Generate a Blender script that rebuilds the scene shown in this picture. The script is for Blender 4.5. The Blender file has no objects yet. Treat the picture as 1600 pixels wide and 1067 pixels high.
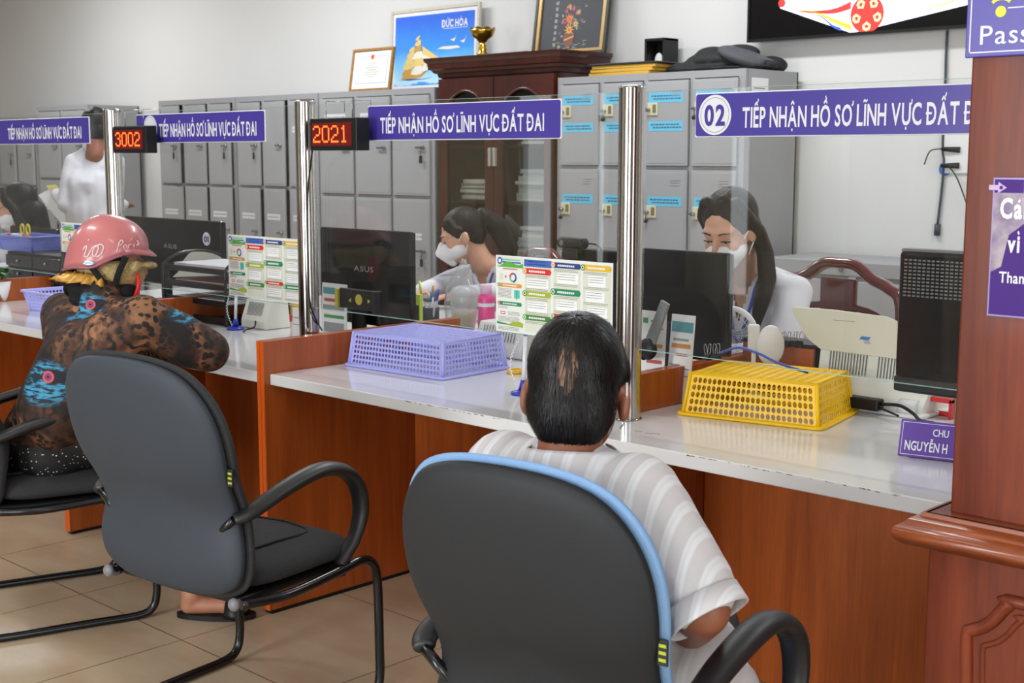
import bpy, bmesh, math, random
import numpy as np
from mathutils import Vector, Matrix, Euler, noise
from mathutils.bvhtree import BVHTree
random.seed(7)
PI = math.pi
S = bpy.context.scene
COL = S.collection

# ---------------------------------------------------------------- camera
CH = 1.43                                    # camera height
F_, PITCH, YAW, ROLL = 2075.4, .139335, .765789, .001105
FW = Vector((-math.sin(YAW)*math.cos(PITCH), math.cos(YAW)*math.cos(PITCH), -math.sin(PITCH)))
_rt = Vector((math.cos(YAW), math.sin(YAW), 0)); _up = _rt.cross(FW)
RT = _rt*math.cos(ROLL) + _up*math.sin(ROLL); UP = -_rt*math.sin(ROLL) + _up*math.cos(ROLL)
C0 = Vector((0, 0, CH))
cam = bpy.data.cameras.new('camera'); cam.sensor_width = 36; cam.lens = F_/1600*36
cam.clip_start = .05; cam.clip_end = 60
cam.dof.use_dof = True; cam.dof.focus_distance = 3.1; cam.dof.aperture_fstop = 10
camo = bpy.data.objects.new('camera', cam); COL.objects.link(camo)
camo.matrix_world = Matrix(((RT.x, UP.x, -FW.x, 0), (RT.y, UP.y, -FW.y, 0), (RT.z, UP.z, -FW.z, CH), (0, 0, 0, 1)))
S.camera = camo

def ray(x, y): return FW*F_ + RT*(x-800) - UP*(y-533.5)
def at(x, y, ax, v):
    d = ray(x, y); return C0 + d*((v-C0[ax])/d[ax])
def dep(x, y, D): return C0 + ray(x, y)*(D/F_)
def aX(x, y, Y): return at(x, y, 1, Y).x
def aZ(x, y, Y): return at(x, y, 1, Y).z

# ---------------------------------------------------------------- world, exposure, lights
S.view_settings.view_transform = 'Standard'; S.view_settings.look = 'None'
S.view_settings.gamma = 1; S.view_settings.use_curve_mapping = False
S.view_settings.exposure = 0.0
w = bpy.data.worlds.new('World'); S.world = w; w.use_nodes = True
w.node_tree.nodes['Background'].inputs[0].default_value = (.90, .97, .97, 1)
w.node_tree.nodes['Background'].inputs[1].default_value = 3.2
S.cycles.max_bounces = 8; S.cycles.transparent_max_bounces = 24; S.cycles.diffuse_bounces = 4
S.cycles.glossy_bounces = 5; S.cycles.transmission_bounces = 6
S.cycles.caustics_reflective = False; S.cycles.caustics_refractive = False
S.cycles.sample_clamp_indirect = 6
try: S.cycles.use_denoising = True
except Exception: pass

def area(name, loc, rot, sx, sy, power, col=(1, 1, 1), spread=PI):
    l = bpy.data.lights.new(name, 'AREA'); l.shape = 'RECTANGLE'; l.size = sx; l.size_y = sy
    l.energy = power; l.color = col; l.spread = spread
    o = bpy.data.objects.new(name, l); COL.objects.link(o); o.location = loc; o.rotation_euler = rot
    return o
# fluorescent battens under the ceiling (staff side and public side)
for i, (x, y, p) in enumerate(((-9.5, 4.3, 48), (-6.6, 4.3, 48), (-3.7, 4.3, 44), (-.8, 4.3, 34), (-8, 1.2, 28), (-4.6, 1.0, 22), (-1.4, .6, 9))):
    area('ceiling_tube_light', (x, y, 3.12), (0, 0, 0), 1.2, .25, p, (.96, .98, 1))
# daylight through the windows of the front wall (behind the camera) and the right-hand wall
for x, wd, p in ((-2.6, 1.5, 135), (.6, 1.5, 75)):
    area('window_daylight', (x, -2.93, 1.5), (PI/2, 0, 0), wd, 2.0, p, (.93, .97, 1))
area('door_daylight', (2.9, .6, 1.4), (0, PI/2, 0), 2.2, 2.2, 26, (.95, .98, 1))

# ---------------------------------------------------------------- materials
def lin(c):
    return tuple(((v/255)/12.92 if v/255 <= .04045 else ((v/255+.055)/1.055)**2.4) for v in c[:3]) + (1,)
_M = {}
def mat(name, c, rough=.5, metal=0, spec=.5, noise_amt=0, noise_scale=20, bump=0, bump_scale=200, coat=0, c2=None, trans=0, emit=0, alpha=1, stretch=(1, 1, 1)):
    if name in _M: return _M[name]
    m = bpy.data.materials.new(name); m.use_nodes = True; _M[name] = m
    nt = m.node_tree; b = nt.nodes['Principled BSDF']
    b.inputs['Base Color'].default_value = lin(c); b.inputs['Roughness'].default_value = rough
    b.inputs['Metallic'].default_value = metal; b.inputs['Specular IOR Level'].default_value = spec
    b.inputs['Coat Weight'].default_value = coat; b.inputs['Coat Roughness'].default_value = .08
    b.inputs['Transmission Weight'].default_value = trans; b.inputs['Alpha'].default_value = alpha
    if emit: b.inputs['Emission Color'].default_value = lin(c); b.inputs['Emission Strength'].default_value = emit
    tc = nt.nodes.new('ShaderNodeTexCoord'); mp = nt.nodes.new('ShaderNodeMapping'); mp.inputs['Scale'].default_value = stretch
    nt.links.new(tc.outputs['Object'], mp.inputs[0])
    if noise_amt or c2:
        n = nt.nodes.new('ShaderNodeTexNoise'); n.inputs['Scale'].default_value = noise_scale; n.inputs['Detail'].default_value = 5
        nt.links.new(mp.outputs[0], n.inputs['Vector'])
        r = nt.nodes.new('ShaderNodeValToRGB')
        a = lin(c); k = 1-noise_amt
        r.color_ramp.elements[0].position = .35; r.color_ramp.elements[1].position = .65
        r.color_ramp.elements[0].color = lin(c2) if c2 else (a[0]*k, a[1]*k, a[2]*k, 1)
        r.color_ramp.elements[1].color = a
        nt.links.new(n.outputs['Fac'], r.inputs[0]); nt.links.new(r.outputs[0], b.inputs['Base Color'])
    if bump:
        n = nt.nodes.new('ShaderNodeTexNoise'); n.inputs['Scale'].default_value = bump_scale; n.inputs['Detail'].default_value = 3
        nt.links.new(mp.outputs[0], n.inputs['Vector'])
        bp = nt.nodes.new('ShaderNodeBump'); bp.inputs['Strength'].default_value = bump; bp.inputs['Distance'].default_value = .01
        nt.links.new(n.outputs['Fac'], bp.inputs['Height']); nt.links.new(bp.outputs[0], b.inputs['Normal'])
    return m

def wood(name, c, c2, rough=.3, scale=(9, 9, .7), coat=.3, c3=None):
    m = mat(name, c, rough, coat=coat)
    nt = m.node_tree; b = nt.nodes['Principled BSDF']
    tc = nt.nodes.new('ShaderNodeTexCoord'); mp = nt.nodes.new('ShaderNodeMapping'); mp.inputs['Scale'].default_value = scale
    nt.links.new(tc.outputs['Object'], mp.inputs[0])
    n1 = nt.nodes.new('ShaderNodeTexNoise'); n1.inputs['Scale'].default_value = 1.2; n1.inputs['Detail'].default_value = 6; n1.inputs['Distortion'].default_value = 1.2
    n2 = nt.nodes.new('ShaderNodeTexNoise'); n2.inputs['Scale'].default_value = 14; n2.inputs['Detail'].default_value = 3
    nt.links.new(mp.outputs[0], n1.inputs['Vector']); nt.links.new(mp.outputs[0], n2.inputs['Vector'])
    mx = nt.nodes.new('ShaderNodeMath'); mx.operation = 'MULTIPLY_ADD'; mx.inputs[1].default_value = .35
    nt.links.new(n2.outputs['Fac'], mx.inputs[0]); nt.links.new(n1.outputs['Fac'], mx.inputs[2])
    r = nt.nodes.new('ShaderNodeValToRGB'); r.color_ramp.elements[0].position = .45; r.color_ramp.elements[1].position = .85
    r.color_ramp.elements[0].color = lin(c2); r.color_ramp.elements[1].color = lin(c)
    nt.links.new(mx.outputs[0], r.inputs[0]); nt.links.new(r.outputs[0], b.inputs['Base Color'])
    return m

def glassmat(name, tint=(1, 1, 1), refl=1.0, rough=.0, veil=.0):
    if name in _M: return _M[name]
    m = bpy.data.materials.new(name); m.use_nodes = True; _M[name] = m
    nt = m.node_tree; nt.nodes.clear(); N = nt.nodes.new; L = nt.links.new
    out = N('ShaderNodeOutputMaterial'); mix = N('ShaderNodeMixShader'); t = N('ShaderNodeBsdfTransparent'); g = N('ShaderNodeBsdfGlossy')
    g.inputs['Roughness'].default_value = rough; t.inputs[0].default_value = (*tint, 1)
    fr = N('ShaderNodeFresnel'); ge = N('ShaderNodeNewGeometry')
    io = N('ShaderNodeMath'); io.operation = 'MULTIPLY_ADD'; io.inputs[1].default_value = 1/1.5-1.5; io.inputs[2].default_value = 1.5
    L(ge.outputs['Backfacing'], io.inputs[0]); L(io.outputs[0], fr.inputs['IOR'])
    mu = N('ShaderNodeMath'); mu.operation = 'MULTIPLY'; mu.inputs[1].default_value = refl; mu.use_clamp = True
    L(fr.outputs[0], mu.inputs[0]); L(mu.outputs[0], mix.inputs[0]); L(t.outputs[0], mix.inputs[1]); L(g.outputs[0], mix.inputs[2])
    if veil:
        d = N('ShaderNodeBsdfDiffuse'); d.inputs[0].default_value = (.75, .78, .78, 1)
        m2 = N('ShaderNodeMixShader'); m2.inputs[0].default_value = veil
        L(mix.outputs[0], m2.inputs[1]); L(d.outputs[0], m2.inputs[2]); L(m2.outputs[0], out.inputs[0])
    else:
        L(mix.outputs[0], out.inputs[0])
    return m

WHITE = mat('white_paint', (226, 226, 226), .5)
WALL = mat('wall_paint', (214, 214, 213), .75, noise_amt=.03, noise_scale=1.5, bump=.03, bump_scale=60)
CEIL = mat('ceiling_paint', (225, 225, 223), .8)
ORANGE = wood('orange_laminate', (170, 86, 34), (136, 62, 20), .3, (14, 14, .8), .12)
ORANGE_E = mat('orange_edge_band', (205, 88, 22), .35)
REDWOOD = wood('red_brown_wood', (126, 58, 34), (92, 38, 22), .4, (10, 10, .7), .06)
REDWOOD.node_tree.nodes['Principled BSDF'].inputs['Specular IOR Level'].default_value = .2
MOULD = wood('moulding_wood', (150, 76, 36), (112, 50, 24), .3, (3, 10, 10), .2)
DARKWOOD = wood('dark_cabinet_wood', (74, 30, 22), (48, 20, 16), .32, (10, 10, .7), .3)
TOPM = mat('white_laminate', (216, 216, 218), .16, noise_amt=.03, noise_scale=6, coat=.3)
LOCK = mat('locker_grey', (151, 152, 155), .42, noise_amt=.03, noise_scale=3)
LOCK2 = mat('locker_grey_door', (158, 159, 162), .40, noise_amt=.03, noise_scale=3)
BLACKP = mat('black_plastic', (18, 18, 20), .42, spec=.35)
BLACKG = mat('black_gloss', (12, 12, 14), .16, spec=.4)
BLACKM = mat('black_metal', (18, 18, 20), .22)
CHROME = mat('stainless_steel', (176, 172, 168), .13, 1)
STEEL = mat('steel_small', (170, 170, 170), .25, 1)
PURPLE = mat('sign_blue_violet', (66, 54, 150), .35, noise_amt=.04, noise_scale=500)
PURPLE2 = mat('sign_purple', (84, 44, 150), .3)
PURPLE3 = mat('sign_deep_purple', (62, 22, 116), .5, spec=.25)
SIGNW = mat('sign_white', (224, 224, 230), .4)
GLASS = glassmat('clear_glass', (.985, .99, .988), .9, 0, .006)
GLASSE = mat('glass_edge', (150, 190, 180), .15)
SKIN = mat('skin', (178, 122, 96), .5, noise_amt=.08, noise_scale=30, bump=.04, bump_scale=300)
SKIN2 = mat('skin_fair', (200, 150, 124), .5, noise_amt=.06, noise_scale=30)
SKIN3 = mat('skin_tan', (140, 84, 60), .5, noise_amt=.1, noise_scale=30, bump=.05, bump_scale=300)
HAIR = mat('black_hair', (14, 11, 12), .5, spec=.25, bump=.4, bump_scale=90, stretch=(1, 1, .12))
MASKW = mat('mask_white', (228, 228, 232), .7)
SHIRTW = mat('white_shirt', (214, 214, 222), .75, bump=.25, bump_scale=14)
CREAM = mat('cream_plastic', (205, 203, 186), .4)
IVORY = mat('ivory_plastic', (222, 222, 214), .4)
PAPER = mat('paper', (228, 228, 228), .7)

# ---------------------------------------------------------------- mesh helpers
def newbm(): return bmesh.new()
def box(bm, lo, hi, mi=0):
    x0, y0, z0 = lo; x1, y1, z1 = hi
    v = [bm.verts.new(p) for p in ((x0, y0, z0), (x1, y0, z0), (x1, y1, z0), (x0, y1, z0), (x0, y0, z1), (x1, y0, z1), (x1, y1, z1), (x0, y1, z1))]
    for f in ((3, 2, 1, 0), (4, 5, 6, 7), (0, 1, 5, 4), (1, 2, 6, 5), (2, 3, 7, 6), (3, 0, 4, 7)):
        bm.faces.new([v[i] for i in f]).material_index = mi
    return v
def rbox(bm, lo, hi, r=.004, seg=2, mi=0):
    t = bmesh.new(); box(t, lo, hi, mi)
    bmesh.ops.bevel(t, geom=t.edges[:], offset=r, segments=seg, profile=.5, affect='EDGES')
    for f in t.faces: f.material_index = mi
    merge(bm, t)
def merge(bm, t, M=None):
    me = bpy.data.meshes.new('tmp'); t.to_mesh(me); t.free()
    if M is not None: me.transform(M)
    bm.from_mesh(me); bpy.data.meshes.remove(me)
def frame_of(d):
    d = d.normalized(); a = Vector((0, 0, 1)) if abs(d.z) < .9 else Vector((1, 0, 0))
    u = d.cross(a).normalized(); return u, d.cross(u).normalized()
def tube(bm, pts, r, seg=10, mi=0, closed=False, flat=None, caps=True, side=None):
    pts = [Vector(p) for p in pts]; n = len(pts)
    rr = r if isinstance(r, (list, tuple)) else [r]*n
    rings = []; u = None
    for i, p in enumerate(pts):
        d = (pts[(i+1) % n]-pts[i-1]) if (closed or 0 < i < n-1) else (pts[1]-pts[0] if i == 0 else pts[-1]-pts[-2])
        d = d.normalized()
        if side is not None: u = (Vector(side) - d*d.dot(Vector(side))).normalized()
        elif u is None: u, _ = frame_of(d)
        else: u = (u - d*u.dot(d)).normalized()
        v = d.cross(u)
        fa, fb = flat if flat else (1, 1)
        rings.append([bm.verts.new(p + u*(math.cos(2*PI*k/seg)*rr[i]*fa) + v*(math.sin(2*PI*k/seg)*rr[i]*fb)) for k in range(seg)])
    m = n if closed else n-1
    for i in range(m):
        a, b = rings[i], rings[(i+1) % n]
        for k in range(seg):
            f = bm.faces.new((a[k], a[(k+1) % seg], b[(k+1) % seg], b[k])); f.material_index = mi; f.smooth = True
    if caps and not closed:
        bm.faces.new(rings[0][::-1]).material_index = mi; bm.faces.new(rings[-1]).material_index = mi
def cyl(bm, p0, p1, r0, r1=None, seg=20, mi=0, caps=True):
    tube(bm, [p0, p1], [r0, r0 if r1 is None else r1], seg, mi, caps=caps)
def lathe(bm, prof, c=(0, 0, 0), seg=28, mi=0, axis='z', scallop=None):
    c = Vector(c); rings = []
    for j, (r, z) in enumerate(prof):
        ring = []
        for k in range(seg):
            a = 2*PI*k/seg; rr = max(r, 1e-4)
            zz = z
            if scallop and j in scallop: zz += scallop[j]*abs(math.sin(a*4))
            p = Vector((rr*math.cos(a), rr*math.sin(a), zz))
            if axis == 'y': p = Vector((p.x, -p.z, p.y))
            if axis == 'x': p = Vector((p.z, p.y, -p.x))
            ring.append(bm.verts.new(c+p))
        rings.append(ring)
    for a, b in zip(rings, rings[1:]):
        for k in range(seg):
            f = bm.faces.new((a[k], a[(k+1) % seg], b[(k+1) % seg], b[k])); f.smooth = True; f.material_index = mi
def spline(pts, n=8, closed=False):
    P = [Vector(p) for p in pts]; out = []; m = len(P)
    rng = range(m) if closed else range(m-1)
    for i in rng:
        if closed: a, b, c, d = P[i-1], P[i], P[(i+1) % m], P[(i+2) % m]
        else: a, b, c, d = P[max(i-1, 0)], P[i], P[i+1], P[min(i+2, m-1)]
        for k in range(n):
            t = k/n
            out.append(.5*((2*b)+(-a+c)*t+(2*a-5*b+4*c-d)*t*t+(-a+3*b-3*c+d)*t**3))
    if not closed: out.append(P[-1])
    return out
def ellip(bm, c, r, mi=0, seg=16, rings=10, M=None):
    t = bmesh.new(); bmesh.ops.create_uvsphere(t, u_segments=seg, v_segments=rings, radius=1)
    for f in t.faces: f.material_index = mi; f.smooth = True
    T = Matrix.Translation(c) @ (M or Matrix()) @ Matrix.Diagonal((*r, 1))
    merge(bm, t, T)
def prism(bm, poly, y0, y1, mi=0, ax='y'):
    """poly: list of (a,b) in the plane across axis ax"""
    def P(a, b, y): return {'y': (a, y, b), 'x': (y, a, b), 'z': (a, b, y)}[ax]
    A = [bm.verts.new(P(a, b, y0)) for a, b in poly]; B = [bm.verts.new(P(a, b, y1)) for a, b in poly]
    n = len(poly); fs = [bm.faces.new(A), bm.faces.new(B[::-1])]
    for i in range(n): fs.append(bm.faces.new((A[i], B[i], B[(i+1) % n], A[(i+1) % n])))
    for f in fs: f.material_index = mi
def quadxz(bm, x0, z0, x1, z1, y, mi=0):
    v = [bm.verts.new(p) for p in ((x0, y, z0), (x1, y, z0), (x1, y, z1), (x0, y, z1))]
    bm.faces.new(v).material_index = mi
def disc(bm, c, r, y, mi=0, seg=24, r_in=0, rx=1, a0=0, a1=2*PI):
    """flat disc (or ring sector) in an xz plane"""
    n = seg
    if r_in:
        A = [bm.verts.new((c[0]+rx*r*math.cos(a0+(a1-a0)*k/n), y, c[1]+r*math.sin(a0+(a1-a0)*k/n))) for k in range(n+1)]
        B = [bm.verts.new((c[0]+rx*r_in*math.cos(a0+(a1-a0)*k/n), y, c[1]+r_in*math.sin(a0+(a1-a0)*k/n))) for k in range(n+1)]
        for k in range(n): bm.faces.new((A[k], A[k+1], B[k+1], B[k])).material_index = mi
    else:
        bm.faces.new([bm.verts.new((c[0]+rx*r*math.cos(2*PI*k/n), y, c[1]+r*math.sin(2*PI*k/n))) for k in range(n)]).material_index = mi
def polyxz(bm, pts, y, mi=0):
    bm.faces.new([bm.verts.new((a, y, b)) for a, b in pts]).material_index = mi

def obj(name, bm, mats, parent=None, loc=(0, 0, 0), rot=(0, 0, 0), smooth=False, fix=True):
    me = bpy.data.meshes.new(name)
    if fix: bmesh.ops.recalc_face_normals(bm, faces=bm.faces[:])
    bm.to_mesh(me); bm.free()
    for m in (mats if isinstance(mats, (list, tuple)) else [mats]): me.materials.append(m)
    o = bpy.data.objects.new(name, me); COL.objects.link(o); o.location = loc; o.rotation_euler = rot
    if parent is not None: o.parent = parent
    if smooth:
        for p in me.polygons: p.use_smooth = True
    return o
def autosmooth(o, ang=40):
    me = o.data
    for p in me.polygons: p.use_smooth = True
    bm = bmesh.new(); bm.from_mesh(me)
    for e in bm.edges:
        if len(e.link_faces) == 2 and e.calc_face_angle(0) > math.radians(ang): e.smooth = False
    bm.to_mesh(me); bm.free(); return o
def tag(o, label, cat, group=None, kind=None):
    if label: o['label'] = label
    if cat: o['category'] = cat
    if group: o['group'] = group
    if kind: o['kind'] = kind
    return o
def thing(name, label, cat, loc=(0, 0, 0), rz=0, group=None):
    o = bpy.data.objects.new(name, None); COL.objects.link(o); o.empty_display_size = .05
    o.location = loc; o.rotation_euler = (0, 0, rz)
    return tag(o, label, cat, group)
def struct(name, bm, m):
    o = obj(name, bm, m); o['kind'] = 'structure'; return o
def copy_tree(o, parent=None):
    c = o.copy(); COL.objects.link(c); c.parent = parent
    for ch in list(o.children): copy_tree(ch, c)
    return c
def solid(o, t, off=0):
    m = o.modifiers.new('Solidify', 'SOLIDIFY'); m.thickness = t; m.offset = off; return o
def bev(o, w=.002, seg=2):
    m = o.modifiers.new('Bevel', 'BEVEL'); m.width = w; m.segments = seg; m.limit_method = 'ANGLE'; return o

# lettering: real raised letters on the sign, fitted to a width and a cap height
import unicodedata
_G = {}
def glyph(ch, bold):
    """outline faces of one plain letter, in units of the cap height"""
    if (ch, bold) in _G: return _G[(ch, bold)]
    cu = bpy.data.curves.new('lettering', 'FONT'); cu.body = ch; cu.size = 1; cu.offset = bold; cu.resolution_u = 3
    o = bpy.data.objects.new('lettering', cu); COL.objects.link(o); bpy.context.view_layer.update()
    me = bpy.data.meshes.new_from_object(o.evaluated_get(bpy.context.evaluated_depsgraph_get()))
    bpy.data.objects.remove(o); bpy.data.curves.remove(cu)
    k = .73
    _G[(ch, bold)] = ([(v.co.x/k, v.co.y/k) for v in me.vertices], [tuple(p.vertices) for p in me.polygons])
    bpy.data.meshes.remove(me); return _G[(ch, bold)]
def text(name, s, parent, x0, x1, zb, cap, y, m, bold=.02, skew=0, th=.0006, place=None, gap=.13, word=.36):
    """letters standing in an xz plane at y, facing -y, from x0 to x1, baseline zb, cap height cap"""
    V = []; Fc = []; cur = 0; st = .16+bold*2
    def poly(P): Fc.append(tuple(range(len(V), len(V)+len(P)))); dy = -.00012*(1+len(Fc) % 3); V.extend([(p[0], p[1], dy) for p in P])
    def bar(ax_, ay, bx, by, w): 
        d = Vector((bx-ax_, by-ay)); d.normalize(); n_ = Vector((-d.y, d.x))*w/2
        poly([(ax_-n_.x, ay-n_.y), (bx-n_.x, by-n_.y), (bx+n_.x, by+n_.y), (ax_+n_.x, ay+n_.y)])
    for ch in s:
        if ch == ' ': cur += word; continue
        base, marks = ch, ''
        if ch in 'Đđ': base = 'D' if ch == 'Đ' else 'd'; marks = '-'
        else:
            dd = unicodedata.normalize('NFD', ch); base, marks = dd[0], dd[1:]
        g, fs = glyph(base if not (base == 'i' and '\u0300' in marks) else '\u0131' if False else base, bold)
        xa = min(p[0] for p in g); xb = max(p[0] for p in g); top = max(p[1] for p in g); w_ = xb-xa
        n0 = len(V); V.extend([(p[0]-xa+cur, p[1], 0) for p in g]); Fc.extend([tuple(i+n0 for i in f) for f in fs])
        c = cur+w_/2; t = .085+bold; hi = top+.07
        for mk in marks:
            if mk == '-': bar(cur-.07, top*.5, cur+w_*.52, top*.5, .10)
            elif mk == '\u0302': bar(c-.17, hi, c+.01, hi+.15, t); bar(c-.01, hi+.15, c+.17, hi, t); 
            elif mk == '\u0301': q_ = .13 if '\u0302' in marks else 0; bar(c+q_, hi+q_*.9+.02, c+.11+q_, hi+.17+q_*1.1, t)
            elif mk == '\u0300': q_ = .13 if '\u0302' in marks else 0; bar(c+.02+q_*.6, hi+.03+q_, c-.09+q_*.6, hi+.2+q_, t)
            elif mk == '\u0303':
                q_ = .16 if '\u0302' in marks else 0
                bar(c-.2, hi+.03+q_, c-.07, hi+.11+q_, t*.9); bar(c-.08, hi+.11+q_, c+.08, hi+.04+q_, t*.9); bar(c+.07, hi+.04+q_, c+.2, hi+.12+q_, t*.9)
            elif mk == '\u0323': poly([(c-.065, -.22), (c+.065, -.22), (c+.065, -.09), (c-.065, -.09)])
            elif mk == '\u031b': bar(cur+w_-.05, top*.93, cur+w_+.08, top*1.0, t); bar(cur+w_+.08, top*.97, cur+w_+.08, top*1.16, t)
        cur += w_+gap
    xs = [p[0] for p in V]; a, b = min(xs), max(xs)
    me = bpy.data.meshes.new(name)
    me.from_pydata([(x0+(p[0]-a)/(b-a)*(x1-x0)+skew*p[1]*cap, y+p[2], zb+p[1]*cap) for p in V], [], Fc); me.update()
    me.materials.append(m)
    o = bpy.data.objects.new(name, me); COL.objects.link(o); o.parent = parent
    md = o.modifiers.new('Solidify', 'SOLIDIFY'); md.thickness = th; md.offset = 1
    return o

# ---------------------------------------------------------------- continuous bodies and cloth
def cap(p0, p1, r0, r1=None): return ('c', Vector(p0), Vector(p1), r0, r0 if r1 is None else r1)
def ell(c, r, M=None): return ('e', Matrix.Translation(Vector(c)) @ (M.to_4x4() if M else Matrix()) @ Matrix.Diagonal((*r, 1)))
def xf(prims, M):
    out = []; s = M.to_scale()[0]
    for p in prims:
        if p[0] == 'c': out.append(('c', M @ p[1], M @ p[2], p[3]*s, p[4]*s))
        else: out.append(('e', M @ p[1]))
    return out
def chain(pts, rs): return [cap(pts[i], pts[i+1], rs[i], rs[i+1]) for i in range(len(pts)-1)]
def blob(name, prims, m, parent, voxel=.008, smooth=4, post=None, cut=None):
    bm = bmesh.new()
    for p in prims:
        t = bmesh.new()
        if p[0] == 'e':
            bmesh.ops.create_uvsphere(t, u_segments=20, v_segments=14, radius=1); merge(bm, t, p[1])
        else:
            _, a, b, r0, r1 = p; d = b-a; L = max(d.length, 1e-5)
            pts = []; rs = []
            for k in range(5): an = PI/2*(1-k/4)*.98; pts.append(a - d/L*(r0*math.sin(an))); rs.append(r0*math.cos(an))
            for k in range(5): an = PI/2*(k/4)*.98; pts.append(b + d/L*(r1*math.sin(an))); rs.append(r1*math.cos(an))
            tube(bm, pts, rs, 14); t.free()
    me = bpy.data.meshes.new(name); bmesh.ops.recalc_face_normals(bm, faces=bm.faces[:]); bm.to_mesh(me); bm.free()
    o = bpy.data.objects.new(name, me); COL.objects.link(o)
    r = o.modifiers.new('r', 'REMESH'); r.mode = 'VOXEL'; r.voxel_size = voxel
    if smooth:
        sm = o.modifiers.new('s', 'SMOOTH'); sm.iterations = smooth; sm.factor = .5
    bpy.context.view_layer.update()
    me2 = bpy.data.meshes.new_from_object(o.evaluated_get(bpy.context.evaluated_depsgraph_get()))
    bpy.data.objects.remove(o); bpy.data.meshes.remove(me)
    me2.name = name
    if cut:
        bm = bmesh.new(); bm.from_mesh(me2)
        for co, no in cut:
            bmesh.ops.bisect_plane(bm, geom=bm.verts[:]+bm.edges[:]+bm.faces[:], plane_co=co, plane_no=no, clear_outer=True)
        bm.to_mesh(me2); bm.free()
    if post:
        for v in me2.vertices: v.co = post(v.co)
    me2.materials.clear(); me2.materials.append(m)
    for p in me2.polygons: p.use_smooth = True
    o = bpy.data.objects.new(name, me2); COL.objects.link(o)
    if parent is not None: o.parent = parent
    return o
def look(loc, face, pitch=0, roll=0, s=1.0):
    """head frame: local +y is where the face points, pitch>0 looks down"""
    f = Vector((face[0], face[1], 0)).normalized(); ang = math.atan2(-f.x, f.y)
    return Matrix.Translation(loc) @ Matrix.Rotation(ang, 4, 'Z') @ Matrix.Rotation(-pitch, 4, 'X') @ Matrix.Rotation(roll, 4, 'Y') @ Matrix.Scale(s, 4)
def head_prims(M):
    P = [ell((0, -.012, .028), (.076, .096, .088)), ell((0, .028, -.03), (.063, .066, .084)), ell((0, .046, -.088), (.038, .040, .030)),
         cap((0, .090, .012), (0, .110, -.026), .008, .012), cap((-.011, .098, -.03), (.011, .098, -.03), .009),
         ell((0, .07, .026), (.056, .026, .014)), ell((.031, .077, .007), (.0165, .014, .0095)), ell((-.031, .077, .007), (.0165, .014, .0095)), ell((.036, .064, -.028), (.024, .024, .024)), ell((-.036, .064, -.028), (.024, .024, .024)),
         ell((0, .088, -.060), (.021, .010, .006)), ell((0, .085, -.071), (.018, .010, .006)), cap((0, -.025, -.05), (0, -.04, -.17), .052, .056)]
    for s in (-1, 1):
        P += [ell((s*.079, -.004, -.012), (.009, .019, .032), Matrix.Rotation(s*.35, 3, 'Z')), ell((s*.077, .004, -.036), (.007, .009, .012))]
    return xf(P, M)
def face_parts(parent, M, down=True):
    bm = newbm()
    for s in (-1, 1):
        ellip(bm, (s*.031, .079, -.003), (.0125, .011, .006), 0)
        ellip(bm, (s*.031, .0882, -.004), (.005, .0026, .0040), 1, 12, 8)
        tube(bm, spline([(s*.015, .0895, -.002), (s*.024, .0925, .0005), (s*.035, .0915, .0005), (s*.047, .084, -.002)], 4), .0021, 6, 1)
    o = obj('eyes', bm, [mat('eye_white', (200, 190, 184), .3), mat('lash_black', (24, 16, 14), .5)], parent, smooth=True); o.data.transform(M)
    bm = newbm()
    for s in (-1, 1):
        tube(bm, spline([(s*.014, .0935, .022), (s*.03, .0955, .029), (s*.050, .084, .025)], 4), [.0026]*3+[.0022]*3+[.0012]*3, 6)
    o = obj('eyebrows', bm, mat('brow', (40, 28, 26), .6), parent, smooth=True); o.data.transform(M)
def mask_part(parent, M, shape='flat', m=None):
    if shape == 'flat':
        P = [ell((0, .040, -.052), (.066, .073, .052)), ell((0, .085, -.035), (.026, .034, .026)), ell((0, .06, -.085), (.045, .05, .03))]
    else:
        P = [ell((0, .040, -.050), (.068, .075, .050)), cap((0, .105, -.005), (0, .128, -.04), .012, .02), cap((0, .128, -.04), (0, .085, -.10), .02, .022), ell((0, .085, -.05), (.045, .05, .045))]
    o = blob('face_mask', P, m or MASKW, None, .005, 3, cut=[((0, .012, 0), (0, -1, 0))])
    o.data.transform(M); o.parent = parent
    for s in (-1, 1):
        bm = newbm(); tube(bm, [(s*.062, .03, -.02), (s*.078, .004, .012), (s*.084, -.014, .010), (s*.084, -.016, -.02), (s*.074, .004, -.05), (s*.062, .02, -.08)], .0022, 6)
        t = obj('ear_loop', bm, m or MASKW, o); t.data.transform(M)
    return o
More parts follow.
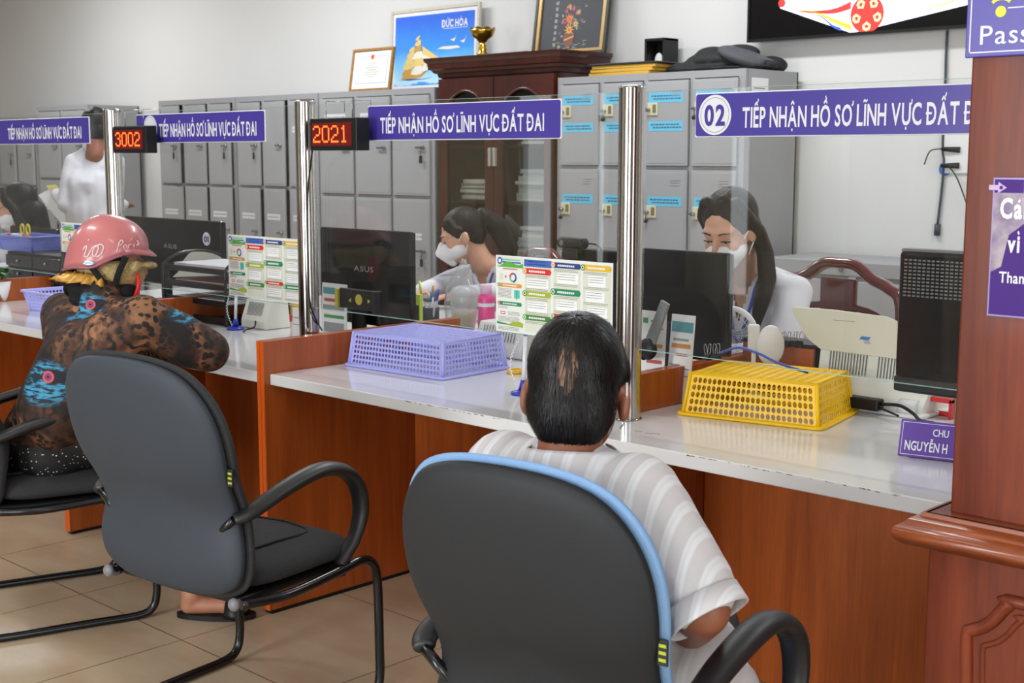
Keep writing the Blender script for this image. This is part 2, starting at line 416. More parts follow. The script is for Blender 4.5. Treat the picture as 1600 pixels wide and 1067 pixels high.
def hand_prims(wrist, palm, fingers_dir, thumb_dir, s=1.0, curl=.4, normal=None):
    """palm from wrist towards palm; five unequal bent fingers"""
    w_ = Vector(wrist); d = (Vector(palm)-w_).normalized(); n = Vector(normal).normalized() if normal else Vector((0, 0, -1))
    n = (n - d*n.dot(d)).normalized(); side = d.cross(n)
    if side.dot(Vector(thumb_dir)) < 0: side = -side
    P = []
    kn = w_ + d*.085*s
    for k in range(4): P.append(cap(w_ + side*(.012-.009*k)*s, kn + side*(.030-.020*k)*s, .013*s, .010*s))
    for k, ln in enumerate((.070, .078, .072, .056)):
        a = kn + side*(.030-.020*k)*s; dd = d; L = ln*s
        for j, fr in enumerate((.45, .32, .23)):
            dd = (dd + n*curl*(.6+.3*j)).normalized(); b = a + dd*L*fr
            P.append(cap(a, b, .0088*s-.0007*j, .0082*s-.0007*j)); a = b
    a = w_ + d*.02*s + side*.022*s; dd = (d*.7 + side*.7).normalized()
    for j, ln in enumerate((.04, .032, .026)):
        b = a + dd*ln*s; P.append(cap(a, b, (.0125-.0015*j)*s, (.011-.0015*j)*s)); a = b; dd = (dd + n*curl*.5 + d*.3).normalized()
    return P
# ================================================================ the room
YB = 5.75
bm = newbm(); box(bm, (-13, -3.2, -.08), (3.2, YB+.2, 0))
fl = mat('floor_tiles', (176, 156, 132), .3, spec=.5)
nt = fl.node_tree; b_ = nt.nodes['Principled BSDF']
tc = nt.nodes.new('ShaderNodeTexCoord'); mp = nt.nodes.new('ShaderNodeMapping'); mp.inputs['Location'].default_value = (.337, .348, 0)
nt.links.new(tc.outputs['Object'], mp.inputs[0])
br = nt.nodes.new('ShaderNodeTexBrick'); br.offset = 0; br.inputs['Scale'].default_value = 1; br.inputs['Brick Width'].default_value = .6; br.inputs['Row Height'].default_value = .6
br.inputs['Mortar Size'].default_value = .0025; br.inputs['Mortar Smooth'].default_value = .1
br.inputs['Mortar'].default_value = lin((120, 98, 78)); br.inputs['Bias'].default_value = 0
nt.links.new(mp.outputs[0], br.inputs['Vector'])
n = nt.nodes.new('ShaderNodeTexNoise'); n.inputs['Scale'].default_value = 2.2; n.inputs['Detail'].default_value = 8; n.inputs['Roughness'].default_value = .62
m2 = nt.nodes.new('ShaderNodeMapping'); m2.inputs['Scale'].default_value = (1, 2.2, 1); nt.links.new(tc.outputs['Object'], m2.inputs[0]); nt.links.new(m2.outputs[0], n.inputs['Vector'])
r = nt.nodes.new('ShaderNodeValToRGB'); r.color_ramp.elements[0].position = .3; r.color_ramp.elements[1].position = .72
r.color_ramp.elements[0].color = lin((178, 152, 124)); r.color_ramp.elements[1].color = lin((200, 184, 158))
nt.links.new(n.outputs['Fac'], r.inputs[0]); nt.links.new(r.outputs[0], br.inputs['Color1']); nt.links.new(r.outputs[0], br.inputs['Color2'])
nt.links.new(br.outputs[0], b_.inputs['Base Color'])
struct('floor', bm, fl)
bm = newbm(); box(bm, (-13, -3.2, 3.2), (3.2, YB+.2, 3.3)); struct('ceiling', bm, CEIL)
bm = newbm(); box(bm, (-13, YB, 0), (3.2, YB+.2, 3.2)); struct('wall_back', bm, WALL)
bm = newbm(); box(bm, (-13.2, -3.2, 0), (-13, YB+.2, 3.2)); struct('wall_left', bm, WALL)
bm = newbm(); box(bm, (3.2, 1.9, 0), (3.4, YB+.2, 3.2)); box(bm, (3.2, -3.2, 0), (3.4, -.8, 3.2)); box(bm, (3.2, -.8, 2.5), (3.4, 1.9, 3.2)); struct('wall_right', bm, WALL)
# wall behind the camera with its tall windows
wins = [(-8.8, -6.88), (-5.85, -4.55), (-3.4, -1.8), (-.2, 1.4)]
bm = newbm(); x = -13
for a, b in wins:
    box(bm, (x, -3.2, 0), (a, -3, 3.2)); box(bm, (a, -3.2, 0), (b, -3, .35)); box(bm, (a, -3.2, 2.5), (b, -3, 3.2)); x = b
box(bm, (x, -3.2, 0), (3.2, -3, 3.2)); struct('wall_front', bm, WALL)
ALU = mat('aluminium_frame', (190, 190, 188), .35, .6)
for i, (a, b) in enumerate(wins):
    bm = newbm()
    for lo, hi in (((a, -3.12, .35), (a+.05, -3.06, 2.5)), ((b-.05, -3.12, .35), (b, -3.06, 2.5)), ((a+.05, -3.12, .35), (b-.05, -3.06, .4)), ((a+.05, -3.12, 2.45), (b-.05, -3.06, 2.5)), ((a+.05, -3.12, 1.7), (b-.05, -3.06, 1.75)), (((a+b)/2-.02, -3.12, .4), ((a+b)/2+.02, -3.06, 1.7))):
        box(bm, lo, hi)
    f = struct('window_%d' % (i+1), bm, ALU)
CURT = mat('curtain_cream', (205, 196, 168), .8)
_n = CURT.node_tree; _t = _n.nodes.new('ShaderNodeBsdfTranslucent'); _t.inputs[0].default_value = lin((222, 208, 170)); _m = _n.nodes.new('ShaderNodeMixShader'); _m.inputs[0].default_value = .45
_n.links.new(_n.nodes['Principled BSDF'].outputs[0], _m.inputs[1]); _n.links.new(_t.outputs[0], _m.inputs[2]); _n.links.new(_m.outputs[0], _n.nodes['Material Output'].inputs[0])
def curtain(x0, x1, label):
    bm = newbm(); n = int((x1-x0)/.02); A = []; B = []
    for k in range(n+1):
        xx = x0+(x1-x0)*k/n; yy = -2.86+.035*math.sin((xx-x0)*2*PI/.13+.6*math.sin(xx*9))
        A.append(bm.verts.new((xx, yy, .12))); B.append(bm.verts.new((xx, yy, 2.6)))
    for k in range(n): bm.faces.new((A[k], A[k+1], B[k+1], B[k])).smooth = True
    c = tag(obj('curtain', bm, CURT), label, 'curtain', 'curtains at the front windows'); solid(c, .004)
curtain(-8.85, -7.66, 'long cream pleated curtain drawn open at the narrow window, seen mirrored in the glass')
curtain(-7.32, -6.85, 'narrow gathered cream curtain on the far side of the narrow window')
curtain(-5.40, -4.5, 'cream pleated curtain mirrored beside the second counter number sign')
curtain(-5.95, -5.56, 'thin edge of a cream curtain left of a sliver of window, seen mirrored')
curtain(-3.9, -3.15, 'cream curtain added for reflections, gathered at the first wide window')  # unseen curtain, added to tone what the steel posts mirror

# unseen dark furniture added behind the camera to darken the posts' reflections
def reflection_cupboard(x0, x1, h, label):
    t = thing('added_cupboard', label, 'cupboard', ((x0+x1)/2, -2.985, 0), 0, 'unseen cupboards added for reflections'); w2 = (x1-x0)/2
    bm = newbm(); rbox(bm, (-w2, .0, 0), (w2, .42, h), .01); obj('carcass', bm, DARKWOOD, t)
    for k in range(2):
        bm = newbm(); rbox(bm, (-w2+.02+k*w2, .42, .06), (-.02+k*w2, .44, h-.05), .006); d = obj('door', bm, REDWOOD, t)
        bm = newbm(); rbox(bm, ((-.06 if k == 0 else .04), .44, h*.5), ((-.04 if k == 0 else .06), .46, h*.5+.12), .004); obj('handle', bm, STEEL, d)
reflection_cupboard(-1.62, -.35, 2.1, 'tall wooden cupboard added for reflections between the two wide front windows')
reflection_cupboard(1.5, 2.9, 2.2, 'tall wooden cupboard added for reflections in the front right corner')
reflection_cupboard(-4.45, -3.95, 1.9, 'narrow wooden cupboard added for reflections beside the gathered curtain')
bm = newbm(); rbox(bm, (-6.8, -2.995, 0), (-6.0, -2.955, 2.1), .01); tag(obj('added_dark_board', bm, DARKWOOD), 'dark wooden board added for reflections at the front wall between the curtained windows', 'board')  # unseen board, added as a dark shape for the posts to mirror

# ================================================================ counter: worktops, partitions, knee panels
ZC = .764; YF = 2.385
def worktop(x0, x1, label, yb=3.7):
    bm = newbm(); rbox(bm, (x0, YF, ZC-.034), (x1, yb, ZC), .003)
    t = tag(obj('service_counter', bm, TOPM), label, 'counter', 'white counter tops')
    return t
worktop(-7.6, -5.905, 'white laminate counter top at the far left end of the row', 3.05)
worktop(-5.867, -4.638, 'white counter top under the small lavender tray beside the helmeted customer')
worktop(-4.598, -3.365, 'white counter top the helmeted customer leans on, left of the short orange partition')
wt = worktop(-3.325, -.998, 'long white counter top carrying the lavender and the yellow baskets', 3.38)
# chipped edge of the long worktop
CH_ = mat('chipped_core', (112, 96, 80), .8)
bm = newbm(); random.seed(3)
for k in range(150):
    xx = random.choice((random.uniform(-2.72, -2.33), random.uniform(-1.75, -1.22))); ln = random.uniform(.002, .014); zt_ = ZC-.0012-random.random()*.002
    if random.random() < .45: box(bm, (xx, YF-.0003, zt_-random.uniform(.0005, .0018)), (xx+ln, YF+.001, zt_))
for xx, yy in ((-1.99, 2.5), (-1.955, 2.497), (-1.94, 2.507)):
    box(bm, (xx, yy, ZC), (xx+.022, yy+.004, ZC+.0003))
_c = obj('chipped_edge', bm, CH_, wt); _c['kind'] = 'stuff'; _c['label'] = 'dark chips and scuffs along the front edge'

def partition(x0, z_top, y0, y1, label, group='orange partitions between the counters'):
    t = thing('counter_partition', label, 'partition', (x0, 0, 0), 0, group)
    for k in (0, 1):
        bm = newbm(); rbox(bm, (k*.0185, y0+.0015, .012), (k*.0185+.0175, y1, z_top), .0008, 1)
        obj('board', bm, ORANGE, t)
        bm = newbm(); box(bm, (k*.0185+.0006, y0-.0006, .012), (k*.0185+.0169, y0+.0012, z_top-.0006)); obj('edge_band', bm, ORANGE_E, t)
    bm = newbm(); box(bm, (.001, y0+.01, 0), (.035, y1-.01, .012)); obj('foot', bm, BLACKP, t)
    return t
partition(-5.903, .866, 2.365, 3.04, 'orange laminate partition at the far left beyond the small lavender tray')
partition(-4.636, .866, 2.365, 3.45, 'orange laminate partition mostly hidden behind the helmeted customer and her chair')
p1 = partition(-3.363, .866, 2.365, 3.2, 'short orange laminate partition standing left of the upturned lavender basket')
t = thing('counter_partition', 'orange laminate partition rising behind the steel post left of the yellow basket', 'partition', (-2.158, 0, 0), 0, 'orange partitions between the counters')
for k in (0, 1):
    bm = newbm(); rbox(bm, (k*.0185, 2.645, ZC+.0005), (k*.0185+.0175, 3.45, .866), .0008, 1); rbox(bm, (k*.0185, 2.40, .012), (k*.0185+.0175, 3.45, ZC-.0345), .0008, 1)
    obj('board', bm, ORANGE, t)
bm = newbm(); box(bm, (.001, 2.41, 0), (.035, 3.4, .012)); obj('foot', bm, BLACKP, t)
def knee(x0, x1, label):
    bm = newbm(); rbox(bm, (x0+.001, 2.98, .004), (x1-.001, 2.998, ZC-.036), .001, 1)
    p = tag(obj('knee_panel', bm, ORANGE), label, 'panel', 'orange knee panels under the counter')
    return p
knee(-5.866, -4.637, 'orange knee panel under the counter at the far left')
knee(-4.599, -3.364, 'orange knee panel under the counter behind the grey office chair')
k2 = knee(-3.326, -2.159, 'orange knee panel in shade between the partition and the man in the striped shirt')
for z in (.12, .58):
    bm = newbm(); rbox(bm, (-3.322, 2.955, z-.018), (-3.30, 2.9795, z+.018), .002); obj('metal_bracket', bm, STEEL, k2)
knee(-2.121, -.999, 'wide orange knee panel under the counter right of the seated man')
# the bare end panel beside the column

# ================================================================ posts, glass screens, signs
YG = 2.605
def post(x, label, z0=ZC, yl=False):
    t = thing('steel_post', label, 'post', (x, YG, z0), 0, 'stainless steel posts holding the screens')
    bm = newbm(); cyl(bm, (0, 0, .004), (0, 0, 1.594-z0), .0325, seg=32); autosmooth(obj('pole', bm, CHROME, t))
    bm = newbm(); cyl(bm, (0, 0, 0), (0, 0, .004), .036, seg=32); obj('base_ring', bm, CHROME, t)
    bm = newbm(); lathe(bm, [(.0335, .0), (.0335, .003), (.028, .006), (0, .007)], (0, 0, 1.594-z0)); obj('top_cap', bm, CHROME, t)
    if yl:
        bm = newbm(); rbox(bm, (.022, -.034, .003), (.034, -.022, .18), .001); b = obj('bracket', bm, mat('yellow_tape', (214, 184, 44), .5), t); b['label'] = 'strip of yellow tape down the post foot'
        bm = newbm()
        for z in (.045, .13): cyl(bm, (.028, -.036, z), (.028, -.034, z), .003, seg=10)
        obj('screw', bm, STEEL, b)
    return t
post(-5.865, 'stainless steel post at the far left end of the screens')
post(-4.592, 'stainless steel post carrying the small red number display at left')
post(-3.410, 'stainless steel post carrying the larger red number display, with a black cable down it')
post(-2.095, 'stainless steel post with yellow tape at its foot, just behind the man')

def pane(x0, x1, label, z1=1.585):
    bm = newbm(); rbox(bm, (x0, YG-.003, .947), (x1, YG+.003, z1), .0006, 1)
    t = tag(obj('glass_screen', bm, GLASS), label, 'glass screen', 'clear screens above the counter')
    bm = newbm(); box(bm, (x0, YG-.0032, .9462), (x1, YG+.0032, .9474)); obj('polished_edge', bm, GLASSE, t)
    bm = newbm(); box(bm, (x0, YG-.0028, z1-.0004), (x1, YG+.0028, z1+.0004)); obj('polished_edge', bm, GLASSE, t)
    return t
pane(-5.83, -4.626, 'clear glass screen at left in front of the staff member wearing glasses')
pane(-4.558, -3.444, 'clear glass screen behind the helmeted customer')
pane(-3.376, -2.129, 'clear glass screen above the upturned lavender basket')
pane(-2.061, -.998, 'clear glass screen above the yellow basket')

SIG = 'TIẾP NHẬN HỒ SƠ LĨNH VỰC ĐẤT ĐAI'
def sign(x0, x1, tx0, tx1, label, num=None, numx=None, cap=.047):
    zt, zb = 1.575, 1.472
    t = thing('counter_sign', label, 'sign', ((x0+x1)/2, YG-.008, 0), 0, 'blue service signs on the screens'); c = (x0+x1)/2
    bm = newbm(); rbox(bm, (x0-c, 0, zb), (x1-c, .0045, zt), .002); obj('white_backing', bm, SIGNW, t)
    bm = newbm()
    m = .0028; r = .006; P = []
    for cx, cz, a in ((x1-c-m-r, zt-m-r, 0), (x0-c+m+r, zt-m-r, 90), (x0-c+m+r, zb+m+r, 180), (x1-c-m-r, zb+m+r, 270)):
        for k in range(5): an = math.radians(a+k*22.5); P.append((cx+r*math.cos(an), cz+r*math.sin(an)))
    prism(bm, P, -.0012, -.0002); obj('face', bm, PURPLE, t)
    text('lettering', SIG, t, tx0-c, tx1-c, 1.494, cap, -.0014, SIGNW, .018)
    if num:
        bm = newbm(); disc(bm, (numx-c, (zt+zb)/2), .0465, -.0014, 0, 40, rx=.99); disc(bm, (numx-c, (zt+zb)/2), .0405, -.0017, 1, 40, r_in=.0395)
        obj('number_disc', bm, [SIGNW, mat('thin_green', (60, 110, 80), .5)], t, fix=False)
        if num.strip(): text('number', num, t, numx-c-.029, numx-c+.029, 1.5, .048, -.0018, PURPLE, .03)
    return t
XS = lambda px: aX(px, 185, YG-.01)
f3 = (XS(819)-XS(594))/(XS(850)-XS(594)); xa = XS(1160); xb = xa+(XS(1500)-xa)/f3
sign(-5.548, XS(138), XS(11), XS(126), 'blue sign hanging furthest left, above the staff member wearing glasses')
sign(-4.405, XS(413), XS(248), XS(400), 'blue sign with a white disc, partly covered by the small red number display', ' ', XS(234))
sign(XS(574), XS(876.5), XS(594), XS(850), 'blue sign without a number, above the lavender basket')
sign(XS(1085.5), xb+.05, xa, xb, 'blue sign with a white disc reading 02, cut off by the column', '02', XS(1116.5))

# dot-matrix number displays
DIG = {'0': '01110 10001 10001 10001 10001 10001 10001 01110', '1': '00100 01100 00100 00100 00100 00100 00100 01110',
       '2': '01110 10001 00001 00001 00110 01000 10000 11111', '3': '01110 10001 00001 00110 00001 00001 10001 01110'}
LED = mat('led_lit', (255, 96, 30), emit=3.2); LEDB = mat('led_halo_panel', (96, 4, 8), .3, emit=.30)  # panel emission stands in for the red halo around the lit digits
def led(x0, x1, z0, z1, y, num, label, d=.05):
    t = thing('number_display', label, 'display', (x0, y, z0), 0, 'red number displays on the posts'); W = x1-x0; Hh = z1-z0
    bm = newbm(); rbox(bm, (0, 0, 0), (W, d, Hh), .003)
    for k in range(6): box(bm, (W*.2+k*W*.1, d, Hh*.3), (W*.2+k*W*.1+.006, d+.002, Hh*.7))
    obj('housing', bm, BLACKP, t)
    bm = newbm(); box(bm, (.012, -.0008, .014), (W-.022, 0, Hh-.014)); obj('screen', bm, LEDB, t)
    bm = newbm(); u = (W-.05)/23.5; v = (Hh-.045)/8
    for i, ch in enumerate(num):
        for r, row in enumerate(DIG[ch].split()):
            for q, bit in enumerate(row):
                if bit == '1':
                    cx = .017+(i*5.9+q+.5)*u; cz = Hh-.022-(r+.5)*v
                    disc(bm, (cx, cz), u*.46, -.0014, 0, 8)
    obj('digits', bm, LED, t, fix=False)
    bm = newbm()
    for xx in (W*.22, W*.78): tube(bm, [(xx, d*.5, Hh), (xx, d*.5, 1.59-z0), (xx, 2.612-y, 1.592-z0), (xx, 2.612-y, 1.56-z0)], .0012, 6)
    obj('hanger_wire', bm, STEEL, t)
    return t
yl = 2.515
led(aX(484, 210, yl), aX(557, 210, yl), aZ(560, 235, yl), aZ(557, 183, yl), yl, '2021', 'black number display with red digits 2021 on the middle post')
yl = 2.52
led(aX(177, 220, yl), aX(228, 220, yl), aZ(228, 239, yl), aZ(228, 196, yl), yl, '3002', 'smaller-looking black number display with red digits 3002 on the left post', .045)
bm = newbm(); yq = 2.567
tube(bm, spline([at(488, 236, 1, 2.54), at(485, 262, 1, yq), at(481, 300, 1, yq), at(481, 400, 1, yq), at(484, 470, 1, yq), at(494, 500, 1, 2.6), at(503, 516, 1, 2.66)], 6), .0028, 8)
tag(obj('power_cable', bm, BLACKP), 'thin black cable running down the middle steel post from its display', 'cable')

# instruction sheets fixed on the glass
def sheet(x0, x1, z0, z1, y, label, cols=4, part=None, group='instruction sheets on the screens'):
    t = thing('instruction_sheet', label, 'poster', (x0, y, z0), 0, group); W = x1-x0; Hh = z1-z0
    bm = newbm(); box(bm, (0, 0, 0), (W, .0012, Hh)); obj('sheet', bm, mat('sheet_white', (226, 228, 222), .4), t)
    names = ['col_green', 'col_blue', 'col_red', 'col_lime', 'col_dgreen', 'col_navy', 'col_yellow', 'col_teal', 'col_orange', 'col_beige', 'col_line', 'col_white', 'col_redline', 'col_cyan']
    cols_ = [(86, 168, 66), (62, 98, 176), (210, 44, 40), (160, 176, 42), (70, 128, 52), (44, 58, 122), (222, 178, 44), (28, 132, 92), (214, 150, 60), (212, 214, 200), (110, 112, 110), (236, 238, 238), (200, 90, 90), (90, 190, 170)]
    ms = [mat(a, b, .5) for a, b in zip(names, cols_)]
    G = dict(zip(['green', 'blue', 'red', 'lime', 'dgreen', 'navy', 'yellow', 'teal', 'orange', 'beige', 'line', 'white', 'redline', 'cyan'], range(14)))
    bm = newbm()
    def q(u0, v0, u1, v1, c, lay=1): quadxz(bm, u0*W, Hh*(1-v1), u1*W, Hh*(1-v0), -.0003*lay, G[c])
    def lines(u0, v0, u1, n, c='line', dv=.018, ragged=True):
        for k in range(n):
            e = u1-(random.uniform(.02, .10)*(u1-u0) if ragged else 0)
            uu = u0
            while uu < e:
                wl = random.uniform(.006, .02); q(uu, v0+k*dv, min(uu+wl, e), v0+k*dv+.006, c, 2); uu += wl+.003
    def banner(u0, v0, u1, h, c, dot):
        a = h*Hh*.5
        P = [(u0*W, Hh*(1-v0)), (u0*W, Hh*(1-v0-h)), (u1*W-a*.6, Hh*(1-v0-h)), (u1*W, Hh*(1-v0-h/2)), (u1*W-a*.6, Hh*(1-v0))]
        polyxz(bm, P, -.0006, G[c]); disc(bm, (u0*W+a*.3, Hh*(1-v0-h/2)), a*1.05, -.0009, G[dot], 16); disc(bm, (u0*W+a*.3, Hh*(1-v0-h/2)), a*.7, -.0011, G['white'], 16); disc(bm, (u0*W+a*.3, Hh*(1-v0-h/2)), a*.45, -.0013, G[dot], 12)
        uu = u0+.045
        while uu < u0+(u1-u0)*.75: q(uu, v0+h*.35, uu+.012, v0+h*.68, 'white', 4); uu += .016
    w4 = .235
    for c in range(4):
        u0 = .012+c*.248; u1 = u0+w4
        if c == 0:
            q(u0, .02, u1, .15, 'beige'); q(u0+.03, .045, u1-.03, .06, 'cyan', 2); q(u0+.05, .075, u1-.02, .095, 'blue', 2)
            disc(bm, ((u0+.025)*W, Hh*.93), .010, -.0008, G['blue'], 14); disc(bm, ((u0+.025)*W, Hh*.93), .005, -.0011, G['white'], 12)
            pts = [(u0*W, Hh*.85)]+[((u0+w4*k/8)*W, Hh*(.875+.03*math.sin(k*.9-1.4)+.006*k)) for k in range(9)]+[(u1*W, Hh*.85)]
            polyxz(bm, pts[::-1], -.0009, G['green'])
            q(u0+.05, .165, u1-.05, .178, 'redline', 2)
            for k, cc in enumerate(('blue', 'red', 'cyan', 'navy')):
                disc(bm, ((u0+.145)*W, Hh*.72), .0135, -.001, G[cc], 8, r_in=.0085, a0=k*PI/2, a1=(k+1)*PI/2)
            q(u0+.02, .23, u0+.05, .32, 'beige', 2); q(u0+.07, .26, u0+.085, .285, 'redline', 2)
            banner(u0+.01, .36, u1-.01, .05, 'orange', 'dgreen'); lines(u0+.01, .43, u0+.14, 7); q(u0+.155, .44, u0+.205, .55, 'cyan', 2); q(u0+.178, .44, u0+.182, .57, 'teal', 3)
            banner(u0+.01, .60, u1-.01, .05, 'teal', 'red'); lines(u0+.01, .665, u0+.10, 2); q(u0+.03, .73, u0+.075, .77, 'redline', 2); q(u0+.035, .742, u0+.07, .757, 'white', 3); lines(u0+.10, .73, u1-.02, 3); lines(u0+.01, .80, u1-.02, 4)
            pts = [(u0*W, Hh*.10)]+[((u0+w4*k/8)*W, Hh*(.125-.03*math.sin(k*.8-.4))) for k in range(9)]+[(u1*W, Hh*.08)]
            polyxz(bm, pts[::-1], -.0009, G['lime']); polyxz(bm, [(u0*W, Hh*.13), (u0*W, Hh*.10), ((u0+.14)*W, Hh*.10)], -.0011, G['teal'])
            lines(u0+.01, .93, u1-.02, 3)
            continue
        specs = {1: [('blue', .03, .09), ('red', .14, .075), ('lime', .43, .075), ('dgreen', .74, .07)], 2: [('navy', .04, .07), ('teal', .37, .08), ('red', .69, .06)], 3: [('yellow', .04, .075), ('teal', .72, .07)]}[c]
        q(u0+.004, .10, u1-.006, .97, 'beige')
        for k, (cc, v, h) in enumerate(specs):
            if c == 1 and k == 0:
                q(u0-.004, v, u1, v+h, 'blue', 2); lines(u0+.03, v+.02, u1-.03, 2, 'white', .035); continue
            banner(u0-.004, v, u1, h, cc, ('green', 'navy', 'orange', 'dgreen')[(k+c) % 4])
            nx = specs[k+1][1] if k+1 < len(specs) else .97
            if v+h+.02 < nx-.03: lines(u0+.01, v+h+.015, u1-.015, 2)
            yy = v+h+.06
            while yy+.1 < nx:
                hh = min(.13, nx-yy-.04); a = u0+random.uniform(.02, .05); b = u1-random.uniform(.02, .06)
                q(a, yy, b, yy+hh, 'white', 2); lines(a+.008, yy+.015, b-.01, max(1, int(hh/.035)), 'redline' if random.random() < .25 else 'line', .03)
                lines(u0+.01, yy+hh+.01, u1-.015, 2); yy += hh+.06
    obj('printing', bm, ms, t, fix=False)
    return t
random.seed(11)
YS = YG-.0052
sheet(aX(775, 400, YS), aX(958, 414, YS), aZ(773, 516, YS), aZ(775, 398, YS), YS, 'printed instruction sheet on the glass just above the seated man\'s head')
sheet(aX(356, 380, YS), aX(473, 380, YS), aZ(357, 461, YS), aZ(356, 366, YS), YS, 'printed instruction sheet on the glass left of the middle steel post')
sheet(aX(96, 360, YS), aX(96, 360, YS)+.41, aZ(98, 428, YS), aZ(96, 347, YS), YS, 'printed instruction sheet on the glass behind the pink helmet')

# ================================================================ wooden column at the right
t = thing('wooden_column', 'red-brown wooden column with moulded ledge and carved panel at the right edge', 'column', (-.68, 2.22, 0))
def rel(p): return (p[0]+.68, p[1]-2.22, p[2])
bm = newbm(); rbox(bm, rel((-.967, 2.06, .84)), rel((-.40, 2.44, 3.19)), .004); obj('shaft', bm, REDWOOD, t)
bm = newbm()   # sunk vertical flute on the front of the shaft
tube(bm, [rel((-.79, 2.061, .93)), rel((-.79, 2.061, 3.1))], .008, 10); tube(bm, [rel((-.772, 2.061, .93)), rel((-.772, 2.061, 3.1))], .004, 8)
obj('fluting', bm, REDWOOD, t)
bm = newbm()
prof = [(-.030, .788), (-.040, .795), (-.046, .806), (-.043, .818), (-.032, .824), (-.030, .827), (-.024, .832), (-.012, .836), (-.010, .842), (0, .842), (0, .788)]
# moulding swept round the base: mitred rectangle
x0, x1, y0, y1 = -.99, -.38, 2.035, 2.46
rings = []
for cx, cy, sx, sy in ((x0, y0, -1, -1), (x1, y0, 1, -1), (x1, y1-.08, 1, 0), (x0, y1-.08, -1, 0)):
    rings.append([bm.verts.new(rel((cx+sx*(-o_), cy+sy*(-o_), z))) for o_, z in prof])
for i in range(3):
    a, b = rings[i], rings[i+1]
    for k in range(len(prof)-1): bm.faces.new((a[k], a[k+1], b[k+1], b[k]))
a, b = rings[3], rings[0]
for k in range(len(prof)-1): bm.faces.new((a[k], a[k+1], b[k+1], b[k]))
bm.faces.new([rings[i][-2] for i in range(4)]); bm.faces.new([rings[i][-1] for i in range(4)])
autosmooth(obj('moulded_ledge', bm, MOULD, t), 50)
bm = newbm(); rbox(bm, rel((-.99, 2.035, .10)), rel((-.38, 2.46, .80)), .004); obj('base', bm, REDWOOD, t)
bm = newbm(); rbox(bm, rel((-1.0, 2.02, 0)), rel((-.37, 2.465, .10)), .006); obj('plinth', bm, REDWOOD, t)
# carved raised frame on the front of the base with a scooped top
cxp = -.685; hw = .215
top = [(-hw, .60), (-hw+.02, .605), (-hw+.10, .635), (-hw+.135, .675), (-hw+.16, .69)]
path = [(-hw, .2), ] + top + [(-x_, z_) for x_, z_ in top[::-1]] + [(hw, .2)]
lp = [(aX(x_, y_, 2.034), aZ(x_, y_, 2.034)) for x_, y_ in ((1510, 1060), (1510, 1000), (1512, 987), (1520, 984), (1537, 979), (1553, 968), (1567, 953), (1580, 943), (1592, 942))]
pts = spline([rel((a, 2.034, b)) for a, b in lp]+[rel((2*cxp-a, 2.034, b)) for a, b in lp[::-1]], 5)
xl_ = lp[0][0]; pts = [Vector(rel((xl_, 2.034, .2)))]+pts+[Vector(rel((2*cxp-xl_, 2.034, .2)))]
bm = newbm(); tube(bm, pts, .011, 8, closed=True); 
tube(bm, [Vector((p.x*.88 + .0*(p.x), p.y+.001, .43+(p.z-.43)*.92)) for p in pts], .005, 8, closed=True)
obj('carved_moulding', bm, REDWOOD, t)
bm = newbm(); c_ = [Vector(rel((cxp, 2.036, .45)))]
for s in (-1, 1):
    for k in range(4):
        tube(bm, spline([rel((cxp, 2.036, .3+k*.07)), rel((cxp+s*.05, 2.034, .36+k*.07)), rel((cxp+s*(.11-.01*k), 2.034, .35+k*.075)), rel((cxp+s*.10, 2.035, .31+k*.075))], 5), [.004]*4+[.009]*6+[.005]*6, 8)
obj('carved_leaves', bm, REDWOOD, t)
# two signs on the column
YQ = 2.05
tx = thing('wall_sign', 'blue sign with yellow wireless symbol at the top of the wooden column', 'sign', (aX(1507, 91, YQ), YQ, 0)); o_ = tx.location.x
zb = aZ(1507, 91, YQ); X = lambda px, py: aX(px, py, YQ)-o_; Z = lambda px, py: aZ(px, py, YQ)
bm = newbm(); rbox(bm, (0, 0, zb), (.44, .006, zb+.34), .002); obj('panel', bm, PURPLE, tx)
bm = newbm(); a = .007; L = .433; tp = zb+.333
for lo, hi in (((a, -.0006, zb+a), (L, -.0001, zb+a+.0016)), ((a, -.0006, tp), (L, -.0001, tp+.0016)), ((a, -.0006, zb+a), (a+.0016, -.0001, tp)), ((L-.0016, -.0006, zb+a), (L, -.0001, tp))): box(bm, lo, hi)
obj('border_line', bm, SIGNW, tx)
text('lettering', 'Pass', tx, X(1532, 60), X(1609, 60), Z(1532, 70), Z(1532, 39)-Z(1532, 70), -.0006, SIGNW, .0)
YEL = mat('symbol_yellow', (226, 214, 30), .4)
bm = newbm(); wc = (X(1564, 18), Z(1564, 18)); disc(bm, wc, .0085, -.0006, 0, 24)
for r_ in (.018, .031, .044): disc(bm, (wc[0], wc[1]), r_+.0045, -.0006, 0, 20, r_in=r_-.0005, a0=math.radians(45), a1=math.radians(135))
obj('wireless_symbol', bm, YEL, tx, fix=False)
bm = newbm(); box(bm, (X(1575, 14), -.0005, Z(1575, 13)), (.40, -.0001, Z(1575, 11.5))); obj('rule', bm, SIGNW, tx)
YQ = 2.052
tx = thing('notice', 'laminated purple notice with white words on the wooden column', 'sign', (aX(1546, 400, YQ), YQ, 0)); o_ = tx.location.x
X = lambda px, py: aX(px, py, YQ)-o_; Z = lambda px, py: aZ(px, py, YQ)
z0, z1 = Z(1541, 493), Z(1552, 277)
bm = newbm(); rbox(bm, (0, 0, z0), (.30, .004, z1), .001); obj('laminate_border', bm, mat('laminate_clear', (140, 118, 176), .3), tx)
bm = newbm(); box(bm, (.003, -.0005, z0+.003), (.297, -.0001, z1-.003)); obj('panel', bm, PURPLE3, tx)
ph = mat('notice_photo', (150, 132, 140), .3, noise_amt=.5, noise_scale=26, c2=(84, 50, 104))
